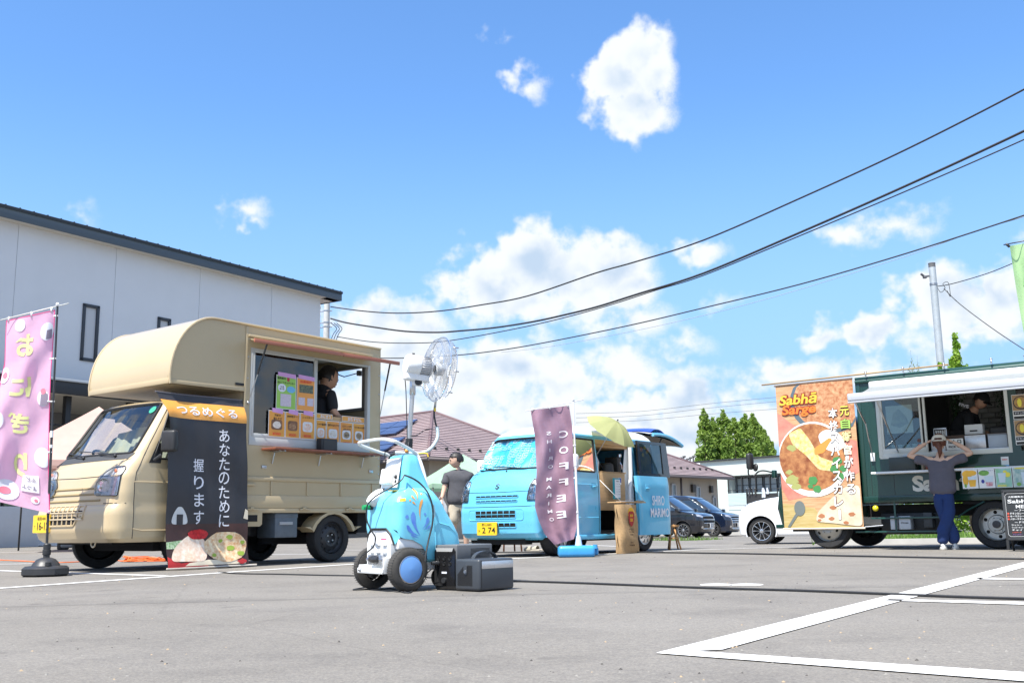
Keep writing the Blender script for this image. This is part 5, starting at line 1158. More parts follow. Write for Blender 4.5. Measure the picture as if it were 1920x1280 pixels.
 hs=px([(819,801),(816,790),(814,775),(815,762),(817,750)],[7.35]*5);mb=MB();mb.tube(smooth_path(hs),.0065,8);mb.done('black_hose',BLK,CY)
 mb=MB();mb.cyl(CYI@P(815.5,771,7.35),CYI@P(815.3,765,7.35),.0085,n=10);mb.done('yellow_ring',yl,CY)
 mb=MB();mb.cyl(CYI@P(815.5,764,7.35),CYI@P(818,745,7.33),.0085,.006,n=10);mb.done('hose_nozzle',STEEL,CY)
 wr=px([(742,849),(735,852),(729,862),(725,880)],[7.35,7.35,7.38,7.4]);mb=MB();mb.tube(smooth_path(wr),.009,8);mb.done('hose_bend',BLK,CY)
 mb=MB();mb.cyl(CYI@P(766,838,7.36),CYI@P(773.5,735,7.33),.0165,n=14);po=mb.done('pole',ALU,CY)
 mb=MB();mb.cyl(CYI@P(765,852,7.36),CYI@P(767.5,822,7.36),.030,.026,n=16);mb.done('pole_clamp',BLK,CY)
 for k in range(12):
  t=k*math.pi/6;c0=CYI@P(765.5,842,7.36);mb=MB();mb.cyl(c0+Vector((.029*math.cos(t),.029*math.sin(t),-.02)),c0+Vector((.027*math.cos(t),.027*math.sin(t),.05)),.0045,n=5);mb.done('clamp_rib',BLK,CY) if k%2==0 else None
 mb=MB();mb.tube([CYI@P(783,850,7.2),CYI@P(795,849,7.2),CYI@P(801,850,7.2),CYI@P(803,856,7.2)],.005,6);mb.done('yellow_hook',yl,CY)
 mb=MB();mb.cyl(CYI@P(762,842,7.3),CYI@P(762,848,7.3),.012,n=8);mb.done('orange_tab',M('tab_orange',(.8,.3,.05)),CY)
 hc=CYI@P(822,692,7.30);ax=(CYI.to_3x3()@Vector((.885,.43,-.10))).normalized();u=ax.orthogonal().normalized();
 up=(Vector((0,0,1))-ax*ax.z).normalized();w_=ax.cross(up);RF=.232;dp=.075
 def ringp(r_,h,n=48):return[hc+ax*h+(up*math.cos(t)+w_*math.sin(t))*r_ for t in np.linspace(0,2*math.pi,n+1)[:-1]]
 WIRE=M('chrome_wire',(.80,.81,.83),rough=.15,metal=1)
 mb=MB()
 prof_f=[(.045,.085),(.10,.085),(.16,.078),(.21,.055),(.232,.0)];prof_b=[(.075,-.075),(.12,-.075),(.17,-.065),(.215,-.04),(.232,0)]
 for prof in(prof_f,prof_b):
  for k in range(80):
   t=2*math.pi*k/80;d=up*math.cos(t)+w_*math.sin(t);mb.tube([hc+d*r_+ax*h for r_,h in prof],.00085,3,caps=False)
  for r_,h in prof[:-1]:mb.tube(ringp(r_,h),.0013,4,True)
 cg=mb.done('fan_cage',WIRE,CY,kind='stuff')
 mb=MB();mb.tube(ringp(.233,0),.0045,6,True);mb.done('cage_rim',WIRE,CY)
 mb=MB();mb.tube(ringp(.205,.06),.0022,6,True);mb.tube(ringp(.205,-.045),.0022,6,True);mb.done('mist_ring',WIRE,CY,kind='stuff')
 for t in(.9,1.75,2.5):d=up*math.cos(t)+w_*math.sin(t);mb=MB();mb.cyl(hc+d*.22+ax*.03,hc+d*.225+ax*.07,.0045,n=8);mb.done('mist_nozzle',STEEL,CY)
 BLD=glass_mat('blade_clear',(.80,.82,.84),refl=.9,rough=.12)
 BLD2=M('blade_silver',(.60,.62,.64),rough=.3,metal=.4,alpha=.62)
 for k in range(4):
  t0=k*math.pi/2+.5;mb=MB()
  def bf(a,b_,t0=t0):
   r_=.04+.165*a;t=t0+(.25+.5*a)*(b_-.1)*1.7-.25*a;return hc+(up*math.cos(t)+w_*math.sin(t))*r_+ax*(.035*(b_-.5)*(1-.3*a)+.01*math.sin(a*3))
  mb.grid(bf,12,8);mb.done('fan_blade',BLD2,CY,sharp=0)
 mb=MB();mb.lathe([(.001,.055),(.02,.05),(.045,.03),(.048,-.02),(.03,-.03)],hc,ax,n=28);mb.done('blade_hub',M('hub_grey',(.5,.52,.54),rough=.3),CY)
 mb=MB();mb.lathe([(.035,-.05),(.062,-.06),(.066,-.08),(.066,-.15),(.060,-.155)],hc,ax,n=36);mo=mb.done('motor_casing',M('casing_grey',(.52,.53,.55),rough=.35,metal=.3),CY)
 mb=MB()
 for k in range(28):
  t=2*math.pi*k/28;d=up*math.cos(t)+w_*math.sin(t);mb.cyl(hc+d*.068-ax*.075,hc+d*.068-ax*.148,.0028,n=4)
 mb.done('cooling_fins',M('fin_grey',(.35,.36,.38),rough=.4,metal=.5),mo,kind='stuff')
 mb=MB();mb.lathe([(.070,-.15),(.074,-.16),(.074,-.235),(.066,-.25),(.001,-.252)],hc,ax,n=36);mb.done('motor_cover',WHT,CY)
 sidev=ax.cross(up);mb=MB();b0=hc-ax*.165-up*.095
 mb.T=Matrix(((ax.x,sidev.x,up.x,b0.x),(ax.y,sidev.y,up.y,b0.y),(ax.z,sidev.z,up.z,b0.z),(0,0,0,1)));mb.box(-.085,.10,-.035,.035,-.018,.035,.012,3);mb.box(-.02,.05,-.02,.02,-.05,-.01,.008);mb.T=None;mb.done('swivel_housing',WHT,CY)
 kb=CYI@P(783,716,7.22);mb=MB();mb.cyl(kb-w_*.02,kb+w_*.022,.026,n=12);mb.done('tilt_knob',BLK,CY)
 mb=MB();q0=CYI@P(773.5,740,7.33);q1=CYI@P(774,712,7.33);mb.cyl(q0,q1,.022,n=10);mb.done('pole_head',ALU,CY)
 mb=MB();mb.cyl(hc-ax*.20+up*.072,hc-ax*.20+up*.086,.010,n=8);mb.done('oscillation_knob',BLK,CY)
 cb=px([(759,706),(761,730),(762,760),(763,800),(764,838)],[7.25,7.3,7.3,7.3,7.32]);mb=MB();mb.tube(smooth_path(cb),.0035,6);mb.done('motor_cable',BLK,CY)
 cb=px([(817,803),(800,805),(790,810),(781,816),(770,817)],[7.33]*5);mb=MB();mb.tube(smooth_path(cb),.003,6);mb.done('branch_cable',BLK,CY)
 c1=px([(758,890),(752,900),(735,912),(715,923),(698,935),(688,950),(688,975),(697,995),(704,1008),(700,1024),(688,1035),(676,1045),(671,1062)],[6.95,6.93,6.93,6.93,6.95,6.97,6.98,6.97,6.98,6.98,7.0,7.02,7.05])
 mb=MB();mb.tube(smooth_path(c1),.005,7);mb.done('front_cable',BLK,CY)
 c2=px([(758,890),(775,897)],[6.95,6.95])+[onl(x,y,yl) for x,y,yl in((790,908,-.07),(803,925,-.03),(811,950,-.02),(811,980,-.015),(804,1010,-.01),(799,1035,.01),(797,1052,.02))]
 mb=MB();mb.tube(smooth_path(c2),.006,7);mb.done('side_cable',BLK,CY)
 CY['_']=1;del CY['_']
 return smooth_path
SP=cart()
def ground_cable(lab,pts,r,mat=None,name='power_cable',cat='cable',lift=0.0,hgt=None,group=None):
 q=[]
 for i,p in enumerate(pts):
  g=G(*p[:2]);z=p[2] if len(p)>2 else 0;
  if z:g=P(p[0],p[1],p[3]) if len(p)>3 else g
  else:g.z=gz(g.x,g.y)+r+.001
  q.append(g)
 out=SP(q,8);out=[Vector((p.x,p.y,max(p.z,gz(p.x,p.y)+r))) for p in out]
 mb=MB();mb.tube(out,r,6);return mb.done(name,mat or BLK,None,lab,cat,group)
ground_cable('long black cable running over the asphalt from the black power box to the right edge',[(960,1090.5),(1100,1095),(1300,1103),(1500,1109),(1700,1117),(1800,1121),(1960,1126)],.0075)
ground_cable('thin black cable on the asphalt from the tan truck banner to the fan cart',[(410,1073),(450,1076),(520,1077),(600,1079),(660,1080),(790,1083),(900,1088.5)],.006)
ground_cable('far black cable lying in front of the dark green truck',[(905,1036),(1050,1035),(1220,1036.5),(1400,1039),(1600,1043.5),(1800,1047.5),(1960,1049.5)],.010)
ground_cable('black cable looping on the ground under the fan cart',[(812,1064,1,6.93),(800,1075,1,6.93),(793,1090,1,6.9),(780,1104),(768,1112),(758,1109),(765,1104),(775,1107),(760,1112),(735,1104),(715,1105),(700,1104),(680,1106),(662,1106),(690,1101),(712,1098),(714,1092),(705,1085,1,7.2),(690,1078,1,7.15),(672,1068,1,7.05)],.0042)
oc=M('cord_orange',(.80,.16,.03),rough=.5)
ground_cable('orange extension cord from the left edge to under the tan truck',[(-30,1049),(40,1052),(90,1055),(140,1054),(200,1050),(245,1053),(270,1049),(290,1052)],.007,oc,'extension_cord','cord')
def coil():
 rr=random.Random(4);pts=[];c=G(272,1053)
 for k in range(90):
  t=k*.55;pts.append(c+Vector((.36*math.cos(t)*(.5+rr.random()*.6),.22*math.sin(t)*(.5+rr.random()*.6)+.1,.012+.075*rr.random()*(k/90))))
 mb=MB();mb.tube(SP(pts,3),.007,5);mb.done('extension_cord',oc,None,'tangled heap of orange cord under the tan truck behind its banner','cord')
coil()
# ------------------------------------------------------------------ two power boxes beside the cart
def small_station():
 o=thing('power_station','dark grey portable power box with silver band and carry handle','power box',G(899,1109.5),heading=42)
 DG=M('box_slate',(.045,.052,.062),rough=.42,var=.06);W,Lh,H=.225,.335,.205
 mb=MB();mb.box(-.012,-Lh*0-.0,-W,0,0,0) if False else None
 mb.box(-Lh,0,-W,0,.006,H,.018,3);mb.done('case',DG,o)
 mb=MB();mb.box(-Lh+.012,-.02,-.001,.002,H*.70,H-.014,.001);mb.done('silver_band',M('silver_band',(.62,.63,.66),rough=.25,metal=.8),o)
 mb=MB();mb.box(-.022,-.018,.0,.0022,.012,H-.01);mb.done('case_joint',SEAL,o)
 gm=M('grille_black',(.006,.006,.007),rough=.8);mb=MB()
 for i in range(22):
  y=-W+.035+(i-6)*.012
  a,b=(y,.035),(y+.13,.165)
  lo,hi=-W+.028,-.062;t0=max(0,(lo-a[0])/.13);t1=min(1,(hi-a[0])/.13)
  if t1-t0<.05:continue
  p=(a[0]+.13*t0,a[1]+.13*t0);q=(a[0]+.13*t1,a[1]+.13*t1)
  mb.add([(.0012,p[0]-.002,p[1]+.002),(.0012,p[0]+.002,p[1]-.002),(.0012,q[0]+.002,q[1]-.002),(.0012,q[0]-.002,q[1]+.002)],[(0,1,2,3)])
 mb.done('vent_slots',gm,o,kind='stuff')
 mb=MB();mb.prism(rpoly(-W+.088,-W+.118,.105,.17,.0149,5),0,.006,'x');hb=mb.done('button_plate',DG,o)
 mb=MB();mb.lathe([(.011,0),(.010,.004),(.001,.004)],(.006,-W+.103,.125),(1,0,0),n=16);mb.done('power_button',STEEL,hb)
 pts=[(-Lh*.5+.105*math.cos(t),-W/2,H-.006+.048*math.sin(t)) for t in np.linspace(0,math.pi,13)]
 mb=MB();k=len(pts)
 vs=[];
 for(x,y,z),t in zip(pts,np.linspace(0,math.pi,13)):
  for dy in(-.016,.016):
   for dr in(0,.007):vs.append((x+dr*math.cos(t),y+dy,z+dr*math.sin(t)))
 fs=[]
 for i in range(k-1):
  a=i*4;b=a+4;fs+=[(a,a+1,b+1,b),(a+2,b+2,b+3,a+3),(a+1,a+3,b+3,b+1),(a,b,b+2,a+2)]
 mb.add(vs,fs,True);mb.done('carry_handle',DG,o)
def tall_station():
 o=thing('power_station','tall black power box with grey top and wall sockets, with the fan plugged in','power box',G(856,1107),heading=40)
 W,Lh,H=.20,.36,.295
 mb=MB();mb.box(-Lh,0,-W,0,.008,H*.66,.014,3);mb.done('lower_case',M('case_black',(.02,.021,.023),rough=.3,coat=.2),o)
 mb=MB();mb.box(-Lh,-.004,-W,0,H*.66-.004,H,.008,3);mb.done('upper_case',M('case_grey',(.13,.135,.14),rough=.4,var=.05),o)
 mb=MB();mb.prism([(-W+.008,.03),(-.008,.03),(-.008,H*.86),(-.025,H*.93),(-W+.025,H*.93),(-W+.008,H*.86)],-.002,.008,'x');fp=mb.done('socket_panel',M('case_gloss',(.012,.012,.013),rough=.12),o)
 mb=MB();mb.prism([(-W+.02,H*.93),(-.02,H*.93),(-.03,H*.85),(-W+.03,H*.85)],.006,.0105,'x');mb.done('display',M('display_silver',(.5,.5,.48),rough=.3,metal=.3),fp)
 for i in range(3):
  for j in range(2):mb=MB();mb.lathe([(.014,.0),(.013,.004),(.001,.001)],(.008,-W+.045+i*.052,H*(.70-.12*j)),(1,0,0),n=14);mb.done('socket',M('socket_black',(.004,.004,.004),rough=.6),fp)
 mb=MB();mb.box(.008,.0095,-W+.075,-W+.12,H*.37,H*.41);mb.done('marking',WTXT,fp)
 mb=MB();mb.cyl((.008,-W+.1,H*.22),(.022,-W+.1,H*.22),.018,n=16);mb.done('round_port',BLK,fp)
 mb=MB();mb.cyl((.01,-W+.045,H*.60),(.06,-W+.03,H*.60),.016,.011,n=12);mb.done('plug',BLK,o)
 mb=MB()
 for i in range(8):mb.box(-Lh+.03,-.14,.0,.0015,H*.69+i*.0085,H*.69+i*.0085+.004)
 mb.done('vent_slots',M('slot_black',(.01,.01,.01),rough=.8),o,kind='stuff')
 for x in(-.03,-Lh+.03):mb=MB();mb.box(x-.02,x+.02,-W+.01,-.01,0,.012);mb.done('foot',RUB,o)
small_station();tall_station()
# ------------------------------------------------------------------ light blue coffee van
VB=M('van_blue',(.13,.50,.74),rough=.3,coat=.6,var=.03,vscale=2)
VW=M('van_white',(.78,.79,.80),rough=.3,coat=.5)
V=thing('coffee_van','light blue microvan with white roof, raised tailgate and open sliding door','van',G(1213,1033),heading=37.5)
VFR=in_frame(V)
def recolour(o,fn,mats):
 for m in mats:o.data.materials.append(m)
 for p in o.data.polygons:p.material_index=fn(p.center,p.normal)
def van():
 yc=-.70;W=.67
 st=[(.22,2.60,-.52,.60,.10,.06,.05),(.25,2.68,-.56,.655,.12,.08,.06),(.31,2.72,-.58,.67,.11,.08,.05),(.45,2.735,-.59,.675,.115,.08,.05),(.60,2.735,-.60,.677,.115,.08,.05),(.66,2.72,-.60,.677,.115,.08,.05),(.80,2.70,-.60,.677,.115,.08,.055),(.92,2.665,-.595,.675,.12,.08,.065),(1.02,2.61,-.59,.67,.15,.08,.10),(1.09,2.545,-.585,.665,.15,.08,.11),(1.13,2.48,-.58,.66,.14,.08,.12),(1.15,2.42,-.58,.658,.13,.08,.12),(1.60,2.10,-.50,.61,.13,.09,.10),(1.655,2.05,-.48,.60,.14,.1,.10),(1.70,1.98,-.46,.575,.18,.12,.09),(1.75,1.86,-.42,.52,.2,.14,.07),(1.79,1.70,-.36,.43,.2,.15,.05),(1.815,1.45,-.25,.30,.15,.12,.03)]
 ws=[(yc-.60,1.165),(yc+.60,1.165),(yc+.53,1.60),(yc-.53,1.60)]
 fw=[(2.22,1.14),(1.28,1.13),(1.25,1.585),(1.98,1.59)]
 op=[(1.20,.27),(1.20,1.60),(.24,1.60),(.20,.27)]
 rw=[(.16,1.14),(-.46,1.14),(-.38,1.58),(.16,1.58)]
 o,S=body('bodyshell',st,VB,V,[('F',ws),('L',fw),('L',op),('L',rw),('R',fw),('R',rw)],y0=yc,arches=[(2.17,.28,.33),(0.0,.28,.33)],nback=14)
 recolour(o,lambda c,n:1 if c.z>1.665 else 0,[VW])
 F,L_,R_=S['F'],S['L'],S['R']
 window(V,F,ws,'windscreen',GLASS,.014,r=.07)
 window(V,L_,fw,'door_window',glass_mat('green_glass',(.30,.42,.38)),.014);window(V,R_,fw,'door_window',DGLASS);window(V,R_,rw,'side_window',DGLASS)
 for x in(2.17,0):arch_trim(V,x,.28,.33,yc+W,.25,VB,.25);arch_trim(V,x,.28,.33,yc-W,.25,VB,.25,inward=1)
 SR=M('alloy_silver',(.62,.63,.65),rough=.28,metal=.85)
 for x,y,s_ in((-.03,-.045,1),(2.17,-.045,1),(0,yc*2+.03,-1),(2.17,yc*2+.03,-1)):wheel(V,(x,y,.278),.278,.155,s_,style='hub',rimmat=SR,rim=.68)
 tq=M('shade_turquoise',(.05,.50,.70),rough=.45,var=.08);sh=MB()
 def sf(a,b):return Vector((2.34-.30*b+.02*math.sin(a*14+b*3)+.012*math.sin(a*33-b*9),yc-.57+a*1.14,1.17+.42*b*(1-.06*math.sin(a*9))))
 sh.grid(sf,40,14);so_=sh.done('sunshade',tq,V,sharp=0);pt=MB();rr=random.Random(5)
 for i in range(14):
  for j in range(6):
   if rr.random()<.25:continue
   a=(i+.5)/14+.01*rr.random();b=(j+.5)/6;w,h=.028,.065
   cell=[(-w,-h,w,-h+.014),(-w,h-.014,w,h),(-w,-h,-w+.006,h),(w-.006,-h,w,h*.2),(-w*.4,-h*.3,w*.5,-h*.3+.014),(-w*.4,-h*.3,-w*.4+.006,h*.5)]
   for(x0,y0_,x1,y1_) in cell:pt.add([sf(a+p,min(1,b+q))+Vector((.012,0,.006)) for p,q in((x0,y0_),(x1,y0_),(x1,y1_),(x0,y1_))],[(0,1,2,3)],False)
 pt.done('maze_pattern',M('print_white',(.72,.74,.80)),so_,kind='stuff')
 for(a,b,c,d) in((yc+.30,1.15,yc-.30,1.20),(yc-.22,1.15,yc-.60,1.21)):mb=MB();mb.tube([F(a+(c-a)*t,b+(d-b)*t,.02) for t in np.linspace(0,1,10)],.007,6);mb.done('wiper',BLK,V)
 mb=MB();mb.box(2.05,2.45,yc-.6,yc+.6,.9,1.12,.03);mb.done('dashboard',BLK,V)
 seam(V,F,[(yc-.56,.855),(yc,.845),(yc+.56,.855)]);seam(V,F,[(yc-.66,.66),(yc-.4,.655),(yc+.4,.655),(yc+.66,.66)])
 seam(V,F,[(yc-.56,.85),(yc-.57,1.0),(yc-.5,1.12)]);seam(V,F,[(yc+.56,.85),(yc+.57,1.0),(yc+.5,1.12)])
 dk=M('grille_dark',(.008,.008,.009));gb=M('van_grille_blue',(.11,.42,.62),rough=.4)
 for(y0_,y1_,z0,z1,nb) in((-.36,.36,.775,.805,8),(-.35,.35,.715,.742,8),(-.34,.34,.505,.605,7),(-.12,.34,.385,.445,5)):
  poly=round_poly([(yc+y0_,z0),(yc+y1_,z0),(yc+y1_,z1),(yc+y0_,z1)],.012);mb=MB();patch(mb,F,poly,off=.002,step=.06);g=mb.done('grille_opening',dk,V)
  mb=MB();line_on(mb,F,poly,w=.007,off=.002,closed=True);mb.done('grille_frame',VB,g)
  for k in range(1,nb):y=yc+y0_+(y1_-y0_)*k/nb;mb=MB();mb.tube([F(y,z0,.006),F(y,z1,.006)],.004,5);mb.done('grille_bar',gb,g)
  if z1-z0>.08:mb=MB();mb.tube([F(y,(z0+z1)/2,.006) for y in np.linspace(yc+y0_,yc+y1_,8)],.005,5);mb.done('grille_bar',gb,g)
 mb=MB();line_on(mb,F,round_poly([(yc-.46,.48),(yc+.46,.48),(yc+.46,.62),(yc-.46,.62)],.04),w=.008,off=-.001,closed=True);mb.done('bumper_crease',VB,V)
 for s_ in(1,-1):
  poly=[(yc+s_*a,b) for a,b in((.50,.735),(.515,.93),(.54,1.0),(.625,1.015),(.64,.735))]
  if s_<0:poly=poly[::-1]
  mb=MB();patch(mb,F,poly,off=.001,step=.03);hl=mb.done('headlight',M('lamp_reflector',(.55,.57,.6)),V);mb=MB();patch(mb,F,poly,off=.02,step=.03,back=.02);mb.done('lamp_lens',LENS,hl)
  for z in(.80,.90):mb=MB();mb.lathe([(.045,.012),(.04,0),(.01,-.012),(.001,-.012)],F(yc+s_*.57,z,.004),(1,s_*.3,0),n=16);mb.done('lamp_bowl',CHR,hl)
  mb=MB();line_on(mb,F,poly,w=.005,off=.002,closed=True);mb.done('lamp_gasket',SEAL,hl)
 mb=MB();e=[(-.9,.25),(0,1),(.9,.45),(.62,.2),(.05,.55),(-.3,.3),(.9,-.25),(0,-1),(-.9,-.45),(-.62,-.2),(-.05,-.55),(.3,-.3)]
 patch(mb,F,[(yc+a*.042,.925+b*.044) for a,b in e],off=.008,step=.05,back=.008);mb.done('emblem',CHR,V)
 number_plate(V,Flat((2.765,0,0),(0,1,0),(0,0,1)),-.80,.372,.335,.17,'郡山880','2 74','あ')
 mb=MB();mb.sphere(F(yc+.02,1.125,.01),.012,8,6);mb.done('washer_nozzle',BLK,V)
 for y,s_ in((yc+W+.11,1),(yc-W-.11,-1)):
  mb=MB();mb.T=Matrix.Translation((2.02,y,1.245));mb.box(-.05,.05,-.085,.085,-.10,.10,.035,3);mb.T=None;mb.tube([(2.06,y-s_*.12,1.17),(2.03,y-s_*.03,1.18)],.016,6);mb.done('wing_mirror',VW,V)
 seam(V,L_,[(2.06,.64),(2.20,.75),(2.22,1.12)]);seam(V,L_,[(1.235,.27),(1.235,1.6)]);mb=MB();line_on(mb,L_,[(2.3,.96),(1.25,.95)],w=.008,off=-.002);line_on(mb,L_,[(1.8,.50),(1.25,.50)],w=.01,off=-.003);mb.done('body_crease',VB,V)
 hd=M('handle_blue',(.09,.36,.55),rough=.4)
 mb=MB();patch(mb,L_,rpoly(1.29,1.41,.88,.98,.02),off=.003,step=.05);h_=mb.done('door_handle',hd,V);mb=MB();mb.tube([L_(1.30,.925,.02),L_(1.40,.925,.02)],.01,6);mb.done('handle_grip',VB,h_)
 mb=MB();line_on(mb,L_,[(2.0,1.635),(-.40,1.635)],w=.016,off=.0);mb.done('roof_gutter',VB,V)
 mb=MB();mb.box(.2,1.8,yc+W-.03,yc+W+.012,.205,.27,.01);mb.done('sill',VB,V)
 mb=MB();mb.add([(.24,-.06,1.60),(.20,-.06,.27),(.30,-.10,.30),(.38,-.16,.75),(.36,-.16,1.1),(.32,-.12,1.60)],[(0,1,2,3,4,5)]);
 for pts,r_ in(([(.30,-.05,1.60),(.31,-.05,1.1),(.36,-.05,.85),(.34,-.05,.6),(.22,-.05,.38),(.18,-.05,.27)],.028),):mb.tube(SP([Vector(p) for p in pts],5),r_,8)
 mb.done('door_jamb',VW,V)
 mb=MB();mb.box(.2,1.22,-1.3,-.06,.26,.32);mb.box(.2,1.22,-.10,-.04,.255,.30,.01);mb.done('cabin_floor',M('floor_dark',(.03,.03,.03),rough=.8),V)
 mb=MB();mb.box(1.20,1.24,-1.34,-.10,.3,1.62);mb.done('cabin_partition',M('lining_brown',(.16,.09,.05),rough=.8),V)
 mb=MB();mb.box(-.45,1.2,-1.30,-1.27,.6,1.62);mb.done('cabin_curtain',M('curtain_grey',(.50,.50,.49),rough=.8,var=.15,vscale=9,bump=.01,bscale=5),V)
 mb=MB();mb.box(.24,1.2,-.55,-.10,1.50,1.535,.004);mb.box(.24,1.2,-.12,-.08,1.535,1.60,.004);mb.done('wooden_shelf',OAK,V)
 mb=MB();mb.box(.44,1.19,-.09,-.07,.60,1.145,.003);mb.done('counter_panel',OAK,V);mb=MB();mb.box(.40,1.19,-.55,-.07,1.13,1.15,.003);mb.done('counter_top',OAK,V)
 mb=MB();mb.box(-.45,.2,-1.25,-.2,.32,.8);mb.done('rear_cabinet',M('lining_dark',(.04,.035,.03),rough=.8),V)
 dp=MB();prof=[(.24,.0),(.45,.012),(.62,.018),(.80,.014),(.97,.018),(1.10,.004)]
 def df(a,b):
  z=.24+.865*b;k=0
  while k<len(prof)-2 and prof[k+1][0]<z:k+=1
  t=(z-prof[k][0])/(prof[k+1][0]-prof[k][0]);y=prof[k][1]*(1-t)+prof[k+1][1]*t
  xl=.245+.045*b-.0;xr=-.675+.035*b;e=.02*(abs(2*a-1)**14)
  return Vector((xl+(xr-xl)*a,.055+y-e,z))
 dp.grid(df,24,24);dp.grid(lambda a,b:df(a,b)-Vector((0,.05,0)),4,4)
 k=[df(t,0) for t in np.linspace(0,1,12)]+[df(1,t) for t in np.linspace(0,1,12)]+[df(t,1) for t in np.linspace(1,0,12)]+[df(0,t) for t in np.linspace(1,0,12)];n=len(k)
 dp.add(k+[p-Vector((0,.05,0)) for p in k],[(i,(i+1)%n,n+(i+1)%n,n+i) for i in range(n)],False);sd=dp.done('sliding_door',VB,V,sharp=40)
 DS=Wave(lambda u,v:df((.2-u)/.92 if False else(.207+.02-u-.02)/.93,(v-.24)/.865))
 DF=Flat((0,.086,0),(-1,0,0),(0,0,1))
 ib=MB();put_text(ib,DF,'SHIRO',.245,.745,.145,.37,off=.003,bold=.016);put_text(ib,DF,'MARIMO',.285,.565,.135,.56,off=.003,bold=.016);ib.done('door_lettering',WTXT,sd)
 mb=MB();mb.box(-.02,.10,.062,.078,.88,.98,.01);hh=mb.done('door_handle',hd,sd);mb=MB();mb.tube([(-.01,.088,.925),(.09,.088,.925)],.01,6);mb.done('handle_grip',VB,hh)
 fr=[(.23,1.10),(-.70,1.10),(-.60,1.625),(.27,1.625)];fi=[(.16,1.145),(-.50,1.145),(-.44,1.585),(.20,1.585)]
 mb=MB();DL=Flat((0,.055,0),(-1,0,0),(0,0,1));A=[(-a,b) for a,b in fr];B=[(-a,b) for a,b in fi]
 for i in range(4):
  j=(i+1)%4;q=[DL(*A[i]),DL(*A[j]),DL(*B[j]),DL(*B[i])];mb.add(q+[p-Vector((0,.03,0)) for p in q],[(0,1,2,3),(7,6,5,4),(0,4,5,1),(2,6,7,3)],False)
 mb.done('window_pillar',M('pillar_black',(.012,.012,.013),rough=.15,coat=1),sd)
 mb=MB();mb.add([DL(a,b,-.012) for a,b in B],[(0,1,2,3)],False);wg=mb.done('side_window',glass_mat('side_glass',(.6,.7,.7)),sd)
 mb=MB();mb.add([DL(*p,-.02) for p in((-.16,1.145),(.16,1.145),(.16,1.585),(-.20,1.585))],[(0,1,2,3)]);mb.done('window_sticker',M('sticker_print',(.28,.22,.04),rough=.5,col2=(.05,.09,.06),vscale=9),sd)
 mb=MB();mb.add([DL(*p,-.02) for p in((.22,1.145),(.50,1.145),(.44,1.585),(.18,1.585))],[(0,1,2,3)]);mb.done('window_blind',M('blind_blue',(.15,.38,.55),rough=.4,col2=(.45,.6,.7),vscale=3),sd)
 for(a,b,r_,c) in((-.12,1.50,.045,'sticker_orange'),(-.02,1.53,.04,'sticker_yellow'),(.07,1.50,.045,'sticker_orange'),(-.08,1.42,.035,'sticker_yellow'),(.03,1.46,.03,'sticker_yellow')):
  mb=MB();patch(mb,DL,[(a+r_*math.cos(t),b+r_*.8*math.sin(t)) for t in np.linspace(0,6.2832,11)[:-1]],off=-.015);mb.done('cat_sticker',M(c,(.75,.30,.04) if 'or' in c else(.7,.5,.05),rough=.5),sd)
 def tg(a,b):
  x=-.40-1.12*b;z=1.825+.06*math.sin(b*2.2)-.16*b**2.2;y=yc+(a-.5)*(1.16-.06*b);z-=.05*(abs(2*a-1)**3);return Vector((x,y,z))
 mb=MB();mb.grid(tg,18,18);gtop=mb.done('tailgate',VB,V);recolour(gtop,lambda c,n:1 if c.x>-.62 else 0,[VW])
 mb=MB();mb.grid(lambda a,b:tg(a,.06+.93*b)-Vector((0,0,.045+.03*math.sin(b*3))),14,14);mb.done('tailgate_lining',M('lining_taupe',(.17,.14,.11),rough=.8),gtop)
 mb=MB();mb.tube([tg(a,1.0)-Vector((0,0,.02)) for a in np.linspace(0,1,12)],.032,8);mb.tube([tg(1,b)-Vector((0,0,.02)) for b in np.linspace(.1,1,12)],.028,8);mb.tube([tg(0,b)-Vector((0,0,.02)) for b in np.linspace(.1,1,12)],.028,8);mb.done('tailgate_edge',VB,gtop)
 mb=MB();mb.grid(lambda a,b:tg(.04+.92*a,.12+.42*b)+Vector((0,0,.012+.05*math.sin(b*3.14))),14,10);mb.done('spoiler',M('spoiler_blue',(.03,.07,.42),rough=.3,coat=.5),gtop)
 for y in(yc+.52,yc-.52):mb=MB();mb.cyl((-.95,y,1.80),(-.52,y,1.30),.010);mb.done('gas_strut',BLK,gtop)
 mb=MB();mb.box(-.62,-.56,yc-.55,yc+.55,.3,.7);mb.box(-.1,2.4,yc-.45,yc+.45,.18,.28);mb.box(2.45,2.62,yc-.4,yc+.4,.16,.26);mb.done('underbody',UNDER,V)
 mb=MB();mb.box(1.45,1.62,-.7,-.2,.62,1.3,.05);mb.box(1.35,1.9,-.7,-.2,.45,.66,.05);mb.done('seat',M('seat_grey',(.06,.06,.065),rough=.9),V)
van()
def near_van(name,label,cat,group=None):
 o=thing(name,label,cat,V.location,group=group);o.rotation_euler=V.rotation_euler;return o
t=near_van('cocktail_shaker','steel cocktail shaker on the van counter','shaker');mb=MB();mb.lathe([(.001,0),(.045,0),(.055,.13),(.05,.15),(.03,.20),(.028,.24),(.001,.245)],(1.02,-.20,1.152),n=18);mb.done('cup',STEEL,t)
t=near_van('kettle','black coffee kettle with a long spout on the van counter','kettle');mb=MB();mb.lathe([(.001,0),(.11,0),(.10,.11),(.07,.135),(.001,.14)],(.70,-.22,1.152),n=20);kb_=mb.done('kettle_body',BLK,t);mb=MB();mb.tube([(.80,-.22,1.21),(.86,-.22,1.25),(.90,-.22,1.29)],.010,6);mb.tube([(.61,-.22,1.2),(.55,-.22,1.24),(.60,-.22,1.30)],.01,6);mb.done('spout',BLK,t)
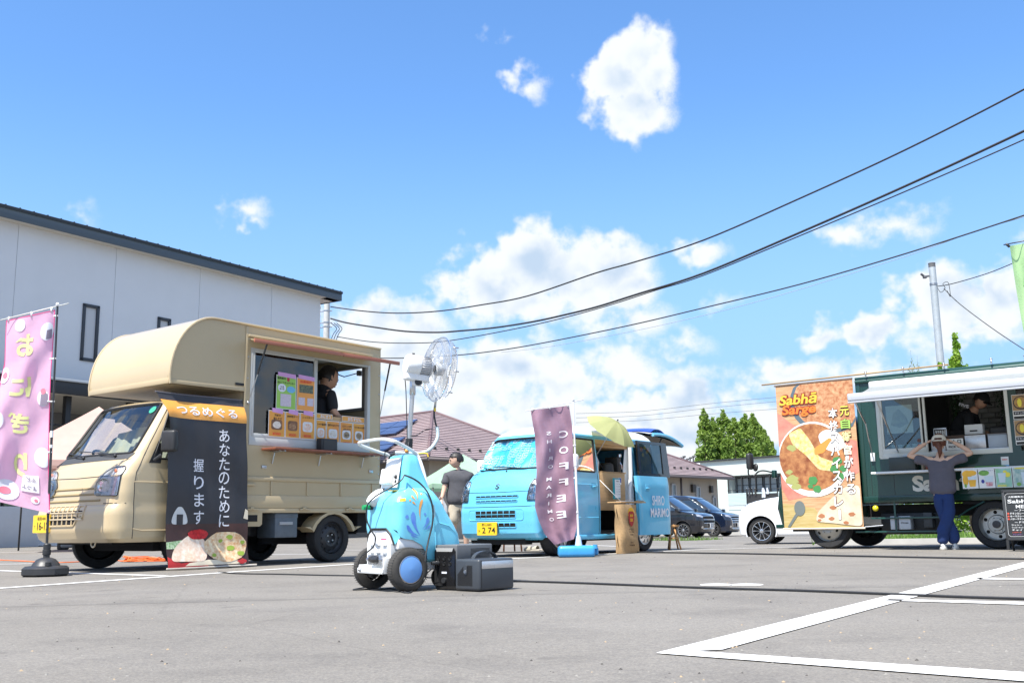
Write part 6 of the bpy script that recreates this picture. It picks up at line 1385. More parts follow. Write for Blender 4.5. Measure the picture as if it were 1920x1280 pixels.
t=near_van('espresso_machine','dark coffee machine at the back end of the van counter','coffee machine');mb=MB();mb.box(.44,.55,-.35,-.12,1.152,1.38,.02);mb.done('case',BLK,t);mb=MB();mb.cyl((.46,-.14,1.38),(.46,-.14,1.42),.03);mb.tube([(.5,-.11,1.30),(.5,-.08,1.25),(.5,-.08,1.2)],.008,6);mb.done('tap',CHR,t)
t=near_van('menu_board','white menu card in a teal frame hung on the van counter panel','menu board');mb=MB();mb.box(.75,.93,.02,.035,.755,1.055,.004);mb.done('frame',M('frame_teal',(.02,.28,.34),rough=.5),t);mb=MB();mb.box(.75,.89,.035,.038,.775,1.035);mb.done('card',PAPER,t)
mb=MB();FV=Flat((0,.0395,0),(-1,0,0),(0,0,1));put_text(mb,FV,'MENU',-.82,1.01,.018,.07,bold=.01)
for i,s_ in enumerate(('コーヒー 400','ラテ 500','カフェオレ 500','ココア 450','ソーダ 400')):put_text(mb,FV,s_,-.82,.97-.036*i,.014,.10)
mb.done('menu_lettering',INK,t)
t=near_van('card','small blue and white card on the van counter panel','card');mb=MB();mb.box(.56,.63,-.068,-.060,.97,1.07);mb.done('paper',PAPER,t);mb=MB();mb.box(.565,.625,-.0595,-.058,1.0,1.065);mb.done('blue_print',M('print_blue',(.03,.08,.4)),t)
t=near_van('folding_shelf','thin wooden shelf hung from cords outside the van doorway','shelf');mb=MB();mb.box(.42,1.10,.03,.26,.70,.715,.002);mb.done('board',OAK,t)
for pts in([(1.09,.25,.715),(1.20,-.02,1.02)],[(.44,.25,.715),(.42,-.02,1.08)]):mb=MB();mb.tube(pts,.004,5);mb.done('cord',WHT,t)
for i,(lab,x) in enumerate((('brass tray handle lying at the right end of the hung shelf',.56),('thin white tray on the middle of the hung shelf',.83))):t=near_van('tray',lab,'tray');mb=MB();mb.box(x-.12,x+.12,.08,.24,.717,.727,.003);mb.done('tray_base',M('brass',(.5,.33,.12),rough=.3,metal=.8) if i==0 else WHT,t);mb=MB();mb.tube([(x-.1,.235,.727),(x,.235,.745),(x+.1,.235,.727)],.004,5);mb.done('rim',STEEL,t)
def sack():
 t=near_van('coffee_sack','tall burlap coffee sack with red and yellow crest in the van doorway','sack');BU=M('burlap',(.40,.26,.13),rough=.95,var=.12,vscale=40,bump=.0025,bscale=120,stretch=(1,1,1))
 def sf(a,b):
  th=2*math.pi*a;w=.235-.03*(b-.3)*(b>.3)+.012*math.sin(b*9);d=.065+.02*math.sin(b*3);c,s_=math.cos(th),math.sin(th)
  x=.96+w*(abs(c)**.45)*(1 if c>0 else-1)-.02*(1-b);y=.24+d*(abs(s_)**.6)*(1 if s_>0 else-1)+.012*math.sin(b*11+a*20);return Vector((x,y,.004+b*.67))
 mb=MB();mb.grid(sf,48,26);mb.add([sf(i/48,1) for i in range(48)],[tuple(range(48))],False);mb.done('sack_cloth',BU,t,sharp=60)
 SF=Wave(lambda u,v:sf(.25+(.0+u)*.36,v));S_=Flat((.96,.325,0),(-1,0,0),(0,0,1))
 RD=M('crest_darkred',(.36,.035,.03),rough=.9);YL=M('crest_yellow',(.75,.42,.03),rough=.9)
 mb=MB();patch(mb,S_,[(-.0+(.095 if i%2 else .075)*math.cos(t_),.545+(.095 if i%2 else .08)*math.sin(t_)) for i,t_ in enumerate(np.linspace(0,6.2832,25)[:-1])],off=.004);mb.done('sun_print',YL,t)
 mb=MB();patch(mb,S_,round_poly([(-.075,.58),(.075,.58),(.08,.48),(.05,.40),(0,.36),(-.05,.40),(-.08,.48)],.04),off=.006);mb.done('crest_print',RD,t)
 mb=MB();
 for z,s_ in((.52,'珈琲'),(.46,'豆')):put_text(mb,S_,s_,0,z,.04,.085,off=.009,bold=.02)
 mb.done('crest_lettering',YL,t);mb=MB()
 for i,s_ in enumerate(('PRODUCE OF','COFFEE BEANS','FARM','SPECIALTY','GRADE','WASHED','PREMIUM')):put_text(mb,S_,s_,0,.33-i*.036,.022,.13 if len(s_)>6 else .08,off=.004,bold=.01)
 mb.done('sack_lettering',M('ink_brown',(.07,.04,.025),rough=.9),t)
sack()
def umbrella():
 c=P(1145,809,14.55);ax=Vector((.50,-.36,.79)).normalized();rad,h=.40,.17
 t=thing('umbrella','open pale green umbrella tied to the top of the coffee van doorway','umbrella',c);u=Vector((.80,-.10,-.50));u=(u-ax*u.dot(ax)).normalized();w=ax.cross(u)
 def uf(a,b):
  th=2*math.pi*a;g=(a*8)%1;sc_=1-.075*(1-abs(2*g-1)**2);r_=rad*b*(1-(1-sc_)*b);z=h*(1-b**2.1)+.03*b*(1-sc_)*3*b-.02*(1-abs(2*g-1))*b
  return u*(r_*math.cos(th))+w*(r_*math.sin(th))+ax*z
 for k in range(8):
  mb=MB();mb.grid(lambda a,b,k=k:uf((k+a)/8,.02+.98*b),8,12);mb.done('gore',cloth_mat('umbrella_green',(.42,.44,.20),trans=.4),t,sharp=0)
  mb=MB();mb.tube([uf(k/8,b)-ax*.006 for b in np.linspace(.02,1,8)],.0025,4);mb.done('rib',STEEL,t)
 mb=MB();mb.cyl(-ax*.40,ax*(h+.03),.005);mb.done('shaft',STEEL,t);mb=MB();mb.tube([-ax*.38,-ax*.5],.014,8);mb.done('grip',BLK,t);mb=MB();mb.sphere(ax*(h+.03),.012,8,6);mb.done('tip',BLK,t)
umbrella()
def stool(c,lab,name='wooden_stool',h=.36,rz=.5):
 t=thing(name,lab,'stool',c,rz=rz);wd=M('stool_wood',(.22,.09,.045),rough=.5,var=.15)
 mb=MB();mb.box(-.17,.17,-.13,.13,h-.03,h,.006);mb.done('seat',wd,t)
 for x in(-.14,.14):
  for y in(-.10,.10):mb=MB();mb.cyl((x,y,h-.03),(x*1.15,y*1.15,0),.016,.014,8);mb.done('leg',wd,t)
 for x in(-.145,.145):mb=MB();mb.cyl((x,-.1,.14),(x,.1,.14),.009,n=6);mb.done('stretcher',wd,t)
stool(G(955,1033.5),'low reddish wooden stool seen beneath the front of the blue van')
def slipper(c,rz,lab):
 t=thing('slipper',lab,'slipper',c,rz=rz);mb=MB();mb.box(-.13,.13,-.045,.045,.0,.022,.010);mb.done('sole',M('sole_beige',(.42,.38,.31),rough=.8),t)
 mb=MB();mb.grid(lambda a,b:Vector((.02+.11*a,-.047*math.cos(math.pi*b),.02+.06*math.sin(math.pi*b)*(1-.55*a*a))),8,10);mb.done('upper',M('upper_beige',(.38,.35,.28),rough=.85),t)
slipper(G(998,1032.5),2.9,'left beige slipper lying behind the blue van front wheel');slipper(G(1010,1031.5),2.4,'right beige slipper turned towards the blue van wheel')
def easel():
 c=G(1264,1029.5);t=thing('wooden_easel','small pale wooden folding stand behind the coffee van rear wheel','stand',c,rz=0);wd=M('easel_wood',(.42,.22,.08),rough=.6,var=.12)
 for x0,x1,y0_,y1_ in((-.085,-.075,-.12,.0),(.02,.09,-.12,.0),(-.07,-.06,.14,.01),(.03,.085,.14,.01)):mb=MB();a=Vector((x0 if x0<0 else x1,y0_,0));b=Vector((-.035 if x0<0 else .0,y1_,.38));mb.cyl(a,b,.016,n=4);mb.done('leg',wd,t)
 mb=MB();mb.box(-.075,.085,-.05,-.03,.345,.38,.003);mb.done('top_rail',wd,t);mb=MB();mb.box(-.06,.06,-.10,-.085,.16,.185,.003);mb.done('cross_rail',wd,t)
easel()
# ------------------------------------------------------------------ dark green curry truck
GRN=M('truck_green',(.008,.040,.030),rough=.3,coat=.5,var=.06,vscale=2)
GRL=M('truck_green_trim',(.014,.065,.054),rough=.35,coat=.3)
HDG=128.3
GT=thing('curry_truck','dark green food truck with white awning and serving counter on the right','food truck',G(1865,1029),heading=HDG)
GFR=in_frame(GT)
def near_green(name,label,cat,group=None):
 o=thing(name,label,cat,GT.location,group=group);o.rotation_euler=GT.rotation_euler;return o
GS=Flat((0,0,0),(-1,0,0),(0,0,1))
def greentruck():
 x0,x1,z0,z1,D=-3.6,1.70,.65,2.44,-1.85
 ox0,ox1,oz0,oz1=-.335,1.42,1.285,2.14;px0,px1=-2.6,-.45
 for n,a in(('side_panel_front',(ox1,x1,z0,z1)),('side_panel_lower',(x0,ox1,z0,oz0)),('side_panel_upper',(x0,ox1,oz1,z1)),('side_post',(px1,ox0,oz0,oz1)),('side_panel_rear',(x0,px0,oz0,oz1))):
  mb=MB();mb.box(a[0],a[1],-.04,0,a[2],a[3]);mb.done(n,GRN,GT)
 mb=MB();mb.box(x1-.02,x1,D,-.04,z0,z1);mb.box(x0,x1,D-.02,D,z0,z1);mb.done('box_wall',GRN,GT)
 mb=MB();mb.box(x0,x1+.01,D-.02,.012,z1,z1+.035,.012);mb.tube([(x0,.01,z1-.03),(x1,.01,z1-.03)],.03,10);mb.box(x0,x1,-.0,.02,z1-.06,z1+.01,.005);mb.done('roof_edge',GRL,GT)
 mb=MB();mb.box(x1-.06,x1+.008,-.05,.012,z0,z1,.01);mb.box(x0,x1,.0,.014,z0,z0+.09,.004);mb.done('corner_trim',GRN,GT)
 rv=MB()
 for x in(1.64,1.60,1.53):
  for k in range(44):rv.sphere((x,.004,z0+.04+k*.039),.006,5,4,(1,.5,1))
 rv.done('rivets',GRL,GT,kind='stuff')
 for x in(1.57,1.25,.62):mb=MB();mb.box(x-.003,x+.003,0,.002,z0+.1,oz0-.05);mb.done('panel_gap',SEAL,GT)
 mb=MB();mb.box(1.15,.3,0,.006,.70,.725,.001);mb.box(1.15,.3,0,.006,.745,.75,.001);mb.done('pressed_rib',GRN,GT)
 wf=M('frame_cream',(.62,.63,.58),rough=.4)
 mb=MB();mb.box(ox1-.045,ox1+.01,-.05,.012,oz0,oz1,.004);mb.box(ox0-.01,ox1,-.05,.011,oz0-.02,oz0+.045,.004);mb.box(ox0-.01,ox0+.035,-.05,.012,oz0,oz1,.004);mb.box(ox0,ox1,-.05,.011,oz1-.03,oz1,.004);mb.done('window_frame',wf,GT)
 mb=MB();mb.box(.745,.775,-.03,.009,oz0+.04,oz1-.03,.003);mb.box(.805,.83,-.035,.004,oz0+.04,oz1-.03,.003);mb.box(1.345,1.375,-.035,.006,oz0+.04,oz1-.03,.003);mb.box(.775,1.375,-.03,.007,oz0+.04,oz0+.12,.003);s_=mb.done('sliding_sash',wf,GT)
 mb=MB();mb.box(.83,1.345,-.012,-.008,oz0+.12,oz1-.03);mb.done('pane',GLASS,s_)
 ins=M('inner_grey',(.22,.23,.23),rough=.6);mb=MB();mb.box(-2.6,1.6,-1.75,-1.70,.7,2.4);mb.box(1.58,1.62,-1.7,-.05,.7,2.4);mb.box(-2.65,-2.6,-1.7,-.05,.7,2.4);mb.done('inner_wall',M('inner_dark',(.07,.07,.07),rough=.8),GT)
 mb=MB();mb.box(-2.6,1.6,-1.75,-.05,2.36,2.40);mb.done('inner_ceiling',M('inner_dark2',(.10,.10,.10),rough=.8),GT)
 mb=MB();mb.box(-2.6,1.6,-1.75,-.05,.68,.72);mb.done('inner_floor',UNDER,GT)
 mb=MB();mb.box(-.33,1.4,-.42,-.06,oz0+.04,oz0+.06,.003);mb.done('inner_counter',STEEL,GT)
 mb=MB();mb.box(-.30,.74,-.30,-.27,1.50,1.56,.004);mb.box(-.33,-.30,-.35,-.05,1.34,1.56,.003);mb.done('wooden_ledge',M('dark_wood',(.09,.045,.025),rough=.5,var=.2),GT)
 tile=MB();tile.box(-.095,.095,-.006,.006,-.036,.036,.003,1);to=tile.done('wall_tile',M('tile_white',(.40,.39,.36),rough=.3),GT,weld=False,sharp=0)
 me=to.data;first=True
 for r_ in range(14):
  for c_ in range(11):
   x=-1.30+c_*.198+(r_%2)*.099;z=1.30+r_*.078
   if x>.72:continue
   t=to if first else to.copy()
   if not first:COL.objects.link(t)
   first=False;t.location=(x,-1.55,z)
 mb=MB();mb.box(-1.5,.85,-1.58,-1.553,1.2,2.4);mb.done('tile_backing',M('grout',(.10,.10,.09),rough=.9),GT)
 mb=MB();mb.box(-.13,-.03,-1.40,-1.30,1.0,2.38,.004);mb.done('inner_post',M('post_wood',(.05,.022,.014),rough=.6),GT)
 AW=cloth_mat('awning_white',(.36,.385,.385),trans=.35,rough=.7);ad=1.35;az0,az1=2.30,1.995
 mb=MB();mb.box(-3.6,1.475,.012,.13,2.26,2.385,.03,3);mb.done('awning_cassette',M('cassette_white',(.56,.57,.58),rough=.4),GT);mb=MB();mb.box(-3.6,1.46,.125,.136,2.262,2.275);mb.done('cassette_gap',SEAL,GT)
 mb=MB();mb.grid(lambda a,b:Vector((1.44-.13*b-5.0*a,.12+(ad-.12)*b,az0-.0+(az1+.05-az0)*b-.02*math.sin(math.pi*b))),30,10);mb.done('awning_fabric',AW,GT)
 mb=MB();mb.box(-3.7,1.33,ad-.02,ad+.05,az1-.02,az1+.085,.018,3);mb.box(-3.7,1.33,ad+.0,ad+.045,az1-.045,az1-.02,.008);mb.done('awning_bar',M('bar_white',(.46,.48,.52),rough=.35),GT)
 mb=MB();mb.tube([(1.28,ad-.05,az1+.02),(1.30,.85,1.72)],.012,8);mb.tube([(1.30,.85,1.72),(1.52,.02,1.31)],.010,8);mb.done('awning_arm',STEEL,GT)
 mb=MB();mb.box(1.49,1.55,0,.035,1.24,1.36,.004);mb.done('arm_bracket',WHT,GT)
 mb=MB();mb.tube([(1.0,ad-.1,az1+.02),(1.15,.03,1.35)],.012,8);mb.done('awning_arm',STEEL,GT)
 mb=MB();mb.box(-3.0,1.48,.01,.27,1.045,1.075,.005);mb.done('serving_shelf',WHT,GT)
 mb=MB();mb.box(.1,.75,.015,.2,1.077,1.085);mb.done('shelf_mat',M('mat_orange',(.5,.25,.06)),GT);mb=MB();mb.box(-.25,.1,.015,.22,1.077,1.095,.003);mb.done('shelf_tray',M('tray_green',(.06,.2,.03)),GT)
 mb=MB();put_text(mb,GS,'Sabhā',-.60,.905,.235,.80,off=.004,bold=.045);mb.done('side_lettering',M('lettering_cream',(.66,.66,.60),rough=.5),GT)
 mb=MB();mb.cyl((3.15,.06,2.50),(.36,.06,2.52),.012,n=10);mb.done('bamboo_rod',M('bamboo',(.36,.24,.11),rough=.5),GT)
 for x in(1.52,.98,.42,-.2,-.62):mb=MB();mb.cyl((x,.06,2.475),(x,.06,2.53),.012,n=8);mb.cyl((x,.06,2.53),(x,.06,2.545),.018,n=8);mb.done('roof_peg',STEEL,GT)
 mb=MB();mb.box(x0,3.0,-1.5,-.35,.45,.62);mb.box(x0,1.6,-.34,-.30,.50,.62);mb.done('chassis',UNDER,GT)
 for z in(.43,.24):mb=MB();mb.box(.40,1.86 if z<.3 else 1.62,-.02,.0,z-.012,z+.012,.003);mb.done('side_guard_rail',GRL,GT)
 for x in(1.28,):mb=MB();mb.box(x-.012,x+.012,-.03,-.015,.25,.65);mb.done('guard_post',GRL,GT)
 mb=MB();mb.tube([(.08,-.02,.63),(.30,-.02,.52),(.45,-.02,.42)],.012,6);mb.done('guard_stay',GRL,GT)
 mb=MB();mb.box(.70,1.55,-.6,-.2,.2,.5,.01);mb.done('tool_box',M('box_black',(.012,.013,.014),rough=.5),GT)
 mb=MB();mb.box(1.08,1.24,-.18,-.03,.27,.455,.004);mb.box(1.27,1.36,-.18,-.03,.27,.455,.004);wb=mb.done('storage_crate',M('crate_white',(.50,.52,.54),rough=.5),GT);mb=MB();put_text(mb,Flat((0,-.028,0),(-1,0,0),(0,0,1)),'4TOYAMA',-1.16,.36,.02,.11,off=.001,bold=.02);mb.done('crate_lettering',INK,wb)
 mb=MB();mb.box(.78,.90,-.16,-.03,.29,.50,.01);mb.done('battery_box',M('box_dark',(.04,.045,.05),rough=.5),GT)
 mb=MB();mb.sphere((1.535,.03,.57),.042,14,10);mb.done('yellow_marker',M('marker_yellow',(.75,.62,.02),rough=.3,coat=.4),GT)
 SR=M('rim_silver',(.40,.40,.38),rough=.35,metal=.8,var=.1,vscale=10)
 def twheel(x,y,s_,dish):
  wo=bpy.data.objects.new('wheel',None);COL.objects.link(wo);wo.parent=GT;wo.location=(x,y,.325);r=.325;w=.19
  mb=MB();mb.lathe([(a,b*s_) for a,b in((r*.66,-.02),(r*.7,0),(r*.92,.006),(r*.985,-.02),(r,-.06),(r,-w+.04),(r*.96,-w),(r*.6,-w))],(0,0,0),(0,1,0),n=44);mb.done('tyre',RUB,wo)
  mb=MB()
  if dish:prof=[(r*.68,-.005),(r*.66,.006),(r*.63,-.01),(r*.60,-.10),(r*.40,-.10),(r*.36,-.075),(r*.25,-.075),(r*.24,-.03),(.001,-.03)]
  else:prof=[(r*.68,-.005),(r*.66,.006),(r*.62,-.01),(r*.52,.01),(r*.38,.045),(r*.30,.05),(r*.24,.05),(.001,.05)]
  mb.lathe([(a,b*s_) for a,b in prof],(0,0,0),(0,1,0),n=44);mb.done('rim',SR,wo)
  for k in range(6):
   t=k*math.pi/3+.4;a=r*(.50 if dish else .47);yy=(-.098 if dish else .028)*s_;mb=MB();mb.sphere((a*math.cos(t),yy,a*math.sin(t)),r*.075,10,6,(1,.12,1));mb.done('rim_hole',M('hole_black',(.004,.004,.004),rough=.9),wo)
  for k in range(6):
   t=k*math.pi/3;a=r*.29;yy=(-.072 if dish else .052)*s_;mb=MB();mb.cyl((a*math.cos(t),yy,a*math.sin(t)),(a*math.cos(t),yy+.02*s_,a*math.sin(t)),.012,n=6);mb.done('wheel_nut',SR,wo)
  mb=MB();mb.lathe([(r*.16,(-.07 if dish else .05)*s_),(r*.15,(.0 if dish else .075)*s_),(.001,(.002 if dish else .078)*s_)],(0,0,0),(0,1,0),n=20);mb.done('hub_cap',M('hub_dark',(.04,.04,.045),rough=.4),wo)
 twheel(-.04,-.03,1,True);twheel(2.28,-.03,1,False);twheel(-.04,-1.75,-1,True);twheel(2.28,-1.75,-1,False)
 mb=MB();mb.box(-.42,.36,-.5,-.05,.60,.64);mb.done('mud_guard',UNDER,GT)
 st=[(.30,3.0,1.80,.84,.10,.03,.04),(.34,3.06,1.79,.87,.12,.03,.04),(.6,3.12,1.78,.88,.13,.03,.04),(.9,3.08,1.78,.88,.13,.03,.05),(1.1,3.02,1.78,.875,.13,.03,.05),(1.15,2.98,1.78,.87,.13,.03,.05),(1.65,2.80,1.78,.83,.13,.04,.05),(1.85,2.66,1.8,.79,.15,.05,.05),(1.93,2.5,1.85,.7,.2,.1,.04),(1.96,2.2,1.9,.5,.2,.1,.03)]
 yc=-.90
 o,S=body('cab',st,GRN,GT,[('L',[(2.74,1.2),(2.0,1.2),(2.0,1.7),(2.58,1.72)]),('F',[(yc-.72,1.2),(yc+.72,1.2),(yc+.65,1.78),(yc-.65,1.78)])],y0=yc,arches=[(2.28,.32,.40)])
 window(GT,S['L'],[(2.74,1.2),(2.0,1.2),(2.0,1.7),(2.58,1.72)],'door_window');window(GT,S['F'],[(yc-.72,1.2),(yc+.72,1.2),(yc+.65,1.78),(yc-.65,1.78)],'windscreen')
 arch_trim(GT,2.28,.32,.40,-.02,.4,GRN,.3)
 mb=MB();line_on(mb,S['L'],[(2.97,.30),(2.98,.75),(2.94,.78),(2.9,.78)],w=.008,off=0);mb.box(2.6,3.08,-.1,.01,.30,.36,.01);mb.done('cab_corner',GRN,GT)
 mb=MB();mb.box(2.0,2.9,-1.4,-.2,.25,.5);mb.done('front_axle',UNDER,GT)
 i_=GFR.inverted();Yc=(GFR@Vector((3.02,0,1.1))).y
 def pp(x,y,d=0):return i_@P(x,y,Yc+d)
 mb=MB();mb.box(3.02,3.08,-.03,.05,1.06,1.18,.01);mb.done('mirror_bracket',GRN,GT)
 mb=MB();mb.tube(SP([pp(1447,885,-.05),pp(1432,882,-.1),pp(1422,884,-.1),pp(1412,892,-.1),pp(1404,890,-.1),pp(1403,880,-.1)],5),.012,8);ar=mb.done('mirror_arm',BLK,GT)
 mb=MB();c=pp(1405,866,-.1);mb.T=Matrix.Translation(c);mb.box(-.05,.03,-.075,.075,-.115,.135,.035,3);mb.T=None;mb.done('mirror',BLK,ar)
 mb=MB();c=pp(1417,876,-.1);mb.lathe([(.001,-.03),(.05,-.02),(.062,0),(.055,.02),(.001,.03)],c,(.6,.6,.1),n=18);mb.done('round_mirror',BLK,ar)
greentruck()
# ---- things on the green truck
def curry_banner():
 B=near_green('hanging_banner','food photo banner with orange script logo and white lettering hung over the green truck cab','banner');W,H=1.205,2.17
 def fn(u,v):return Vector((2.93-u-.012*(1-v/H),.06+.008*math.sin(u*6+v*2)+.012*(1-v/H)*math.sin(u*4),.295+v))
 S=Wave(fn);mb=MB();sheet(mb,S,0,W,0,H,36,60);mb.done('cloth',M('print_wood',(.48,.24,.11),rough=.6,col2=(.62,.40,.22),vscale=3,stretch=(1,1,14)),B,sharp=0)
 rr=random.Random(11)
 def poly(name,pts,mat,off,rnd=.0,step=.05):
  pts=[(min(W-.004,max(.004,a)),min(H-.004,max(.004,b))) for a,b in pts];q=MB();patch(q,S,round_poly(pts,rnd) if rnd else pts,off=off,step=step);return q.done(name,mat,B,sharp=0)
 def ell(name,cx,cy,rx,ry,mat,off,n=26,wob=.0):return poly(name,[(cx+rx*(1+wob*(rr.random()-.5))*math.cos(t),cy+ry*(1+wob*(rr.random()-.5))*math.sin(t)) for t in np.linspace(0,2*math.pi,n+1)[:-1]],mat,off)
 PK=M('print_coral',(.58,.14,.11),rough=.6,col2=(.66,.28,.20),vscale=5);CU=M('print_curry',(.22,.06,.02),rough=.6,col2=(.52,.24,.09),vscale=11);CU2=M('print_curry2',(.34,.10,.03),rough=.6,col2=(.66,.38,.20),vscale=16)
 poly('print_cloth',[(.004,1.75),(.25,1.55),(W,1.25),(W,.80),(.6,.5),(.1,.42),(.004,.6)],PK,.002)
 ell('print_pan_rim',.82,1.88,.60,.50,M('print_steelblue',(.10,.14,.17),rough=.5),.003);ell('print_stew',.84,1.90,.56,.46,CU2,.004)
 ell('print_bowl_rim',.52,1.02,.55,.56,M('print_offwhite',(.72,.69,.64),rough=.5,var=.06),.005,36);ell('print_curry_sauce',.51,1.05,.51,.50,CU,.006,36)
 poly('print_rice',[(.16,1.42),(.36,1.5),(.5,1.30),(.62,1.05),(.95,.92),(.85,.82),(.6,.86),(.42,1.08),(.22,1.25)],M('print_yellowrice',(.58,.42,.07),rough=.6,col2=(.76,.68,.38),vscale=18),.007,.05)
 poly('print_egg',[(.62,1.38),(.78,1.46),(1.0,1.34),(1.02,1.16),(.86,1.10),(.68,1.18)],M('print_eggwhite',(.86,.84,.80),rough=.5),.008,.1);poly('print_yolk',[(.56,1.18),(.80,1.32),(.84,1.30),(.70,1.10),(.55,1.08)],M('print_yolk_orange',(.85,.30,.06),rough=.5),.009,.04)
 GH=M('print_herb',(.06,.24,.07),rough=.6);GH2=M('print_herb_pale',(.35,.36,.12),rough=.6)
 for a,b,r_ in((.90,.98,.07),(.84,.86,.06),(.97,.86,.05),(.92,.75,.06),(.50,.70,.07),(.56,.58,.06),(.46,.62,.04)):ell('print_leaf',a,b,r_,r_*.9,GH,.010,14,.35)
 for a,b,r_ in((.18,.72,.10),(.24,.62,.07),(.20,1.20,.07),(.14,.84,.05)):ell('print_spice',a,b,r_,r_*.7,GH2,.0075,14,.5)
 poly('print_table',[(.004,.38),(.5,.30),(.6,.1),(W,.004),(.004,.004)],M('print_yellowwood',(.42,.30,.09),rough=.6,col2=(.54,.43,.2),vscale=4,stretch=(1,1,10)),.003)
 poly('print_naan',[(.50,.10),(.72,.08),(1.195,.02),(1.195,.62),(.98,.60),(.74,.42),(.54,.24)],M('print_naanbread',(.60,.47,.32),rough=.6,col2=(.72,.63,.50),vscale=5),.010,.08)
 for a,b,r_ in((.60,.18,.05),(.78,.30,.05),(.74,.14,.045),(1.05,.2,.05),(.95,.08,.04),(.56,.12,.03)):ell('print_char',a,b,r_,r_*.6,M('print_brown',(.40,.16,.07),rough=.6),.0115,12,.4)
 ell('print_spoon',.27,.30,.085,.11,M('print_spoongrey',(.16,.18,.17),rough=.3),.009);poly('print_spoon_handle',[(.20,.22),(.24,.20),(.10,.02),(.06,.03)],M('print_spoongrey',(.16,.18,.17)),.009)
 DR=M('logo_shadow',(.25,.02,.015),rough=.5);LG=M('logo_yellow',(.85,.48,.05),rough=.5);LO=M('logo_orange',(.85,.20,.03),rough=.5)
 for nm,mt,bo,dx,off in(('logo_outline',DR,.09,.012,.012),('logo_lettering',LG,.03,0,.016)):
  q=MB();put_text(q,S,'Sabhā',.36,1.935,.15+bo*.4,.60,off=off,bold=bo,slant=.22);q.done(nm,mt,B,sharp=0)
 for nm,mt,bo,dx,off in(('logo_outline',DR,.09,.012,.012),('logo_lettering',LO,.03,0,.016)):
  q=MB();put_text(q,S,'Sarge',.36,1.76,.175+bo*.4,.55,off=off,bold=bo,slant=.22);q.done(nm,mt,B,sharp=0)
 wt=M('print_brightwhite',(.86,.86,.84),rough=.5);sh=M('print_letter_shadow',(.10,.03,.02),rough=.6)
 cols=[('元',(.80,.66,.10)),('自',(.35,.62,.12)),('衛',(.82,.74,.35)),('官',(.85,.80,.60)),('が',(.86,.85,.8)),('作',(.86,.86,.84)),('る',(.86,.86,.84))]
 for i,(ch,c) in enumerate(cols):
  for mt,bo,off in((sh,.065,.012),(M('letter_%d'%i,c,rough=.5),.018,.018)):
   q=MB();put_text(q,S,ch,1.055+.002*i,1.70-i*.190,.140+bo*.2,.135+bo*.2,off=off,bold=bo,maxe=.2);q.done('column_lettering' if off>.015 else 'lettering_shadow',mt,B,sharp=0)
 for i,ch in enumerate('本格スパイスカレー'):
  for mt,bo,off in((sh,.065,.012),(wt,.018,.018)):
   q=MB();put_text(q,S,'|' if ch=='ー' else ch,.885-.002*i,1.68-i*.185,.140+bo*.2,(.03 if ch=='ー' else .135)+bo*.2,off=off,bold=bo);q.done('column_lettering' if off>.015 else 'lettering_shadow',mt,B,sharp=0)
 mb=MB();mb.tube([S(u,0,0) for u in np.linspace(-.02,W+.02,10)],.014,6);mb.done('bottom_hem',M('hem_cream',(.7,.6,.48)),B);mb=MB();mb.tube([S(u,H,0) for u in np.linspace(-.02,W,10)],.014,6);mb.done('top_hem',M('hem_brown',(.2,.15,.12)),B)
 mb=MB();mb.cyl((1.70,.05,.31),(1.45,.02,.33),.008);mb.done('tie_rod',STEEL,B)
curry_banner()
def gposter(lab,name,x0,x1,z0,z1,y,layers,cat='poster',group=None):
 o=near_green(name,lab,cat,group);F_=Flat((0,y,0),(-1,0,0),(0,0,1));u0=-x0
 mb=MB();mb.box(x1,x0,y-.002,y,z0,z1);mb.done('paper',PAPER,o)
 for nm,kind,a,mat,lv in layers:
  q=MB();w,h=x0-x1,z1-z0
  if kind=='r':patch(q,F_,[(u0+a[0]*w,z0+a[2]*h),(u0+a[1]*w,z0+a[2]*h),(u0+a[1]*w,z0+a[3]*h),(u0+a[0]*w,z0+a[3]*h)],off=.0015*lv)
  elif kind=='e':patch(q,F_,[(u0+(a[0]+a[2]*math.cos(t))*w,z0+(a[1]+a[3]*math.sin(t))*h) for t in np.linspace(0,2*math.pi,19)[:-1]],off=.0015*lv)
  elif kind=='p':patch(q,F_,[(u0+p*w,z0+r_*h) for p,r_ in a],off=.0015*lv)
  elif kind=='t':put_text(q,F_,a[0],u0+a[1]*w,z0+a[2]*h,a[3]*h,a[4]*w,off=.0015*lv,bold=.025)
  q.done(nm,mat,o)
MG=M('print_mango',(.85,.45,.04),rough=.5,var=.15);GR=M('print_green2',(.20,.42,.08),rough=.5,var=.3,vscale=30);IC=M('print_ice',(.60,.70,.74),rough=.4);LM=M('print_lemon',(.85,.72,.08),rough=.5);BY=M('print_berry',(.45,.03,.08),rough=.5,col2=(.75,.5,.5),vscale=30);NV=M('print_navy',(.05,.06,.3),rough=.5)
cup=[(.36,.62),(.92,.62),(.82,.10),(.46,.10)];cupl=[(.40,.45),(.88,.45),(.82,.10),(.46,.10)]
gposter('drink poster with mangoes and an orange drink in a cup, leftmost of the drink row','drink_poster',.255,.055,.80,1.055,.285,[('mango_print','e',(.35,.75,.33,.2),MG,1),('mango_print','e',(.22,.45,.18,.3),MG,1.2),('mango_print','e',(.62,.8,.33,.14),MG,1.1),('cup_print','p',cup,IC,2),('drink_print','p',cupl,MG,3),('leaf_print','e',(.2,.15,.08,.1),GR,2)],group='drink posters along the green truck shelf')
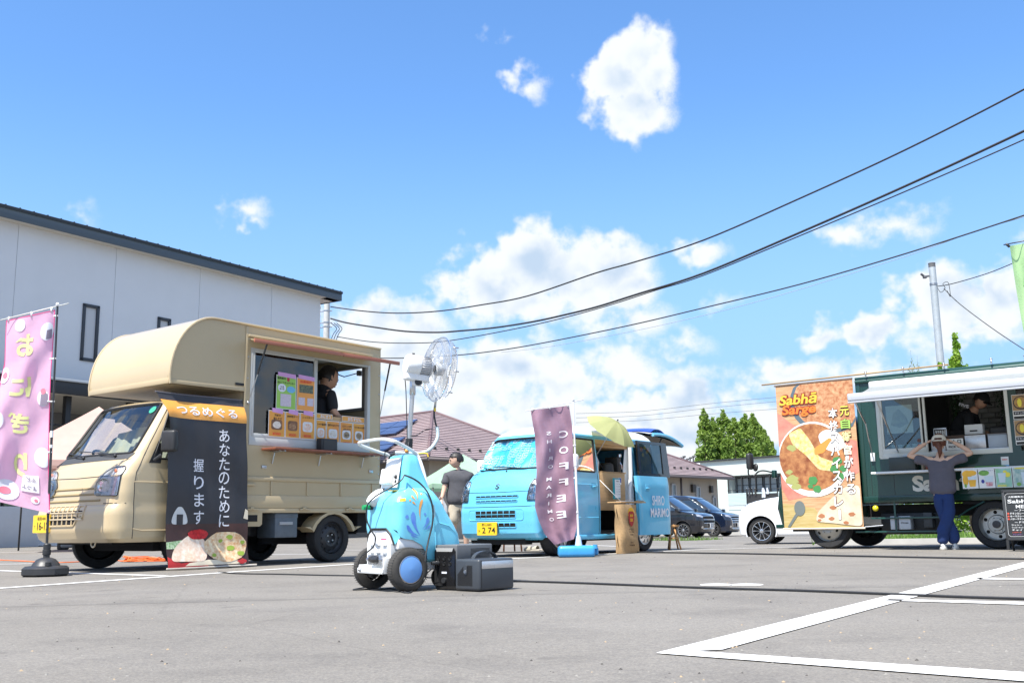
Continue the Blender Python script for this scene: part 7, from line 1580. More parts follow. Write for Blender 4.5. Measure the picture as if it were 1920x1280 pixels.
gposter('drink poster with green leaves and a cup of red berries, second of the row','drink_poster',.045,-.155,.80,1.055,.285,[('leaf_print','e',(.35,.78,.33,.14),GR,1),('title','t',('ブルーベリー',.6,.90,.06,.7),NV,2),('cup_print','p',cup,IC,2),('drink_print','p',[(.42,.3),(.86,.3),(.82,.1),(.46,.1)],BY,3),('berry_print','e',(.25,.35,.1,.1),NV,2)],group='drink posters along the green truck shelf')
gposter('blue edged drink poster with a cup of lemonade, third of the drink row','drink_poster',-.165,-.365,.80,1.055,.285,[('blue_print','r',(.03,.97,.03,.97),M('print_aqua',(.35,.62,.62),rough=.5,col2=(.25,.5,.2),vscale=8),1),('lemon_print','e',(.75,.65,.17,.13),LM,2),('lemon_print','e',(.6,.8,.12,.08),LM,2),('cup_print','p',[(.15,.75),(.65,.75),(.58,.25),(.22,.25)],IC,3),('price','t',('¥500',.35,.10,.12,.55),LM,3)],group='drink posters along the green truck shelf')
gposter('drink poster with ice and green leaves, at the right edge of the drink row','drink_poster',-.375,-.60,.80,1.055,.285,[('blue_print','r',(.03,.97,.03,.97),M('print_aqua2',(.2,.38,.36),rough=.5,col2=(.6,.68,.6),vscale=16),1),('lemon_print','e',(.5,.95,.4,.04),LM,2),('cup_print','p',[(.45,.75),(.95,.75),(.88,.15),(.5,.15)],IC,3),('leaf_print','e',(.3,.15,.12,.1),GR,2)],group='drink posters along the green truck shelf')
gposter('small white notice above the drink row on the green truck','notice',-.19,-.285,1.09,1.215,.012,[('blue_band','r',(0,1,0,.12),BLU,1),('lettering','t',('営業中',.5,.7,.14,.7),TRED,2)],'notice')
cur=M('food_curryplate',(.30,.13,.04),rough=.5,col2=(.55,.35,.12),vscale=30)
for k,(lab,z1_) in enumerate((('upper curry menu picture with yellow rice beside the green truck opening',2.03),('lower curry menu picture with a dark bowl beside the green truck opening',1.69))):
 gposter(lab,'menu_picture',-.395,-.62,z1_-.33,z1_,.014,[('photo_print','r',(.02,.98,.35,.98),M('print_tablewood',(.38,.24,.12),rough=.5),1),('bowl_print','e',(.5,.66,.44,.28),M('print_bowlblack',(.04,.04,.045)),2),('curry_print','e',(.5,.67,.38,.23),cur,3),('rice_print','e',(.42,.66,.12,.17),LM,4),('black_band','r',(.04,.96,.18,.32),INK,1),('title','t',('チキンカレー',.5,.25,.08,.8),WTXT,2),('black_band','r',(.04,.96,.02,.12),INK,1)],'menu picture')
gposter('pale drawing of a mountain taped behind the green truck window pane','art_print',1.30,.93,1.62,2.02,-.02,[('drawing','p',[(.15,.3),(.3,.75),(.5,.88),(.75,.6),(.85,.35),(.5,.2)],M('print_lineblue',(.30,.36,.42),rough=.6,col2=(.6,.62,.6),vscale=18),1)],'picture')
t=near_green('cup_row','row of pale paper cups behind the lower window pane of the green truck','cups');
for i in range(5):mb=MB();mb.lathe([(.001,0),(.035,0),(.045,.12),(.042,.12),(.03,.01)],(1.26-i*.1,-.14,1.345),n=14);mb.done('paper_cup',M('cup_pale',(.50,.62,.64),rough=.6),t)
for lab,x,c in(('round brown sticker on the green truck window, upper of two',.86,'sticker_brown'),('round red and white sticker on the green truck window, lower of two',.86,'sticker_red')):
 o=near_green('sticker',lab,'sticker');z=1.50 if c=='sticker_brown' else 1.42;mb=MB();mb.lathe([(.001,.0),(.028,.0)],(x,-.004,z),(0,1,0),n=14);mb.done('print',M(c,(.12,.05,.04) if 'brown' in c else(.55,.15,.12),rough=.5),o)
def gbox(name,lab,cat,dims,mat,extra=None):
 o=near_green(name,lab,cat);mb=MB();mb.box(*dims,.008);mb.done('case',mat,o)
 if extra:extra(o)
 return o
gbox('tissue_box','white box with a dark slot on the green truck ledge','box',(.08,.32,-.44,-.30,1.562,1.70),WHT,lambda o:MB().box(.15,.25,-.299,-.296,1.60,1.62).done('slot',INK,o))
gbox('steel_box','brushed steel box standing on the green truck counter','box',(.00,.27,-.24,-.08,1.347,1.535),STEEL)
gbox('plastic_bin','pale blue plastic bin at the right end of the green truck counter','bin',(-.275,-.03,-.22,-.07,1.347,1.52),M('bin_blue',(.36,.42,.50),rough=.4,var=.05),lambda o:MB().box(-.28,-.025,-.225,-.065,1.52,1.535,.003).done('rim',M('bin_rim',(.2,.22,.25)),o))
def sgn(o):q=MB();put_text(q,Flat((0,-.068,0),(-1,0,0),(0,0,1)),'出し口',-.40,1.46,.055,.17,off=.002,bold=.03);q.done('lettering',INK,o);q=MB();put_text(q,Flat((0,-.068,0),(-1,0,0),(0,0,1)),'PICK UP',-.40,1.39,.03,.17,off=.002,bold=.02);q.done('lettering_small',INK,o)
gbox('paper_sign','white paper sign with black writing on the green truck counter','sign',(.29,.52,-.08,-.072,1.347,1.50),PAPER,sgn)
gbox('paper_sign','pale printed sheets on the green truck counter behind the cap','sign',(.53,.72,-.08,-.072,1.347,1.51),M('paper_pale',(.6,.62,.66),rough=.6))
gbox('dark_box','dark grey box on the white shelf under the green truck window','box',(.88,1.24,.05,.2,1.077,1.27),M('box_greydark',(.035,.045,.042),rough=.4))
gbox('paper_pack','blue and white paper pack lying on the dark box','pack',(.95,1.05,.06,.18,1.272,1.30),M('pack_blue',(.4,.48,.56),rough=.6))
for i,(x,h,c) in enumerate(((.80,.12,'jar_cream'),(.745,.13,'jar_red'),(.69,.11,'jar_brown'))):
 o=near_green('sauce_jar',['cream sauce jar, left of the three on the white shelf','reddish sauce jar, middle of the three on the white shelf','brown sauce jar, right of the three on the white shelf'][i],'jar');mb=MB();mb.lathe([(.001,0),(.022,0),(.022,h*.7),(.014,h*.8),(.014,h*.9)],(x,.12,1.077),n=12);mb.done('jar_body',M(c,{'jar_cream':(.4,.34,.25),'jar_red':(.3,.08,.05),'jar_brown':(.15,.08,.04)}[c],rough=.3),o);mb=MB();mb.cyl((x,.12,1.077+h*.88),(x,.12,1.077+h),.017,n=12);mb.done('lid',INK,o)
t=near_green('frying_pan','black pan with upright handle at the right of the green truck counter','pan');mb=MB();mb.box(-.29,.02,-.62,-.36,1.50,1.66,.04,3);mb.done('pan_body',BLK,t);mb=MB();mb.tube([(-.13,-.5,1.64),(-.14,-.5,1.80)],.014,8);mb.done('handle',BLK,t)
t=near_green('knife_rack','steel rack of white cloths left of the green truck opening','rack');mb=MB();mb.box(.56,.74,-.45,-.30,1.66,1.68);mb.box(.73,.74,-.45,-.30,1.36,1.68);mb.box(.56,.57,-.45,-.30,1.36,1.68);mb.done('frame',STEEL,t)
for i in range(5):mb=MB();mb.box(.58+i*.03,.60+i*.03,-.43,-.32,1.42,1.65,.004);mb.done('cloth',WHT,t)
def hanging_plant(x,y,z0,z1,lab,seed):
 t=near_green('hanging_plant',lab,'plant');rr=random.Random(seed);mb=MB()
 for k in range(420):
  z=z1-(z1-z0)*rr.random()**.8;th=rr.random()*6.28;r_=.11*rr.random()*(.5+(z-z0)/(z1-z0));c=Vector((x+r_*math.cos(th),y+r_*math.sin(th),z));d=Vector((rr.gauss(0,1),rr.gauss(0,1),-1.2)).normalized()*.05;w=d.orthogonal().normalized()*.008
  mb.add([c-w,c+d*.5+w,c+d],[(0,1,2)])
 mb.done('foliage',M('leaf_dark',(.03,.09,.025),rough=.6),t);mb=MB();mb.tube([(x,y,z0+.1),(x,y,2.35)],.006,5);mb.done('stem',M('stem_brown',(.08,.06,.03)),t)
hanging_plant(-.04,-1.22,1.55,2.30,'green hanging plant on the wooden post inside the green truck',3);hanging_plant(.66,-1.3,1.75,2.3,'dim hanging plant in the left dark corner of the green truck opening',5)
def chalkboard():
 o=near_green('chalkboard','black chalkboard stand with white handwriting in front of the green truck wheel','chalkboard');y=.92;x0,x1,z0,z1=-.37,-1.05,.14,.745
 FB=Flat((0,y+.012,0),(-1,0,0),(0,0,1));fm=M('board_frame',(.035,.037,.04),rough=.5)
 mb=MB();mb.box(x1,x0,y-.01,y+.01,z0,z1);mb.done('slate',M('slate',(.022,.026,.03),rough=.7,var=.15,vscale=5),o)
 for a in((x0-.03,x0,z0-.12,z1),(x1,x1+.03,z0-.12,z1),(x1,x0,z1-.025,z1+.005),(x1,x0,z0-.005,z0+.02)):mb=MB();mb.box(a[0],a[1],y-.015,y+.018,a[2],a[3],.003);mb.done('frame_rail',fm,o)
 mb=MB();mb.cyl((x0-.02,y-.02,z1),(x0-.02,y-.25,0),.013,n=6);mb.cyl((x1+.02,y-.02,z1),(x1+.02,y-.25,0),.013,n=6);mb.done('rear_leg',fm,o,kind='stuff')
 u=-x0;ch=M('chalk',(.70,.71,.72),rough=.9);mb=MB();line_on(mb,FB,[(u+.06,z0+.04),(u+.035,z0+.065),(u+.035,z1-.065),(u+.06,z1-.04),(-x1-.04,z1-.04)],w=.002,off=.002,step=.2);line_on(mb,FB,[(u+.06,z0+.04),(-x1-.04,z0+.04)],w=.002,off=.002,step=.2);mb.done('chalk_border',ch,o,kind='stuff')
 mb=MB();T_=lambda s_,du,z,h,w=None,**k:put_text(mb,FB,s_,u+du,z,h,w,off=.003,bold=.02,anchor='l',**k)
 T_('大阪福島のスパイスカレー',.07,.665,.022,.42);T_('SabhāSarge',.06,.605,.062,.52);T_('MENU',.15,.545,.04,.2);T_('― フード ―',.13,.500,.024,.2)
 for i,s_ in enumerate(('チキンカレー','キーマカレー','バターチキンカレー')):T_(s_,.075,.462-i*.034,.024,.16 if i<2 else .23)
 T_('― ドリンク ―',.12,.355,.026,.22)
 for i,s_ in enumerate(('ラッシー','マンゴーラッシー 500','チャイ')):T_(s_,.08,.32-i*.03,.02,.12 if i!=1 else .19)
 mb.done('chalk_lettering',ch,o);mb=MB()
 for i in range(3):patch(mb,FB,rpoly(u+.045,u+.066,.452-i*.034,.472-i*.034,.003,1),off=.003)
 T_('レモネード',.085,.232,.018,.10);T_('激辛',.27,.46,.03,.06);mb.done('red_chalk',M('chalk_red',(.6,.09,.06),rough=.9),o);mb=MB();T_('ブルーベリー',.085,.205,.018,.11);mb.done('violet_chalk',M('chalk_violet',(.25,.10,.35),rough=.9),o)
chalkboard()
# ------------------------------------------------------------------ white two-storey building on the left
def white_building():
 O=Vector((-7.44,42.0,0));B=thing('office_building','large white two-storey building with a dark sloping roof edge behind the tan truck','building',O,heading=33.4)
 WP=M('panel_white',(.66,.67,.68),rough=.55,var=.02,vscale=1.2,bump=.0006,bscale=3);DK=M('trim_charcoal',(.035,.042,.052),rough=.5);SO=M('soffit_cream',(.62,.58,.50),rough=.7)
 xs=[.8,3.5,6.99,10.49,13.95,17.4,20.8];wins=[(11.02,11.62,5.80,7.66),(8.20,8.74,5.80,7.68),(4.9,5.45,5.8,7.68),(15.4,16.0,5.8,7.66)]
 for a,b in zip(xs[:-1],xs[1:]):
  mb=MB();cuts=sorted([w for w in wins if a<w[0]<b]);x=a+.012
  for w in cuts:mb.box(x,w[0],-.2,0,4.72,9.78);mb.box(w[0],w[1],-.2,0,4.72,w[2]);mb.box(w[0],w[1],-.2,0,w[3],9.78);x=w[1]
  mb.box(x,b-.012,-.2,0,4.72,9.78);mb.done('wall_panel',WP,B)
 mb=MB();mb.box(.82,20.8,-.25,-.012,4.75,9.76);mb.done('joint_backing',M('joint_grey',(.52,.53,.54),rough=.8),B)
 mb=MB();mb.box(.8,.95,-9,-.2,.0,9.7);mb.done('end_wall',WP,B)
 for w in wins:
  f=MB();
  for q in((w[0],w[0]+.1,w[2],w[3]),(w[1]-.1,w[1],w[2],w[3]),(w[0],w[1],w[2],w[2]+.1),(w[0],w[1],w[3]-.1,w[3])):f.box(q[0],q[1],-.08,.05,q[2],q[3],.006)
  fo=f.done('window',DK,B);mb=MB();mb.box(w[0]+.1,w[1]-.1,-.03,-.015,w[2]+.1,w[3]-.1);mb.done('pane',M('pane_sky',(.09,.16,.22),rough=.08,spec=1,coat=1),fo)
 mb=MB();mb.box(.05,21,.42,.47,9.70,10.02,.01);mb.done('fascia',M('fascia_slate',(.06,.085,.11),rough=.45),B)
 mb=MB();mb.box(.0,21,-9.3,.50,10.02,10.09,.01);mb.box(.03,21,-9.2,.52,9.985,10.02);mb.done('roof',M('roof_dark',(.025,.03,.035),rough=.5),B)
 mb=MB()
 for k in range(46):mb.box(.1+k*.455,.13+k*.455,-9.2,.49,10.09,10.115)
 mb.done('roof_seams',M('roof_dark',(.025,.03,.035)),B,kind='stuff')
 mb=MB();mb.box(.05,21,-.0,.42,9.73,9.76);mb.box(.05,.8,-9,.42,9.73,9.76);mb.done('eave_soffit',SO,B);mb=MB();mb.box(.02,.07,-9,.46,9.70,10.02,.01);mb.done('end_fascia',DK,B)
 mb=MB();mb.box(2.0,21,1.46,1.52,4.45,4.86,.01);mb.box(1.98,2.04,-1.0,1.5,4.45,4.86,.01);mb.done('canopy_fascia',M('canopy_black',(.014,.017,.022),rough=.45),B)
 mb=MB();mb.box(2.04,21,-.0,1.46,4.80,4.84);mb.done('canopy_top',DK,B);mb=MB();mb.box(1.98,21,1.52,1.60,4.83,4.90,.01);mb.done('gutter',M('gutter_grey',(.45,.48,.50),rough=.4),B)
 mb=MB();mb.box(2.04,21,-3.2,1.46,4.47,4.50);mb.done('canopy_soffit',SO,B)
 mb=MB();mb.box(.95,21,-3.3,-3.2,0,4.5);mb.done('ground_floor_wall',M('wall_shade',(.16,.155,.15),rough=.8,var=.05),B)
 for x in(3.2,5.6,8.0,10.4,12.6,14.8,17,19):mb=MB();mb.box(x-.09,x+.09,.9,1.08,0,4.47,.006);mb.done('column',M('column_black',(.015,.016,.018),rough=.5),B)
 for x in(4,7,9.6,12,14.5,17):
  f=MB()
  for q in((x-.95,x-.87,.1,2.7),(x+.87,x+.95,.1,2.7),(x-.95,x+.95,2.62,2.7),(x-.03,x+.03,.1,2.7),(x-.95,x+.95,2.1,2.16)):f.box(q[0],q[1],-3.2,-3.12,q[2],q[3])
  fo=f.done('glazing',M('column_black',(.015,.016,.018)),B);mb=MB();mb.box(x-.88,x+.88,-3.18,-3.16,.1,2.65);mb.done('pane',M('pane_dark',(.02,.03,.035),rough=.05,spec=1,coat=1),fo)
 for z in(3.15,3.55):mb=MB();mb.cyl((2.5,1.2,z),(21,1.2,z),.03,n=6);mb.done('rail',M('column_black',(.015,.016,.018)),B)
 mb=MB();mb.box(12.3,21,.95,1.10,.0,1.15,.01);mb.done('low_wall',M('panel_grey',(.48,.48,.49),rough=.7,var=.03),B)
white_building()
def strip_poly(name,mat,a,b,w,h,z=0,**k):
 """low kerb from a to b (ground points)"""
 a=Vector(a);b=Vector(b);d=(b-a).normalized();n=Vector((-d.y,d.x,0))*w;o=bpy.data.objects
 mb=MB();nseg=max(1,int((b-a).length/2));vs=[]
 for i in range(nseg+1):
  p=a.lerp(b,i/nseg);g=gz(p.x,p.y);vs+=[(p.x,p.y,g-.05),(p.x,p.y,g+h),(p.x+n.x,p.y+n.y,g+h),(p.x+n.x,p.y+n.y,g-.05)]
 fs=[]
 for i in range(nseg):
  q=i*4;fs+=[(q,q+4,q+5,q+1),(q+1,q+5,q+6,q+2),(q+2,q+6,q+7,q+3)]
 fs+=[(0,1,2,3),(nseg*4+3,nseg*4+2,nseg*4+1,nseg*4)]
 mb.add(vs,fs);return mb.done(name,mat,None,kind='structure',sharp=20)
CONC=M('kerb_concrete',(.46,.45,.42),rough=.85,var=.12,vscale=2)
a_=G(-120,1025.5);b_=G(330,1013.0);strip_poly('kerb',CONC,a_,b_,.18,.13)
SOIL=M('planting_soil',(.10,.08,.055),rough=.95,col2=(.16,.13,.08),vscale=3)
LEAFM={}
def leafmat(name,c1,c2,trans=.35,scale=1.2):
 if name in LEAFM:return LEAFM[name]
 m=cloth_mat(name,c1,col2=c2,scale=scale,trans=trans,rough=.6);LEAFM[name]=m;return m
def leaves(mb,pts,size,rnd,droop=0.0,up=0.3,aspect=.5):
 for c in pts:
  d=Vector((rnd.gauss(0,1),rnd.gauss(0,1),rnd.gauss(up,.7)-droop)).normalized();w=d.orthogonal().normalized();w=(w*math.cos(t:=rnd.random()*6.28)+d.cross(w)*math.sin(t));s_=size*(.6+rnd.random()*.8)
  mb.add([c-d*s_*.5,c+w*s_*aspect*.5,c+d*s_*.5,c-w*s_*aspect*.5],[(0,1,2,3)],False)
def hedge(lab,pa,pb,w,h,seed,mat,size=.07,dens=260,z=None,name='hedge'):
 rnd=random.Random(seed);a=Vector(pa);b=Vector(pb);L_=(b-a).length;d=(b-a)/L_;n=Vector((-d.y,d.x,0));mb=MB();pts=[]
 for i in range(int(L_*dens)):
  t=rnd.random()*L_;hh=h*(.75+.35*noise.noise(Vector((t*1.5,seed,0))));pts.append(a+d*t+n*w*rnd.random()+Vector((0,0,.03+hh*rnd.random()**.6)))
 leaves(mb,pts,size,rnd);o=mb.done(name,mat,None,lab,'hedge',weld=False,sharp=0);return o
hd_=(b_-a_).normalized();hn=Vector((-hd_.y,hd_.x,0))
hedge('dark green clipped hedge behind the kerb in front of the white building',a_+hn*.5,b_+hn*.5,1.0,.62,3,leafmat('leaf_hedge',(.025,.06,.015),(.07,.13,.03)),.11,420)
for i,(px_,h) in enumerate(((38,.95),(14,1.05),(62,.8))):
 rnd=random.Random(20+i);c=G(px_,1021)+hn*.7;o=thing('garden_plant',['spiky green plant rising above the hedge, right of the flag base pole','spiky green plant rising above the hedge at the left edge','small leafy plant at the right end of the hedge'][i],'plant',c);mb=MB();pts=[Vector((rnd.gauss(0,.22),rnd.gauss(0,.12),.3+(h-.3)*rnd.random())) for _ in range(160)];leaves(mb,pts,.14,rnd,aspect=.3,up=1.2);mb.done('foliage',leafmat('leaf_bright',(.06,.15,.02),(.13,.25,.05)),o,weld=False,sharp=0)
 mb=MB();[mb.tube([(0,0,0),(rnd.gauss(0,.1),rnd.gauss(0,.06),h*.7)],.008,4) for _ in range(5)];mb.done('stem',M('stem_green',(.08,.12,.04)),o,kind='stuff')
# ------------------------------------------------------------------ houses with hipped roofs
ROOF=M('roof_mauve',(.31,.245,.25),rough=.75,var=.08,vscale=1.5);ROOFD=M('roof_mauve_edge',(.15,.10,.11),rough=.8);WALLB=M('render_beige',(.36,.31,.25),rough=.85,var=.04);GUT=M('gutter_brown',(.12,.10,.10),rough=.5)
def house(lab,C_,ang,LR,LL,ze,zp,n,wins,solar=None,guards=True,wallin=.7):
 H_=thing('house',lab,'house',C_);c,s_=math.cos(R(ang)),math.sin(R(ang));dR=Vector((s_,c,0));dL=Vector((-c,s_,0));run=min(LR,LL)/2
 A=Vector((0,0,ze));Rr=dR*LR+A;Ll=dL*LL+A;Fr=dR*LR+dL*LL+A;K1=dR*run+dL*run+Vector((0,0,zp));K2=(dL*(LL-run)+dR*run if LL>LR else dR*(LR-run)+dL*run)+Vector((0,0,zp))
 faces=[(A,Rr,(K2 if LR>LL else K1),K1),(A,Ll,(K2 if LL>=LR else K1),K1),(Ll,Fr,K2,K2 if LL>LR else K1),(Rr,Fr,K2,K1 if LL>LR else K2)]
 rows=MB();up=Vector((0,0,1))
 for(e0,e1,k1,k0) in faces:
  nn=(e1-e0).cross(k0-e0);nn=nn.normalized();nn=nn if nn.z>0 else-nn
  for i in range(n):
   t0,t1=i/n,(i+1)/n;p0=e0.lerp(k0,t0);p1=e1.lerp(k1,t0);q1=e1.lerp(k1,t1);q0=e0.lerp(k0,t1);h=nn*.045
   rows.add([p0+h,p1+h,q1+h*.1,q0+h*.1,p0-h*.2,p1-h*.2],[(0,1,2,3),(4,5,1,0)],False)
 rows.done('roof_courses',ROOF,H_,kind='stuff',sharp=20)
 for a,b in((A,K1),(Rr,K1 if LL>LR else K2),(K1,K2)):
  if(a-b).length>.1:mb=MB();mb.tube([a+up*.04,b+up*.05],.07,6);mb.done('ridge_cap',ROOFD,H_)
 for a,b in((A,Rr),(A,Ll)):mb=MB();mb.tube([a-up*.08,b-up*.08],.075,6);mb.done('gutter',GUT,H_)
 mb=MB();mb.add([A-up*.03,Rr-up*.03,Fr-up*.03,Ll-up*.03],[(0,1,2,3)]);mb.done('eave_soffit',M('soffit_brown',(.30,.27,.24),rough=.8),H_)
 w=wallin;g=gz(C_.x,C_.y) if False else-.4;a0=dR*w+dL*w;a1=dR*(LR-w)+dL*w;a2=dR*(LR-w)+dL*(LL-w);a3=dR*w+dL*(LL-w)
 mb=MB();q=[a0,a1,a2,a3];mb.add([p+up*g for p in q]+[p+up*(ze-.05) for p in q],[(0,1,5,4),(1,2,6,5),(2,3,7,6),(3,0,4,7)]);mb.done('wall',WALLB,H_)
 nR=-dL;
 for(t,ww,z0,z1,kind) in wins:
  b0=dR*(w+t)+dL*(w-.03);
  if kind=='pipe':mb=MB();mb.cyl(b0+up*g,b0+up*(ze-.1),.06,n=8);mb.done('down_pipe',GUT,H_);continue
  f=MB();
  def bx(ta,tb,za,zb,d0,d1,m_):m_.add([b0+dR*(ta)+dL*d0+up*za,b0+dR*tb+dL*d0+up*za,b0+dR*tb+dL*d0+up*zb,b0+dR*ta+dL*d0+up*zb,b0+dR*ta+dL*d1+up*za,b0+dR*tb+dL*d1+up*za,b0+dR*tb+dL*d1+up*zb,b0+dR*ta+dL*d1+up*zb],[(0,1,2,3),(0,4,5,1),(2,6,7,3),(1,5,6,2),(0,3,7,4)],False)
  if kind=='lamp':bx(0,ww,z0,z1,-.15,0,f);f.done('wall_lamp',M('lamp_dark',(.04,.035,.03)),H_);continue
  for q in((0,.07,z0,z1),(ww-.07,ww,z0,z1),(0,ww,z0,z0+.07),(0,ww,z1-.07,z1)):bx(q[0],q[1],q[2],q[3],-.06,.02,f)
  fo=f.done('window',M('frame_pale',(.40,.40,.40),rough=.5),H_);m2=MB();bx(.07,ww-.07,z0+.07,z1-.07,-.02,.02,m2);m2.done('pane',M('pane_grey',(.14,.17,.18),rough=.1,spec=1) if kind=='g' else M('pane_dark',(.02,.03,.035),rough=.05),fo)
 if guards:
  mb=MB()
  for k in range(int(LR/.75)):
   p=(A+dR*(.6+k*.75)).lerp(K1,.0);e=.14;base=A.lerp(K1,e).lerp(Rr.lerp(faces[0][2],e),(k+.5)/int(LR/.75));mb.box(base.x-.06,base.x+.06,base.y-.06,base.y+.06,base.z+.04,base.z+.14)
  mb.done('snow_guards',M('guard_black',(.02,.02,.02)),H_,kind='stuff')
 if solar:
  e0,e1,k1,k0=faces[1];nn=(e1-e0).cross(k0-e0).normalized();nn=nn if nn.z>0 else-nn
  for(s0,s1,t0,t1,nc,nr) in solar:
   for i in range(nc):
    for j in range(nr):
     def pt(s__,t__):return e0.lerp(k0,t__).lerp(e1.lerp(k1,t__),s__) if False else(e0+(e1-e0).normalized()*s__+(k0-e0-(e1-e0).normalized()*(k0-e0).dot((e1-e0).normalized()))*t__)
     a,b=s0+(s1-s0)*i/nc+.02,s0+(s1-s0)*(i+1)/nc-.02;c0,c1=t0+(t1-t0)*j/nr+.006,t0+(t1-t0)*(j+1)/nr-.006
     q=[pt(a,c0),pt(b,c0),pt(b,c1),pt(a,c1)];h0,h1=nn*.10,nn*.16
     mb=MB();mb.add([p+h1 for p in q]+[p+h0 for p in q],[(0,1,2,3),(0,4,5,1),(1,5,6,2),(2,6,7,3),(3,7,4,0)],False);mb.done('solar_panel',[M('solar_blue',(.05,.075,.16),rough=.3,spec=.5)],H_)
 return H_
C1=P(803,858,42);C1.z=0
house('long single-storey house with mauve hipped roof and solar panels behind the fan cart',C1,42,9.6,18.0,3.2,5.75,27,[(1.2,.8,1.0,2.2,'g'),(4.5,.5,1.2,2.2,'g')],solar=[(4.7,12.2,.50,.80,6,2),(3.4,12.4,.12,.40,6,2)])
C2=Vector((5.8,53.8,0))
house('beige single-storey house with mauve hipped roof behind the dark parked minivans',C2,42,11.0,14.0,3.0,5.7,30,[(2.6,.35,.2,2.5,'g'),(4.55,.45,.2,2.55,'g'),(6.6,.3,2.1,2.55,'lamp'),(7.1,.45,.3,2.45,'g'),(8.6,.22,2.1,2.5,'lamp'),(8.9,.35,1.1,1.9,'d'),(5.6,.12,0,0,'pipe')])
def birds():
 c=P(1289,866,78);o=thing('roof_ventilators','cluster of dark rooftop shapes on a white block above the beige house roof','roof fittings',c);mb=MB();mb.box(-.3,.9,-.3,.3,-.9,-.1,.02);mb.done('block',WHT,o)
 for i in range(6):x=-.75+i*.24;mb=MB();mb.cyl((x,0,-.1),(x,0,.18+.1*(i%3)),.05,n=6);mb.sphere((x+.04,0,.22+.1*(i%3)),.11,8,6,(1.3,1,.7));mb.done('ventilator',M('vent_dark',(.05,.05,.055)),o)
birds()
# ------------------------------------------------------------------ pale apartment block
def flats():
 a=P(1300,900,111);b=P(1500,900,100.5);a.z=b.z=-.3;d=(b-a).normalized();nrm=Vector((d.y,-d.x,0));L_=(b-a).length
 o=thing('apartment_block','pale mint two-storey apartment block with dark balcony windows and washing, right of the houses','building',a,rz=math.atan2(d.y,d.x))
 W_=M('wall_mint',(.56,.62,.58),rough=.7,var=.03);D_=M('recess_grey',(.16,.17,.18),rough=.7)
 x0=L_*.34
 mb=MB();mb.box(0,L_,0,8,5.35,6.95);mb.box(0,x0,0,8,0,5.35);mb.done('upper_wall',W_,o);mb=MB();mb.box(-.1,L_+2,-.25,8.2,6.95,7.1,.02);mb.done('roof_edge',M('roof_black',(.03,.03,.03)),o)
 mb=MB();mb.box(x0,L_+1,-.0,.12,2.3,3.55);mb.done('balcony_wall',M('wall_aqua',(.50,.60,.60),rough=.6),o)
 for k in range(9):mb=MB();mb.box(x0,L_+1,-.012,0.0,2.34+k*.135,2.36+k*.135);mb.done('siding_joint',M('joint_line',(.42,.50,.5)),o)
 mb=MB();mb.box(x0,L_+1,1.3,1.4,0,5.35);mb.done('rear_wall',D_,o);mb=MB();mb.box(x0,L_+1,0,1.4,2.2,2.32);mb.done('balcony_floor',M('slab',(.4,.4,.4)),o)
 x=x0+.25
 while x<L_+.5:
  f=MB()
  for q in((x,x+.06,3.2,5.15),(x+1.5,x+1.56,3.2,5.15),(x,x+1.56,5.08,5.15),(x+.75,x+.81,3.2,5.15),(x,x+1.56,4.35,4.40)):f.box(q[0],q[1],1.2,1.3,q[2],q[3])
  fo=f.done('window',M('frame_black',(.02,.02,.02)),o);mb=MB();mb.box(x+.06,x+1.5,1.25,1.27,3.2,5.08);mb.done('pane',M('pane_soft',(.30,.33,.34),rough=.2),fo);x+=1.75
 mb=MB();mb.cyl((x0,-.02,3.85),(L_+1,-.02,3.85),.03,n=6);mb.done('balcony_rail',M('rail_black',(.03,.03,.03)),o)
 for k in range(int((L_+1-x0)/1.75)+1):mb=MB();mb.box(x0+.05+k*1.75,x0+.13+k*1.75,-.02,.06,3.55,5.35);mb.done('balcony_post',M('rail_black',(.03,.03,.03)),o)
 fr=MB()
 for q in((x0+2.4,x0+2.48,2.4,3.9),(x0+6.2,x0+6.28,2.4,3.9),(x0+2.4,x0+6.28,2.36,2.44)):fr.box(q[0],q[1],-.08,0,q[2],q[3])
 fr.box(x0+2.48,x0+6.2,-.04,-.03,2.44,3.4);fr.done('washing_frame',M('rail_black',(.03,.03,.03)),o)
 mb=MB();mb.box(0,L_+1,.02,.3,0,1.9);mb.done('lower_wall',W_,o);mb=MB();mb.box(x0,L_+1,-.02,.02,1.85,2.22);mb.done('band',M('wall_aqua',(.50,.60,.60)),o)
 I=in_frame(o)
 for i,(x,c,w,h) in enumerate(((2.55,(.02,.02,.02),.18,.55),(2.85,(.04,.04,.05),.2,.75),(3.2,(.02,.02,.025),.16,.6),(3.6,(.03,.03,.03),.22,.7),(4.6,(.55,.60,.70),.42,.95),(5.1,(.6,.65,.75),.25,.6))):
  cl=thing('hanging_garment',['small black garment, far left of the washing on the balcony','dark long garment, second from the left on the balcony','narrow dark garment, third from the left on the balcony','wide dark garment in the middle of the washing','pale blue shirt hung out on the balcony','small pale blue cloth right of the shirt on the balcony'][i],'laundry',I@Vector((x0+x,-.15,3.95)),rz=math.atan2(d.y,d.x))
  mb=MB();mb.grid(lambda a_,b_:Vector(((a_-.5)*w*(1-.3*(b_>.85)),.04*math.sin(a_*7+b_*3),-h*(1-b_))),8,10);mb.done('cloth',M('laundry_%d'%i,c,rough=.9),cl,sharp=0);mb=MB();mb.tube([(0,0,-.02),(0,0,.08)],.01,4);mb.done('hanger',WHT,cl)
flats()
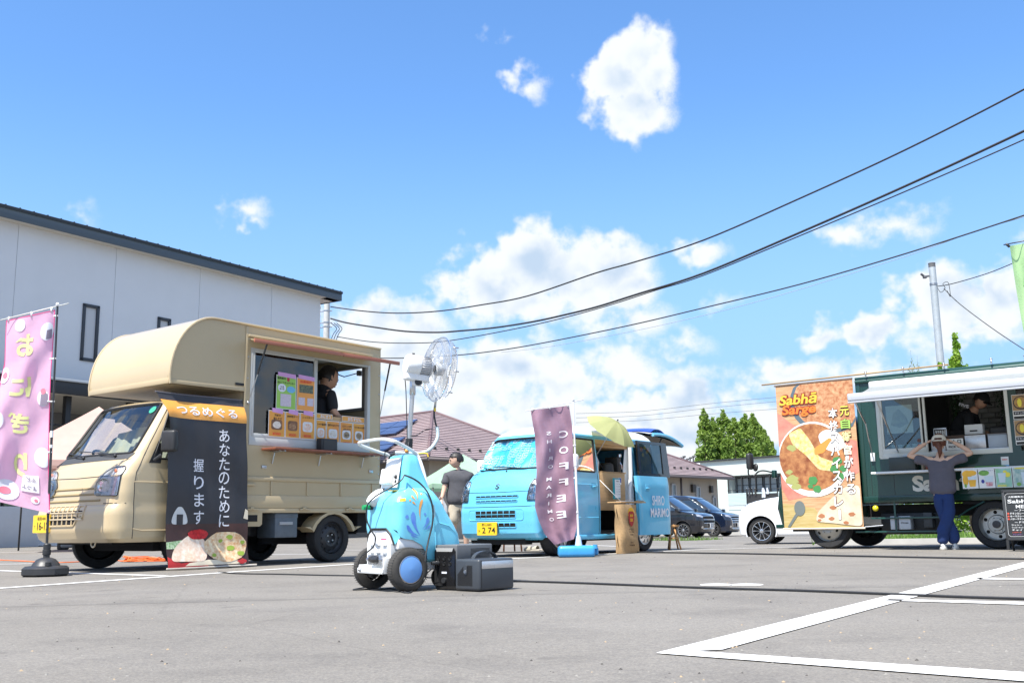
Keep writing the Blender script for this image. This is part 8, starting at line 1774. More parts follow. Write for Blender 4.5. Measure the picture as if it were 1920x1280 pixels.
# low block wall and verge behind the parked cars
strip_poly('kerb',CONC,G(1190,1004,-.2)*1.0,G(1475,1000,-.2)*1.0,.2,.14)
def blockwall():
 a=P(1340,990,52);b=P(1470,990,50);a.z=b.z=-.25;d=(b-a).normalized();o=thing('garden_wall','low white garden wall behind the parked minivans, left of the white car','wall',a,rz=math.atan2(d.y,d.x));L_=(b-a).length;n=int(L_/.45)
 for r_ in range(3):
  for k in range(n):mb=MB();mb.box(k*.45+.01,(k+1)*.45-.01,0,.12,r_*.2+.005,(r_+1)*.2-.005,.004,1);mb.done('block',M('block_pale',(.50,.50,.47),rough=.9,var=.06),o,weld=False,sharp=0)
blockwall()
def grass(name,lab,px,n,h,mat,seed,spread=.5,size=.02):
 rnd=random.Random(seed);mb=MB()
 for _ in range(n):
  t=rnd.random();i=min(len(px)-2,int(t*(len(px)-1)));f=t*(len(px)-1)-i;x=px[i][0]*(1-f)+px[i+1][0]*f;y=px[i][1]*(1-f)+px[i+1][1]*f;c=G(x,y);c.x+=rnd.gauss(0,spread*.3);c.y+=rnd.random()*spread;c.z=gz(c.x,c.y);hh=h*(.35+rnd.random()*.8);l=Vector((rnd.gauss(0,.35),rnd.gauss(0,.35),1))*hh;w=Vector((rnd.gauss(0,1),rnd.gauss(0,1),0)).normalized()*size
  mb.add([c-w,c+w,c+l*.6+w*.6+Vector((0,0,0)),c+l],[(0,1,2,3)],False)
 return mb.done(name,mat,None,lab,'grass',kind='stuff',weld=False,sharp=0)
LG=leafmat('leaf_grass',(.10,.22,.03),(.22,.34,.08),.5,3)
grass('weeds','bright green weeds growing along the verge behind the green truck',[(1665,1012),(1860,1009)],2300,.24,LG,4,1.6,.014)
grass('weeds','short weeds along the kerb behind the blue van and minivans',[(1215,1003),(1290,1003),(1350,1001)],260,.13,LG,5,.5,.02)
grass('weeds','thin weeds at the foot of the kerb by the white building',[(-20,1023),(140,1018)],300,.16,LG,6,.3,.012)
strip_poly('verge_kerb',CONC,G(1560,1016),G(2050,1012),.15,.10)
# pale ground beyond the kerb behind the green truck
mb=MB();p0,p1=G(1560,1013.5),G(2100,1009);mb.add([(p0.x,p0.y,gz(p0.x,p0.y)+.02),(p1.x,p1.y,gz(p1.x,p1.y)+.02),(p1.x+4,p1.y+5,gz(p1.x,p1.y)-.02),(p0.x+2,p0.y+5,gz(p0.x,p0.y)-.04)],[(0,1,2,3)]);mb.done('gravel_verge',M('gravel_pale',(.45,.42,.36),rough=.95,col2=(.55,.53,.48),vscale=20),None,kind='structure')
# ------------------------------------------------------------------ trees
def cone_tree(lab,base,h,r0,n,size,seed,mat,name='conifer_tree',group=None,h0=.02,clump=True,pw=.75,trunk_r=.18):
 rnd=random.Random(seed);o=thing(name,lab,'tree',base,group=group);mb=MB();pts=[]
 lobes=[(rnd.random()*6.28,h0+rnd.random()**.8*(.97-h0),.55+.45*rnd.random()) for _ in range(46)]
 for k in range(n):
  if rnd.random()<.82:
   a,t,q=rnd.choice(lobes);rr=r0*(1-t)**pw*q;cl=r0*.30*(1.15-t);c=Vector((rr*math.cos(a),rr*math.sin(a),t*h));u=Vector((rnd.gauss(0,1),rnd.gauss(0,1),rnd.gauss(0,1.5)))*cl*.5;c+=u;c.z=max(h*h0,min(h*.985,c.z))
  else:
   t=h0+rnd.random()*(1-h0);a=rnd.random()*6.28;rr=r0*(1-t)**pw*(.35+.6*rnd.random());c=Vector((rr*math.cos(a),rr*math.sin(a),t*h))
  pts.append(c)
 for k in range(n//40):pts.append(Vector((rnd.gauss(0,r0*.03),rnd.gauss(0,r0*.03),h*(.88+.14*rnd.random()))))
 leaves(mb,pts,size,rnd,up=.9,aspect=.55);mb.done('crown',mat,o,weld=False,sharp=0)
 mb=MB();mb.tube([(0,0,-.3),(0,0,h*.5),(0,0,h*.93)],[trunk_r,trunk_r*.6,.02],8);[mb.tube([(0,0,h*t),(r0*.5*math.cos(a),r0*.5*math.sin(a),h*(t+.05))],[trunk_r*.3,.02],5) for t,a in((.2,1),(.3,3),(.4,5),(.5,2),(.6,4))];mb.done('trunk',M('bark',(.12,.085,.055),rough=.9,var=.2),o)
 return o
LT=leafmat('leaf_tree',(.10,.20,.03),(.30,.42,.08),.45,.3)
specs=[(1319,770,1.9),(1336,787,2.1),(1356,773,2.3),(1376,787,2.2),(1397,780,2.1),(1411,779,2.3),(1427,803,2.1),(1440,822,1.9),(1345,800,2.2),(1388,796,2.3)]
labs=['tallest slim pointed green tree at the left end of the row behind the flats','second pointed tree from the left, shorter than its neighbours','tall pointed green tree in the left middle of the row','pointed green tree just right of the left peaks, a little lower','pointed green tree in the middle of the row','tall pointed green tree right of the middle','lower pointed green tree near the right end of the row','lowest pointed green tree at the right end of the row','broad green tree behind the left peaks of the row','broad green tree behind the middle peaks of the row']
for i,(x,y,r_) in enumerate(specs):
 Y=128+(i%3)*3+(8 if i>7 else 0);p=P(x,y,Y);h=p.z+.4;cone_tree(labs[i],(p.x,Y,-.4),h,r_*1.3,6500,.46,40+i,LT,group='pointed green trees behind the flats',pw=.55)
p=P(1790,632,30);cone_tree('lime green pointed conifer rising behind the green truck beside the grey pole',(p.x,30,-.2),p.z+.2,1.0,12000,.10,71,leafmat('leaf_lime',(.14,.30,.02),(.30,.46,.05),.45,3),pw=.85,trunk_r=.06)
p=P(1763,688,31);cone_tree('small lime green conifer tip just left of the grey pole',(p.x,31,-.2),p.z+.25,.8,3000,.12,72,leafmat('leaf_lime',(.14,.30,.02),(.30,.46,.05)),pw=.8,trunk_r=.05)
def wispy():
 p=P(1713,652,30);o=thing('wispy_shrub','thin feathery green shrub above the roof of the green truck','shrub',(p.x,30,-.2));rnd=random.Random(8);mb=MB();h=p.z+.2
 st_=[]
 for k in range(34):
  a=rnd.random()*6.28;r_=rnd.random()**.6*.42;top=h*(1-.22*r_/.42-.05*rnd.random()) if k else h;q=[Vector((0,0,0)),Vector((r_*.5*math.cos(a),r_*.5*math.sin(a),top*.6)),Vector((r_*math.cos(a),r_*math.sin(a),top))];mb.tube(q,[.008,.006,.0035],4);st_.append(q)
 mb.done('stem',M('stem_pale',(.20,.24,.10),rough=.8),o,kind='stuff');mb=MB();pts=[]
 for q in st_:
  for _ in range(34):t=.35+.65*rnd.random();a,b=(q[0],q[1]) if t<.6 else(q[1],q[2]);pts.append(a.lerp(b,(t/.6) if t<.6 else(t-.6)/.4)+Vector((rnd.gauss(0,.02),rnd.gauss(0,.02),0)))
 leaves(mb,pts,.10,rnd,up=2.2,aspect=.26);mb.done('foliage',leafmat('leaf_sage',(.16,.24,.08),(.28,.36,.14),.4,3),o,weld=False,sharp=0)
wispy()
# ------------------------------------------------------------------ poles and wires
GALV=M('galvanised',(.42,.46,.48),rough=.5,metal=.3,var=.08,vscale=5)
def poles():
 p=P(1747,495,41);o=thing('steel_pole','grey steel service pole with lamp bracket behind the green truck','pole',(p.x,41,-.2));h=p.z+.2
 mb=MB();mb.cyl((0,0,0),(0,0,h),.17,.135,20);mb.done('pole_tube',GALV,o);mb=MB();mb.cyl((0,0,h),(0,0,h+.04),.145,n=18);mb.cyl((0,0,h-.14),(0,0,h),.139,n=18);mb.done('pole_cap',M('cap_grey',(.12,.12,.12)),o)
 mb=MB();mb.cyl((-.15,0,h-.5),(-.34,0,h-.52),.04,n=8);mb.cyl((-.32,0,h-.55),(-.5,-.05,h-.42),.05,n=8);mb.box(-.40,-.26,-.08,.08,h-.60,h-.50,.02);mb.done('camera_bracket',M('bracket_dark',(.10,.10,.11)),o)
 mb=MB();
 for z in(h-.85,h-.9):mb.lathe([(.150,0),(.158,.01),(.158,.03),(.150,.04)],(0,0,z),n=18)
 mb.done('cable_clamp',STEEL,o,kind='stuff')
 p2=P(613,566,46);o2=thing('utility_pole','concrete utility pole with cables at the corner of the white building','utility pole',(p2.x,46,0));h2=p2.z
 mb=MB();mb.cyl((0,0,0),(0,0,h2),.19,.135,18);mb.done('pole_tube',M('pole_concrete',(.50,.50,.48),rough=.85,var=.08,vscale=6),o2)
 for i,(z,dx) in enumerate(((h2-.45,0),(h2-1.0,0),(h2-1.2,0))):mb=MB();mb.cyl((-.5,0,z),(.25,0,z+.03),.025,n=6);mb.lathe([(.14,0),(.152,.01),(.152,.05),(.14,.06)],(0,0,z),n=14);mb.done('crossarm',STEEL,o2)
 for i,dx in enumerate((.22,.34,.46)):mb=MB();mb.tube(SP([Vector((dx,0,h2-1.0)),Vector((dx+.25,0,h2-1.25)),Vector((dx+.1,0,h2-1.5)),Vector((dx-.02,0,h2-1.9)),Vector((dx,0,h2-2.5))],5),.018,6);mb.done('drop_cable',BLK,o2)
 mb=MB();mb.cyl((-.33,.1,h2-2.3),(-.33,.1,h2-.3),.02,n=6);mb.cyl((-.33,.1,h2-.3),(-.33,.1,h2-.1),.035,n=6);mb.done('side_rod',M('rod_white',(.6,.6,.58)),o2)
poles()
def wire(lab,pts,r,A,B,mat=None,group='overhead cables'):
 """cable in the vertical plane through ground points A and B, through photo pixels"""
 A=Vector((A[0],A[1],0));B=Vector((B[0],B[1],0));d=(B-A).normalized();n=Vector((-d.y,d.x,0));q=[];C0=Vector((0,0,CAMH))
 for x,y in pts:rr=ray(x,y);q.append(C0+rr*((A-C0).dot(n)/rr.dot(n)))
 v=(q[-1]-q[-2]).normalized();z0_=q[-1].z;e_=PEND+Vector((0,0,z0_+.9));q+=[q[-1].lerp(e_,t)-Vector((0,0,.3*math.sin(math.pi*t))) for t in(.25,.5,.75,1)]
 mb=MB();out=SP(q,6);mb.tube(out,r,5);return mb.done('overhead_cable',mat or M('cable_black',(.025,.025,.028),rough=.6),None,lab,'cable',group)
A0=(P(620,580,46).x,46.0);B0=(P(2050,200,24).x,24.0)
PEND=Vector((*A0,0)).lerp(Vector((*B0,0)),1.55)
wire('highest overhead cable, sweeping from the concrete pole up to the right',[(620,575),(680,583),(745,587),(820,583.5),(900,572),(989,555),(1117,512),(1191,491),(1320,450),(1500,372),(1700,280),(1920,168),(2050,95)],.028,A0,B0)
wire('thickest twisted overhead cable, second from the top',[(620,597),(650,605),(700,613),(760,621),(820,623),(866,620),(930,614),(1000,603),(1060,590),(1120,575),(1200,550),(1320,512),(1500,436),(1700,348),(1920,246),(2050,180)],.037,A0,B0)
wire('thin overhead cable just below the thick twisted one',[(632,631),(700,641),(780,643),(847,638),(968,616),(1060,595),(1146,571),(1230,544),(1320,516),(1500,442),(1700,358),(1920,262),(2050,200)],.020,A0,B0)
wire('lower overhead cable crossing the clouds to the right edge',[(700,671),(760,671),(855,666),(940,656),(1028,641),(1180,610),(1320,577),(1500,533),(1700,475),(1920,404),(2050,360)],.022,A0,B0)
wire('faint lowest overhead cable below the lower one',[(940,660),(1028,650),(1180,622),(1320,591),(1450,557),(1560,524),(1700,480),(1920,407)],.009,A0,B0,M('cable_grey',(.30,.33,.36)))
ps=P(1752,533,41)
def swire(lab,pts,r,Ys):q=[P(x,y,Y) for(x,y),Y in zip(pts,Ys)];mb=MB();mb.tube(SP(q,5),r,5);return mb.done('service_cable',M('cable_black',(.025,.025,.028)),None,lab,'cable')
swire('service cable from the steel pole up to the right edge',[(1755,537),(1785,532),(1850,513),(1905,491),(1990,455)],.018,[41,40,38,36,33])
swire('service cable from the steel pole slanting down to the right',[(1770,541),(1800,570),(1860,615),(1920,655),(1990,700)],.018,[41,40,38,36,34])
swire('small looped cable end beside the steel pole',[(1757,538),(1764,548),(1772,540),(1768,532),(1778,530),(1782,556),(1776,545)],.012,[41,40.8,40.6,40.5,40.5,40.5,40.4])
for i,(y0_,y1_) in enumerate(((765,744),(773,752),(782,766))):swire(['upper','middle','lower'][i]+' of three faint distant cables behind the van and trees',[(1080,y0_+10),(1200,y0_+6),(1330,(y0_+y1_)/2+2),(1460,y1_)],.016,[90,90,88,86])
def far_things():
 o=thing('utility_pole','concrete utility pole out of the picture where the overhead cables end','utility pole',PEND);mb=MB();mb.cyl((0,0,-.2),(0,0,13.2),.19,.13,16);mb.done('pole_tube',M('pole_concrete',(.5,.5,.48)),o);mb=MB();mb.box(-.9,.9,-.05,.05,12.2,12.32);mb.done('crossarm',STEEL,o)
 rnd=random.Random(31);mb=MB();pts=[]
 for _ in range(9000):
  t=rnd.random();x=-170+420*t;y=175+30*math.sin(x*.03)+rnd.gauss(0,4);h=4.2+2.4*noise.noise(Vector((x*.05,0,0)))+1.2*noise.noise(Vector((x*.3,3,0)));pts.append(Vector((x,y,-.5+h*rnd.random()**.7)))
 leaves(mb,pts,1.3,rnd,aspect=.8);mb.done('distant_trees',leafmat('leaf_far',(.035,.08,.025),(.08,.15,.05),.3,.1),None,'low line of distant trees along the horizon','trees',kind='stuff',weld=False,sharp=0)
far_things()
# ------------------------------------------------------------------ canopy tents
def tent(lab,peak,w,ze,mat,rz,valance=.12,leg=True):
 zp=peak.z;o=thing('canopy_tent',lab,'tent',(peak.x,peak.y,0),rz=rz);c=[(-w,-w),(w,-w),(w,w),(-w,w)]
 for i in range(4):
  a,b=c[i],c[(i+1)%4];mb=MB()
  def tf(u,v):p=Vector((a[0]+(b[0]-a[0])*u,a[1]+(b[1]-a[1])*u,ze));return p.lerp(Vector((0,0,zp)),v)+Vector((0,0,-.07*math.sin(math.pi*v)*(.5+.5*math.sin(math.pi*u))-.05*math.sin(math.pi*u)*(1-v)))
  mb.grid(tf,12,10);mb.grid(lambda u,v:tf(u,0)-Vector((0,0,valance*v)),12,2);mb.done('canopy_panel',mat,o)
 if leg:
  for x,y in c:mb=MB();mb.cyl((x*.98,y*.98,gz(peak.x,peak.y)),(x*.98,y*.98,ze),.022,n=6);mb.done('leg',M('tent_leg',(.03,.03,.03)),o)
 return o
TG=cloth_mat('tent_green',(.40,.58,.44),trans=.4)
tent('pale green canopy tent behind the man in the grey shirt',P(868,851,34),1.45,1.72,TG,.35)
tent('pale pink canopy tent between the pink flag and the tan truck',P(186,762,23),1.75,1.92,cloth_mat('tent_pink',(.62,.42,.36),trans=.3),.3)
# things under and behind the tan truck
t=thing('plastic_bag','crumpled clear plastic sheet on the ground behind the tan truck bumper','plastic sheet',G(85,1024));mb=MB();rnd=random.Random(3)
mb.grid(lambda a,b:Vector((-.55+1.3*a,-.2+.5*b,.02+.26*math.sin(math.pi*a)*math.sin(math.pi*min(1,b*1.1))+.05*noise.noise(Vector((a*9,b*7,0))))),22,12);mb.done('film',M('film',(.55,.56,.57),rough=.3,alpha=.75),t,sharp=0)
def generator():
 t=thing('generator','small grey generator with lime panel under the front of the tan truck','generator',G(140,1029.5),rz=.3);mb=MB();mb.box(-.3,.3,-.18,.18,.04,.30,.05,3);mb.done('case',M('gen_grey',(.20,.22,.23),rough=.5),t);mb=MB();mb.box(-.26,-.08,-.19,-.178,.20,.26,.004);mb.done('lime_panel',M('lime',(.55,.70,.05)),t);mb=MB();mb.tube([(-.2,0,.29),(-.15,0,.36),(.15,0,.36),(.2,0,.29)],.015,6);mb.done('handle',BLK,t)
 t=thing('jerry_can','dark can with lime label beside the small generator','can',G(118,1030),rz=.1);mb=MB();mb.box(-.12,.12,-.1,.1,0,.30,.04,3);mb.done('can_body',BLK,t);mb=MB();mb.box(-.06,.08,-.11,-.098,.20,.25,.003);mb.done('label',M('lime',(.55,.70,.05)),t);mb=MB();mb.cyl((.05,0,.3),(.05,0,.34),.025);mb.done('cap',BLK,t)
generator()
# ------------------------------------------------------------------ parked cars
def car(lab,loc,heading,paint,st,ws,sides,wb,hw,yw,kind,seed=0,z=0):
 o=thing('parked_car',lab,'car',loc,heading=heading);W_=hw
 bo,S=body('body',st,paint,o,[('F',ws),('L',sides[0]),('R',sides[0]),('L',sides[1]),('R',sides[1])],arches=[(0,.32,.37),(-wb,.32,.37)],nfront=20,nside=60)
 window(o,S['F'],ws,'windscreen',DGLASS,.012,r=.08)
 for k in 'LR':
  for p in sides:window(o,S[k],p,'side_window',DGLASS,.012)
  seam(o,S[k],[(-.45,.35),(-.42,.8),(-.5,1.0)]);seam(o,S[k],[(-1.45,.35),(-1.45,1.0)])
  mb=MB();line_on(mb,S[k],[(-.2,.92),(-3.2,.98)],w=.01,off=-.004,step=.2);mb.done('body_crease',paint,o)
  for xx in(-1.2,-2.1):mb=MB();s2=1 if k=='L' else-1;mb.tube([S[k](xx-.08,.93,.02),S[k](xx+.08,.93,.02)],.014,6);mb.done('door_handle',CHR if kind!='kei' else paint,o)
 for y in(yw,-yw):
  s2=1 if y>0 else-1
  for x in(0,-wb):arch_trim(o,x,.32,.37,s2*W_,.3,BLK if kind!='kei' else paint,st[0][0],inward=-s2);wheel(o,(x,y,.32),.32,.19,s2,style=((10,.0) if kind=='kei' else(10,.12)),rimmat=M('alloy_bright',(.60,.61,.63),rough=.25,metal=.9),rim=.72)
 return o,S
def minivan(lab,loc,heading,paint,grille,name):
 hw=.86;st=[(.18,.70,-3.75,.78,.18,.1,.12),(.24,.80,-3.8,.84,.22,.12,.14),(.45,.85,-3.85,.865,.24,.12,.15),(.70,.85,-3.85,.87,.24,.12,.15),(.85,.80,-3.84,.87,.24,.12,.15),(.93,.70,-3.82,.865,.24,.12,.15),(.98,.52,-3.8,.86,.22,.12,.14),(1.03,.22,-3.8,.855,.2,.12,.12),(1.06,.05,-3.8,.85,.18,.12,.10),(1.55,-.68,-3.72,.76,.16,.12,.08),(1.70,-.95,-3.66,.72,.18,.14,.08),(1.77,-1.25,-3.58,.66,.2,.2,.07),(1.81,-1.8,-3.4,.55,.2,.2,.04),(1.82,-2.2,-3.2,.4,.2,.2,.02)]
 ws=[(-.72,1.10),(.72,1.10),(.60,1.64),(-.60,1.64)];sides=[[(-.12,1.08),(-1.42,1.06),(-1.42,1.60),(-.80,1.60)],[(-1.5,1.06),(-3.3,1.08),(-3.2,1.58),(-1.5,1.60)]]
 o,S=car(lab,loc,heading,paint,st,ws,sides,2.75,hw,.80,'mv');F=S['F']
 g=MB();patch(g,F,round_poly([(-.52,.55),(.52,.55),(.60,.86),(-.60,.86)],.05),off=.004,step=.08);go=g.done('grille',M('grille_dark',(.008,.008,.009)),o)
 for i in range(grille):z=.58+.27*i/max(1,grille-1);mb=MB();mb.tube([F(y,z,.012) for y in np.linspace(-.56,.56,10)],.020 if grille==4 else .013,6);mb.done('grille_bar',CHR,go)
 for s2 in(1,-1):
  pl=[(s2*a,b) for a,b in((.56,.78),(.56,.90),(.80,.93),(.83,.84))];pl=pl if s2>0 else pl[::-1];mb=MB();patch(mb,F,pl,off=.008,step=.05,back=.008);mb.done('headlight',M('headlight_clear',(.6,.62,.65),rough=.1,metal=.7),o)
  mb=MB();patch(mb,F,[(s2*.66+.07*math.cos(t),.42+.05*math.sin(t)) for t in np.linspace(0,6.28,12)[:-1]],off=.006,step=.04);mb.done('fog_lamp',CHR,o)
  mb=MB();mb.box(-.22,-.08,s2*.88,s2*1.06,1.02,1.18,.03,3);mb.done('wing_mirror',paint,o)
 mb=MB();line_on(mb,F,[(-.6,.36),(.6,.36)],w=.02,off=.0);mb.done('bumper_trim',CHR,o)
 number_plate(o,Flat((.885,0,0),(0,1,0),(0,0,1)),0,.48,.33,.165,name,'38 15','さ',mat=M('plate_white',(.72,.72,.72),rough=.5))
 if grille==4:mb=MB();line_on(mb,F,round_poly([(-.5,.32),(.5,.32),(.62,.9),(-.62,.9)],.05),w=.02,off=.004,closed=True);mb.done('grille_surround',CHR,o)
 return o
BLKP=M('paint_black',(.006,.007,.012),rough=.12,coat=1);NVP=M('paint_navy',(.008,.014,.032),rough=.12,coat=1)
def at_ground(x,y,Y):p=P(x,y,Y);p.z=gz(p.x,p.y);return p
minivan('black minivan parked in front of the other, half behind the van door',at_ground(1296,1003,42.0),-58,BLKP,3,'福島300')
minivan('dark navy minivan with a large chrome grille, behind the black one',at_ground(1350,1003,45.5),-58,NVP,4,'福島301')
def kei():
 hw=.735;st=[(.18,.52,-2.7,.66,.14,.1,.05),(.24,.60,-2.75,.71,.18,.12,.08),(.45,.64,-2.8,.735,.2,.12,.1),(.70,.62,-2.8,.735,.2,.12,.1),(.88,.54,-2.8,.73,.2,.12,.12),(.97,.40,-2.78,.725,.2,.12,.12),(1.03,.20,-2.76,.72,.18,.12,.12),(1.08,-.05,-2.75,.71,.16,.12,.10),(1.12,-.35,-2.75,.70,.16,.12,.10),(1.50,-.92,-2.68,.65,.16,.12,.08),(1.58,-1.1,-2.62,.62,.18,.14,.07),(1.64,-1.4,-2.5,.55,.2,.2,.05),(1.66,-1.7,-2.3,.4,.2,.2,.02)]
 o,S=car('white compact car mostly hidden behind the front of the green truck',at_ground(1441,1017,25.8),116,M('paint_white',(.80,.81,.82),rough=.2,coat=1),st,[(-.60,1.15),(.60,1.15),(.52,1.50),(-.52,1.50)],[[(-.52,1.12),(-1.25,1.1),(-1.25,1.48),(-.98,1.48)],[(-1.28,1.08),(-2.45,1.1),(-2.4,1.46),(-1.28,1.48)]],2.45,hw,.69,'kei')
 for s2 in(1,-1):mb=MB();pl=[(.52,.92),(.28,.99),(.16,1.03),(.30,.93),(.50,.86)];patch(mb,S['L' if s2>0 else 'R'],pl,off=.005,step=.04,back=.005);mb.done('headlight',M('headlight_smoke',(.06,.07,.09),rough=.08,coat=1),o)
 return o
kei()
# ------------------------------------------------------------------ the standing woman at the green truck
def woman():
 g=G(1778,1030);o=thing('person','woman in grey T-shirt, navy trousers and beige cap, hands raised to her head','person',g,rz=-.5)
 J={'pel':((0,0,.80),(.135,.10)),'wst':((0,.0,.92),(.115,.085)),'che':((0,.0,1.08),(.14,.09)),'shl':((0,-.0,1.19),(.12,.07)),'nek':((0,.02,1.27),.05),'nk2':((0,.035,1.32),.048)}
 bones=[('pel','wst'),('wst','che'),('che','shl'),('shl','nek'),('nek','nk2')]
 for q,n in((-1,'L'),(1,'R')):
  J['s'+n]=((q*.155,0,1.20),.052);J['m'+n]=((q*.26,.01,1.245),.042);J['e'+n]=((q*.41,-.03,1.27),.036);J['f'+n]=((q*.27,.03,1.375),.032);J['w'+n]=((q*.165,.06,1.44),.022)
  bones+=[('shl','s'+n),('s'+n,'m'+n),('m'+n,'e'+n),('e'+n,'f'+n),('f'+n,'w'+n)]
 legs={'L':[(-.085,0,.74),(-.02,.03,.42),(.055,.05,.08)],'R':[(.085,0,.74),(.05,-.02,.42),(-.06,-.05,.08)]}
 legs={'L':[(-.08,0,.74),(.0,.03,.42),(.085,.03,.08)],'R':[(.08,0,.74),(.03,-.03,.42),(-.055,-.04,.08)]}
 for n in 'LR':
  for k,(p,r_) in enumerate(zip(legs[n],((.085),(.055),(.036)))):J['l%d%s'%(k,n)]=(p,r_)
  bones+=[('pel','l0'+n),('l0'+n,'l1'+n),('l1'+n,'l2'+n)]
 vs,fs=skin_mesh(J,bones,2,'pel');mb=MB();mb.add(vs,fs,True)
 hc=Vector((0,.045,1.435));h=.215;f,s,u=head_mb(mb,hc,h,(0,.96,-.05))
 for q,n in((-1,'L'),(1,'R')):hand_mb(mb,J['w'+n][0],(-q*.75,.35,.45),(-q*.5,.2,-.7),.155,.45,q)
 mb.done('body',SKINL,o,sharp=0,weld=False);face_parts(o,hc,h,f,s,u)
 hb=MB();hair_mb(hb,hc,h,f,s,u,low=-.30,front=.2,thick=1.12,seed=4);hb.tube([Vector((.0,-.06,1.42)),Vector((.01,-.10,1.36)),Vector((.015,-.09,1.29)),Vector((.0,-.07,1.22))],[.03,.034,.028,.006],8);hb.done('hair',HAIRB,o,sharp=0)
 cm=M('cap_beige',(.62,.58,.50),rough=.9,bump=.001);mb=MB();c=hc+Vector((0,-.005,.035))
 def cf(a,b):t=2*math.pi*a;ph=math.pi*.5*b;return c+Vector((.098*math.cos(t)*math.sin(ph),.112*math.sin(t)*math.sin(ph),.098*math.cos(ph)-.012))
 skip=lambda i,j:(j>=9 and 15<=i<=20 and(abs(i-17.5)<3-(11-j)*.6))
 mb.grid(cf,24,12,skip=skip);mb.done('cap',cm,o);mb=MB();mb.tube([cf(a,1.0) for a in np.linspace(.64,.86,8)],.008,6);mb.done('cap_strap',cm,o)
 mb=MB();mb.grid(lambda a,b:c+Vector(((.085)*math.cos(math.pi*a),.10+.075*b*math.sin(math.pi*a),-.012-.02*b)),12,5);mb.done('cap_peak',cm,o)
 TS=M('shirt_charcoal',(.105,.10,.125),rough=.95,var=.10,vscale=9,bump=.006,bscale=11)
 sh={'hem':((0,-.005,.70),(.20,.14)),'w':((0,-.005,.86),(.195,.13)),'c':((0,.0,1.05),(.19,.12)),'s':((0,.0,1.195),(.135,.075)),'n':((0,.015,1.245),.062)}
 bo=[('hem','w'),('w','c'),('c','s'),('s','n')]
 for q,n in((-1,'L'),(1,'R')):sh['a'+n]=((q*.17,0,1.185),.072);sh['b'+n]=((q*.25,.0,1.205),.072);sh['c'+n]=((q*.345,-.02,1.225),(.078));bo+=[('s','a'+n),('a'+n,'b'+n),('b'+n,'c'+n)]
 garment('shirt',sh,bo,TS,o,root='hem',noise_amp=.016,cut=lambda p:abs(p.x)>.385 or p.z>1.285 or p.z<.70)
 TR=M('trousers_navy',(.012,.035,.13),rough=.9,var=.12,vscale=7,bump=.005,bscale=10)
 tr={'w':((0,0,.93),(.13,.10)),'p':((0,0,.77),(.145,.11))};bo=[('w','p')]
 for n in 'LR':
  a,b,c_=legs[n];tr['0'+n]=((a[0]*.95,a[1],.68),.095);tr['1'+n]=(b,.088);tr['2'+n]=((c_[0]*.9,c_[1],.2),.085);tr['3'+n]=((c_[0],c_[1],.06),.084);bo+=[('p','0'+n),('0'+n,'1'+n),('1'+n,'2'+n),('2'+n,'3'+n)]
 garment('trousers',tr,bo,TR,o,root='w',noise_amp=.016,cut=lambda p:p.z<.035)
 for n,q in(('L',.085),('R',-.055)):
  mb=MB();y=legs[n][2][1]
  def sf(a,b,q=q,y=y):t=2*math.pi*a;k=math.sin(math.pi*(.5*b+.5)) if False else(1-b)**.5;return Vector((q+.046*math.cos(t)*(k*.7+.3),y+.04+.12*math.sin(t)*(k*.8+.2)-.03*b,.018+.075*b))
  mb.grid(sf,22,8);mb.add([sf(i/22,1) for i in range(22)],[tuple(range(22))]);mb.done('sneaker',M('sneaker_white',(.62,.62,.60),rough=.7),o);mb=MB();mb.prism([(q+.05*math.cos(t),y+.04+.125*math.sin(t)) for t in np.linspace(0,6.283,21)[:-1]],.002,.022,'z');mb.done('sneaker_sole',M('sole_grey',(.45,.43,.38),rough=.8),o)
  mb=MB();mb.tube([sf(.52,.25)+Vector((-.003,0,0)),sf(.6,.5)+Vector((-.003,-.003,0)),sf(.72,.35)+Vector((0,-.004,0))],.004,5);mb.done('shoe_mark',INK,o)
woman()
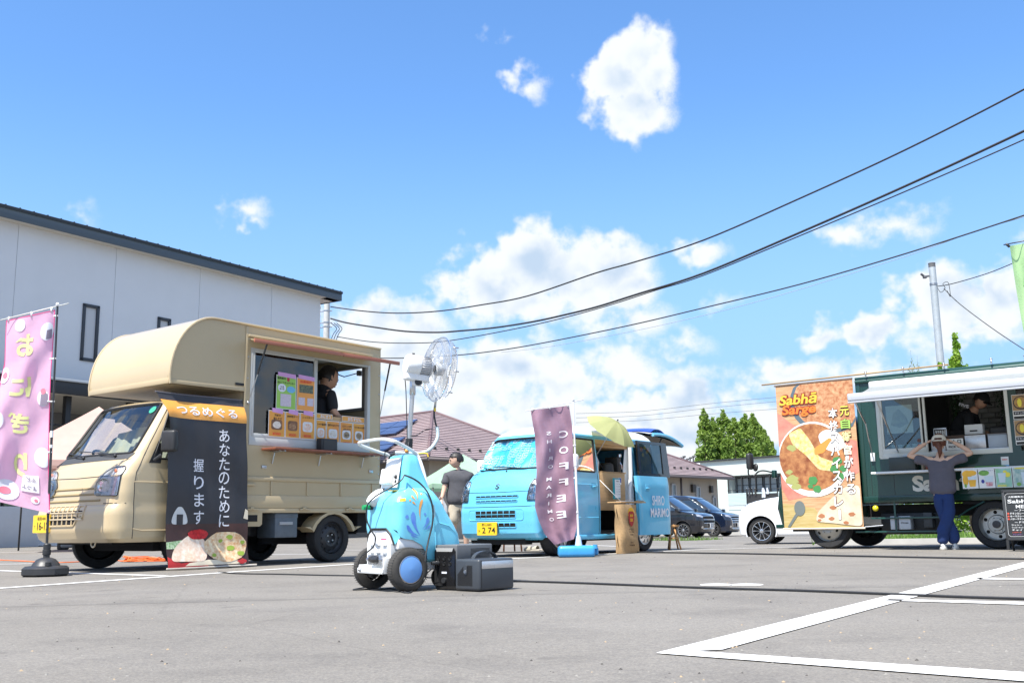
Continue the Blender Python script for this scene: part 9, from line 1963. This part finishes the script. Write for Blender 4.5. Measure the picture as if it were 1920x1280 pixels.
def man():
 Y=17.6;p=P(861,1000,Y);o=thing('person','dark-haired man in grey T-shirt and beige shorts holding a white bag','person',(p.x,Y,gz(p.x,Y)),rz=.1);o.scale=(1.03,1.03,.945)
 J={'pel':((.0,0,.90),(.16,.12)),'wst':((0,.0,1.02),(.15,.12)),'che':((.01,.0,1.22),(.18,.13)),'shl':((.01,.0,1.37),(.16,.10)),'nek':((-.01,-.01,1.46),.06),'nk2':((-.03,-.02,1.51),.058)}
 bones=[('pel','wst'),('wst','che'),('che','shl'),('shl','nek'),('nek','nk2')]
 arms={'L':[(-.19,-.02,1.36),(-.235,-.03,1.14),(-.29,-.10,.93)],'R':[(.20,.02,1.36),(.24,.05,1.12),(.16,-.16,1.0)]}
 for n in 'LR':
  for k,(q,r_) in enumerate(zip(arms[n],(.062,.048,.030))):J['a%d%s'%(k,n)]=(q,r_)
  bones+=[('shl','a0'+n),('a0'+n,'a1'+n),('a1'+n,'a2'+n)]
 legs={'L':[(-.10,0,.84),(-.10,-.04,.47),(-.12,.02,.08)],'R':[(.10,0,.84),(.11,.0,.47),(.12,.06,.08)]}
 for n in 'LR':
  for k,(q,r_) in enumerate(zip(legs[n],(.10,.065,.042))):J['l%d%s'%(k,n)]=(q,r_)
  bones+=[('pel','l0'+n),('l0'+n,'l1'+n),('l1'+n,'l2'+n)]
 vs,fs=skin_mesh(J,bones,2,'pel');mb=MB();mb.add(vs,fs,True);hc=Vector((-.045,-.03,1.615));h=.26;f,s,u=head_mb(mb,hc,h,(-.95,-.12,-.10))
 hand_mb(mb,arms['L'][2],(-.1,-.1,-1),(1,0,0),.175,.9,-1);hand_mb(mb,arms['R'][2],(-.7,-.6,-.1),(0,0,-1),.175,.6,1)
 mb.done('body',SKINL,o,sharp=0,weld=False);face_parts(o,hc,h,f,s,u)
 hb=MB();hair_mb(hb,hc,h,f,s,u,low=-.12,front=.22,thick=1.13,seed=6);rr=random.Random(2)
 for _ in range(260):
  d=Vector((rr.gauss(0,1),rr.gauss(0,1),abs(rr.gauss(0,1))+.1)).normalized();q=hc+Vector((d.x*.105+.01,d.y*.095,d.z*.135+.005));hb.add([q-u*.01,q+d*.022+s*.006,q+s*.012],[(0,1,2)],False)
 hb.done('hair',HAIR,o,sharp=0)
 TS=M('shirt_grey',(.075,.075,.085),rough=.95,var=.12,vscale=9,bump=.005,bscale=12)
 sh={'h':((0,0,.78),(.235,.17)),'w':((0,0,.98),(.235,.17)),'c':((.01,0,1.22),(.235,.165)),'s':((.01,0,1.375),(.20,.125)),'n':((-.012,-.012,1.485),.088)};bo=[('h','w'),('w','c'),('c','s'),('s','n')]
 for n in 'LR':
  a,b,_=arms[n];m_=tuple((a[i]+b[i])/2 for i in range(3));sh['a'+n]=(a,.082);sh['b'+n]=(m_,.09);sh['c'+n]=(tuple(a[i]*.2+b[i]*.8 for i in range(3)),.085);bo+=[('s','a'+n),('a'+n,'b'+n),('b'+n,'c'+n)]
 garment('shirt',sh,bo,TS,o,root='h',noise_amp=.016,cut=lambda p:p.z<.80 or p.z>1.515)
 SH=M('shorts_beige',(.42,.37,.29),rough=.9,var=.1,vscale=8,bump=.005,bscale=10);tr={'w':((0,0,.93),(.16,.125)),'p':((0,0,.86),(.17,.13))};bo=[('w','p')]
 for n in 'LR':a,b,_=legs[n];tr['0'+n]=((a[0],a[1],.76),.118);tr['1'+n]=((b[0],b[1],.58),.105);tr['2'+n]=((b[0],b[1],.46),.10);bo+=[('p','0'+n),('0'+n,'1'+n),('1'+n,'2'+n)]
 garment('shorts',tr,bo,SH,o,root='w',noise_amp=.014,cut=lambda p:p.z<.44)
 for n in 'LR':
  x,y=legs[n][2][0],legs[n][2][1];mb=MB();mb.grid(lambda a,b:Vector((x+.05*math.cos(6.283*a)*(1-.3*b),y+.03+.13*math.sin(6.283*a)*(1-.35*b),.01+.08*b)),18,6);mb.add([Vector((x+.035*math.cos(6.283*i/18),y+.03+.085*math.sin(6.283*i/18),.09)) for i in range(18)],[tuple(range(18))]);mb.done('shoe',M('shoe_dark',(.05,.05,.055),rough=.7),o)
 bg=thing('plastic_bag','white plastic carrier bag hanging from the hand of the man in grey','bag',o.matrix_basis@Vector((-.30,-.11,.86)) if False else(p.x-.30,Y-.14,.82+gz(p.x,Y)));mb=MB()
 mb.grid(lambda a,b:Vector(((.085+.03*math.sin(3*b))*(abs(math.cos(6.283*a))**.6)*(1 if math.cos(6.283*a)>0 else-1)*(1-.55*max(0,b-.7)*2),.05*math.sin(6.283*a)+.01*math.sin(a*40+b*9),-.30+.33*b)),28,12);mb.done('bag_film',cloth_mat('bag_white',(.72,.73,.75),trans=.4),bg,sharp=0)
 mb=MB();mb.tube([(-.05,0,.01),(-.02,0,.09),(.0,0,.11),(.03,0,.09),(.05,0,.01)],.006,5);mb.done('bag_handle',M('bag_white',(.7,.7,.7)),bg)
man()
def cook2():
 o=near_green('person','cook in a black cap and black shirt bent over inside the green truck','person');c=(.42,-.75)
 def p(x,y,z):return(c[0]+x,c[1]+y,.72+z*.90)
 J={'pel':(p(.12,-.05,.92),(.15,.12)),'wst':(p(.08,0,1.04),(.145,.12)),'che':(p(-.02,.03,1.19),(.17,.12)),'shl':(p(-.10,.05,1.30),(.15,.10)),'nek':(p(-.17,.06,1.37),.06),'nk2':(p(-.20,.07,1.40),.055)}
 bones=[('pel','wst'),('wst','che'),('che','shl'),('shl','nek'),('nek','nk2')]
 for n,y in(('L',.19),('R',-.17)):J['a'+n]=(p(-.08,y,1.28),.062);J['e'+n]=(p(-.14,y+.03,1.02),.048);J['w'+n]=(p(-.36,y*.7,.95),.03);bones+=[('shl','a'+n),('a'+n,'e'+n),('e'+n,'w'+n)]
 for n,y in(('L',.1),('R',-.1)):J['h'+n]=(p(.12,y,.86),.10);J['k'+n]=(p(.06,y,.47),.065);J['f'+n]=(p(.10,y,.06),.045);bones+=[('pel','h'+n),('h'+n,'k'+n),('k'+n,'f'+n)]
 vs,fs=skin_mesh(J,bones,2,'pel');mb=MB();mb.add(vs,fs,True);hc=Vector(p(-.265,.08,1.49));h=.235;f,s,u=head_mb(mb,hc,h,(-.78,.30,-.55))
 for n,q in(('L',1),('R',-1)):hand_mb(mb,J['w'+n][0],(-1,0,-.2),(0,0,-1),.17,.6,q)
 mb.done('body',SKIN,o,sharp=0,weld=False);face_parts(o,hc,h,f,s,u);hb=MB();hair_mb(hb,hc,h,f,s,u,low=-.1,front=.2,seed=9);hb.done('hair',HAIR,o,sharp=0)
 CB=M('cap_black',(.012,.014,.014),rough=.8);mb=MB();c0=hc+u*.03
 mb.grid(lambda a,b:c0+(f*(.115*math.cos(6.283*a))+s*(.10*math.sin(6.283*a)))*math.sin(math.pi*.5*b)+u*(.105*math.cos(math.pi*.5*b)),22,10);mb.grid(lambda a,b:c0+s*(.08*math.cos(math.pi*a))+f*(.09+.085*b*math.sin(math.pi*a))-u*(.005+.015*b),12,5);mb.done('cap',CB,o)
 mb=MB();q=hc+s*.085;mb.sphere(c0+s*.07+u*.06-f*.02,.015,8,6,(1,1,1));mb.done('cap_badge',M('badge',(.25,.26,.26)),o)
 sh={k:J[k] for k in('pel','wst','che','shl','aL','eL','aR','eR')};sh={k:(a,tuple(x*1.13+.012 for x in(r_ if isinstance(r_,tuple) else(r_,r_)))) for k,(a,r_) in sh.items()};sh['n']=(p(-.165,.06,1.36),.085)
 garment('shirt',sh,[('pel','wst'),('wst','che'),('che','shl'),('shl','n'),('shl','aL'),('aL','eL'),('shl','aR'),('aR','eR')],M('shirt_ink',(.010,.012,.016),rough=.9),o,root='pel')
 mb=MB();S_=Flat(Vector(p(-.06,.2,1.42)),(-.85,0,-.35),(-.35,.2,.85));put_text(mb,S_,'FIVE',0,0,.045,.14,off=0,bold=.03);mb.done('shirt_lettering',WTXT,o)
 tr={k:(J[k][0],(J[k][1] if isinstance(J[k][1],float) else J[k][1][0])*1.14) for k in('pel','hL','kL','fL','hR','kR','fR')}
 garment('trousers',tr,[('pel','hL'),('hL','kL'),('kL','fL'),('pel','hR'),('hR','kR'),('kR','fR')],M('trouser_dark',(.02,.02,.024)),o,root='pel')
cook2()
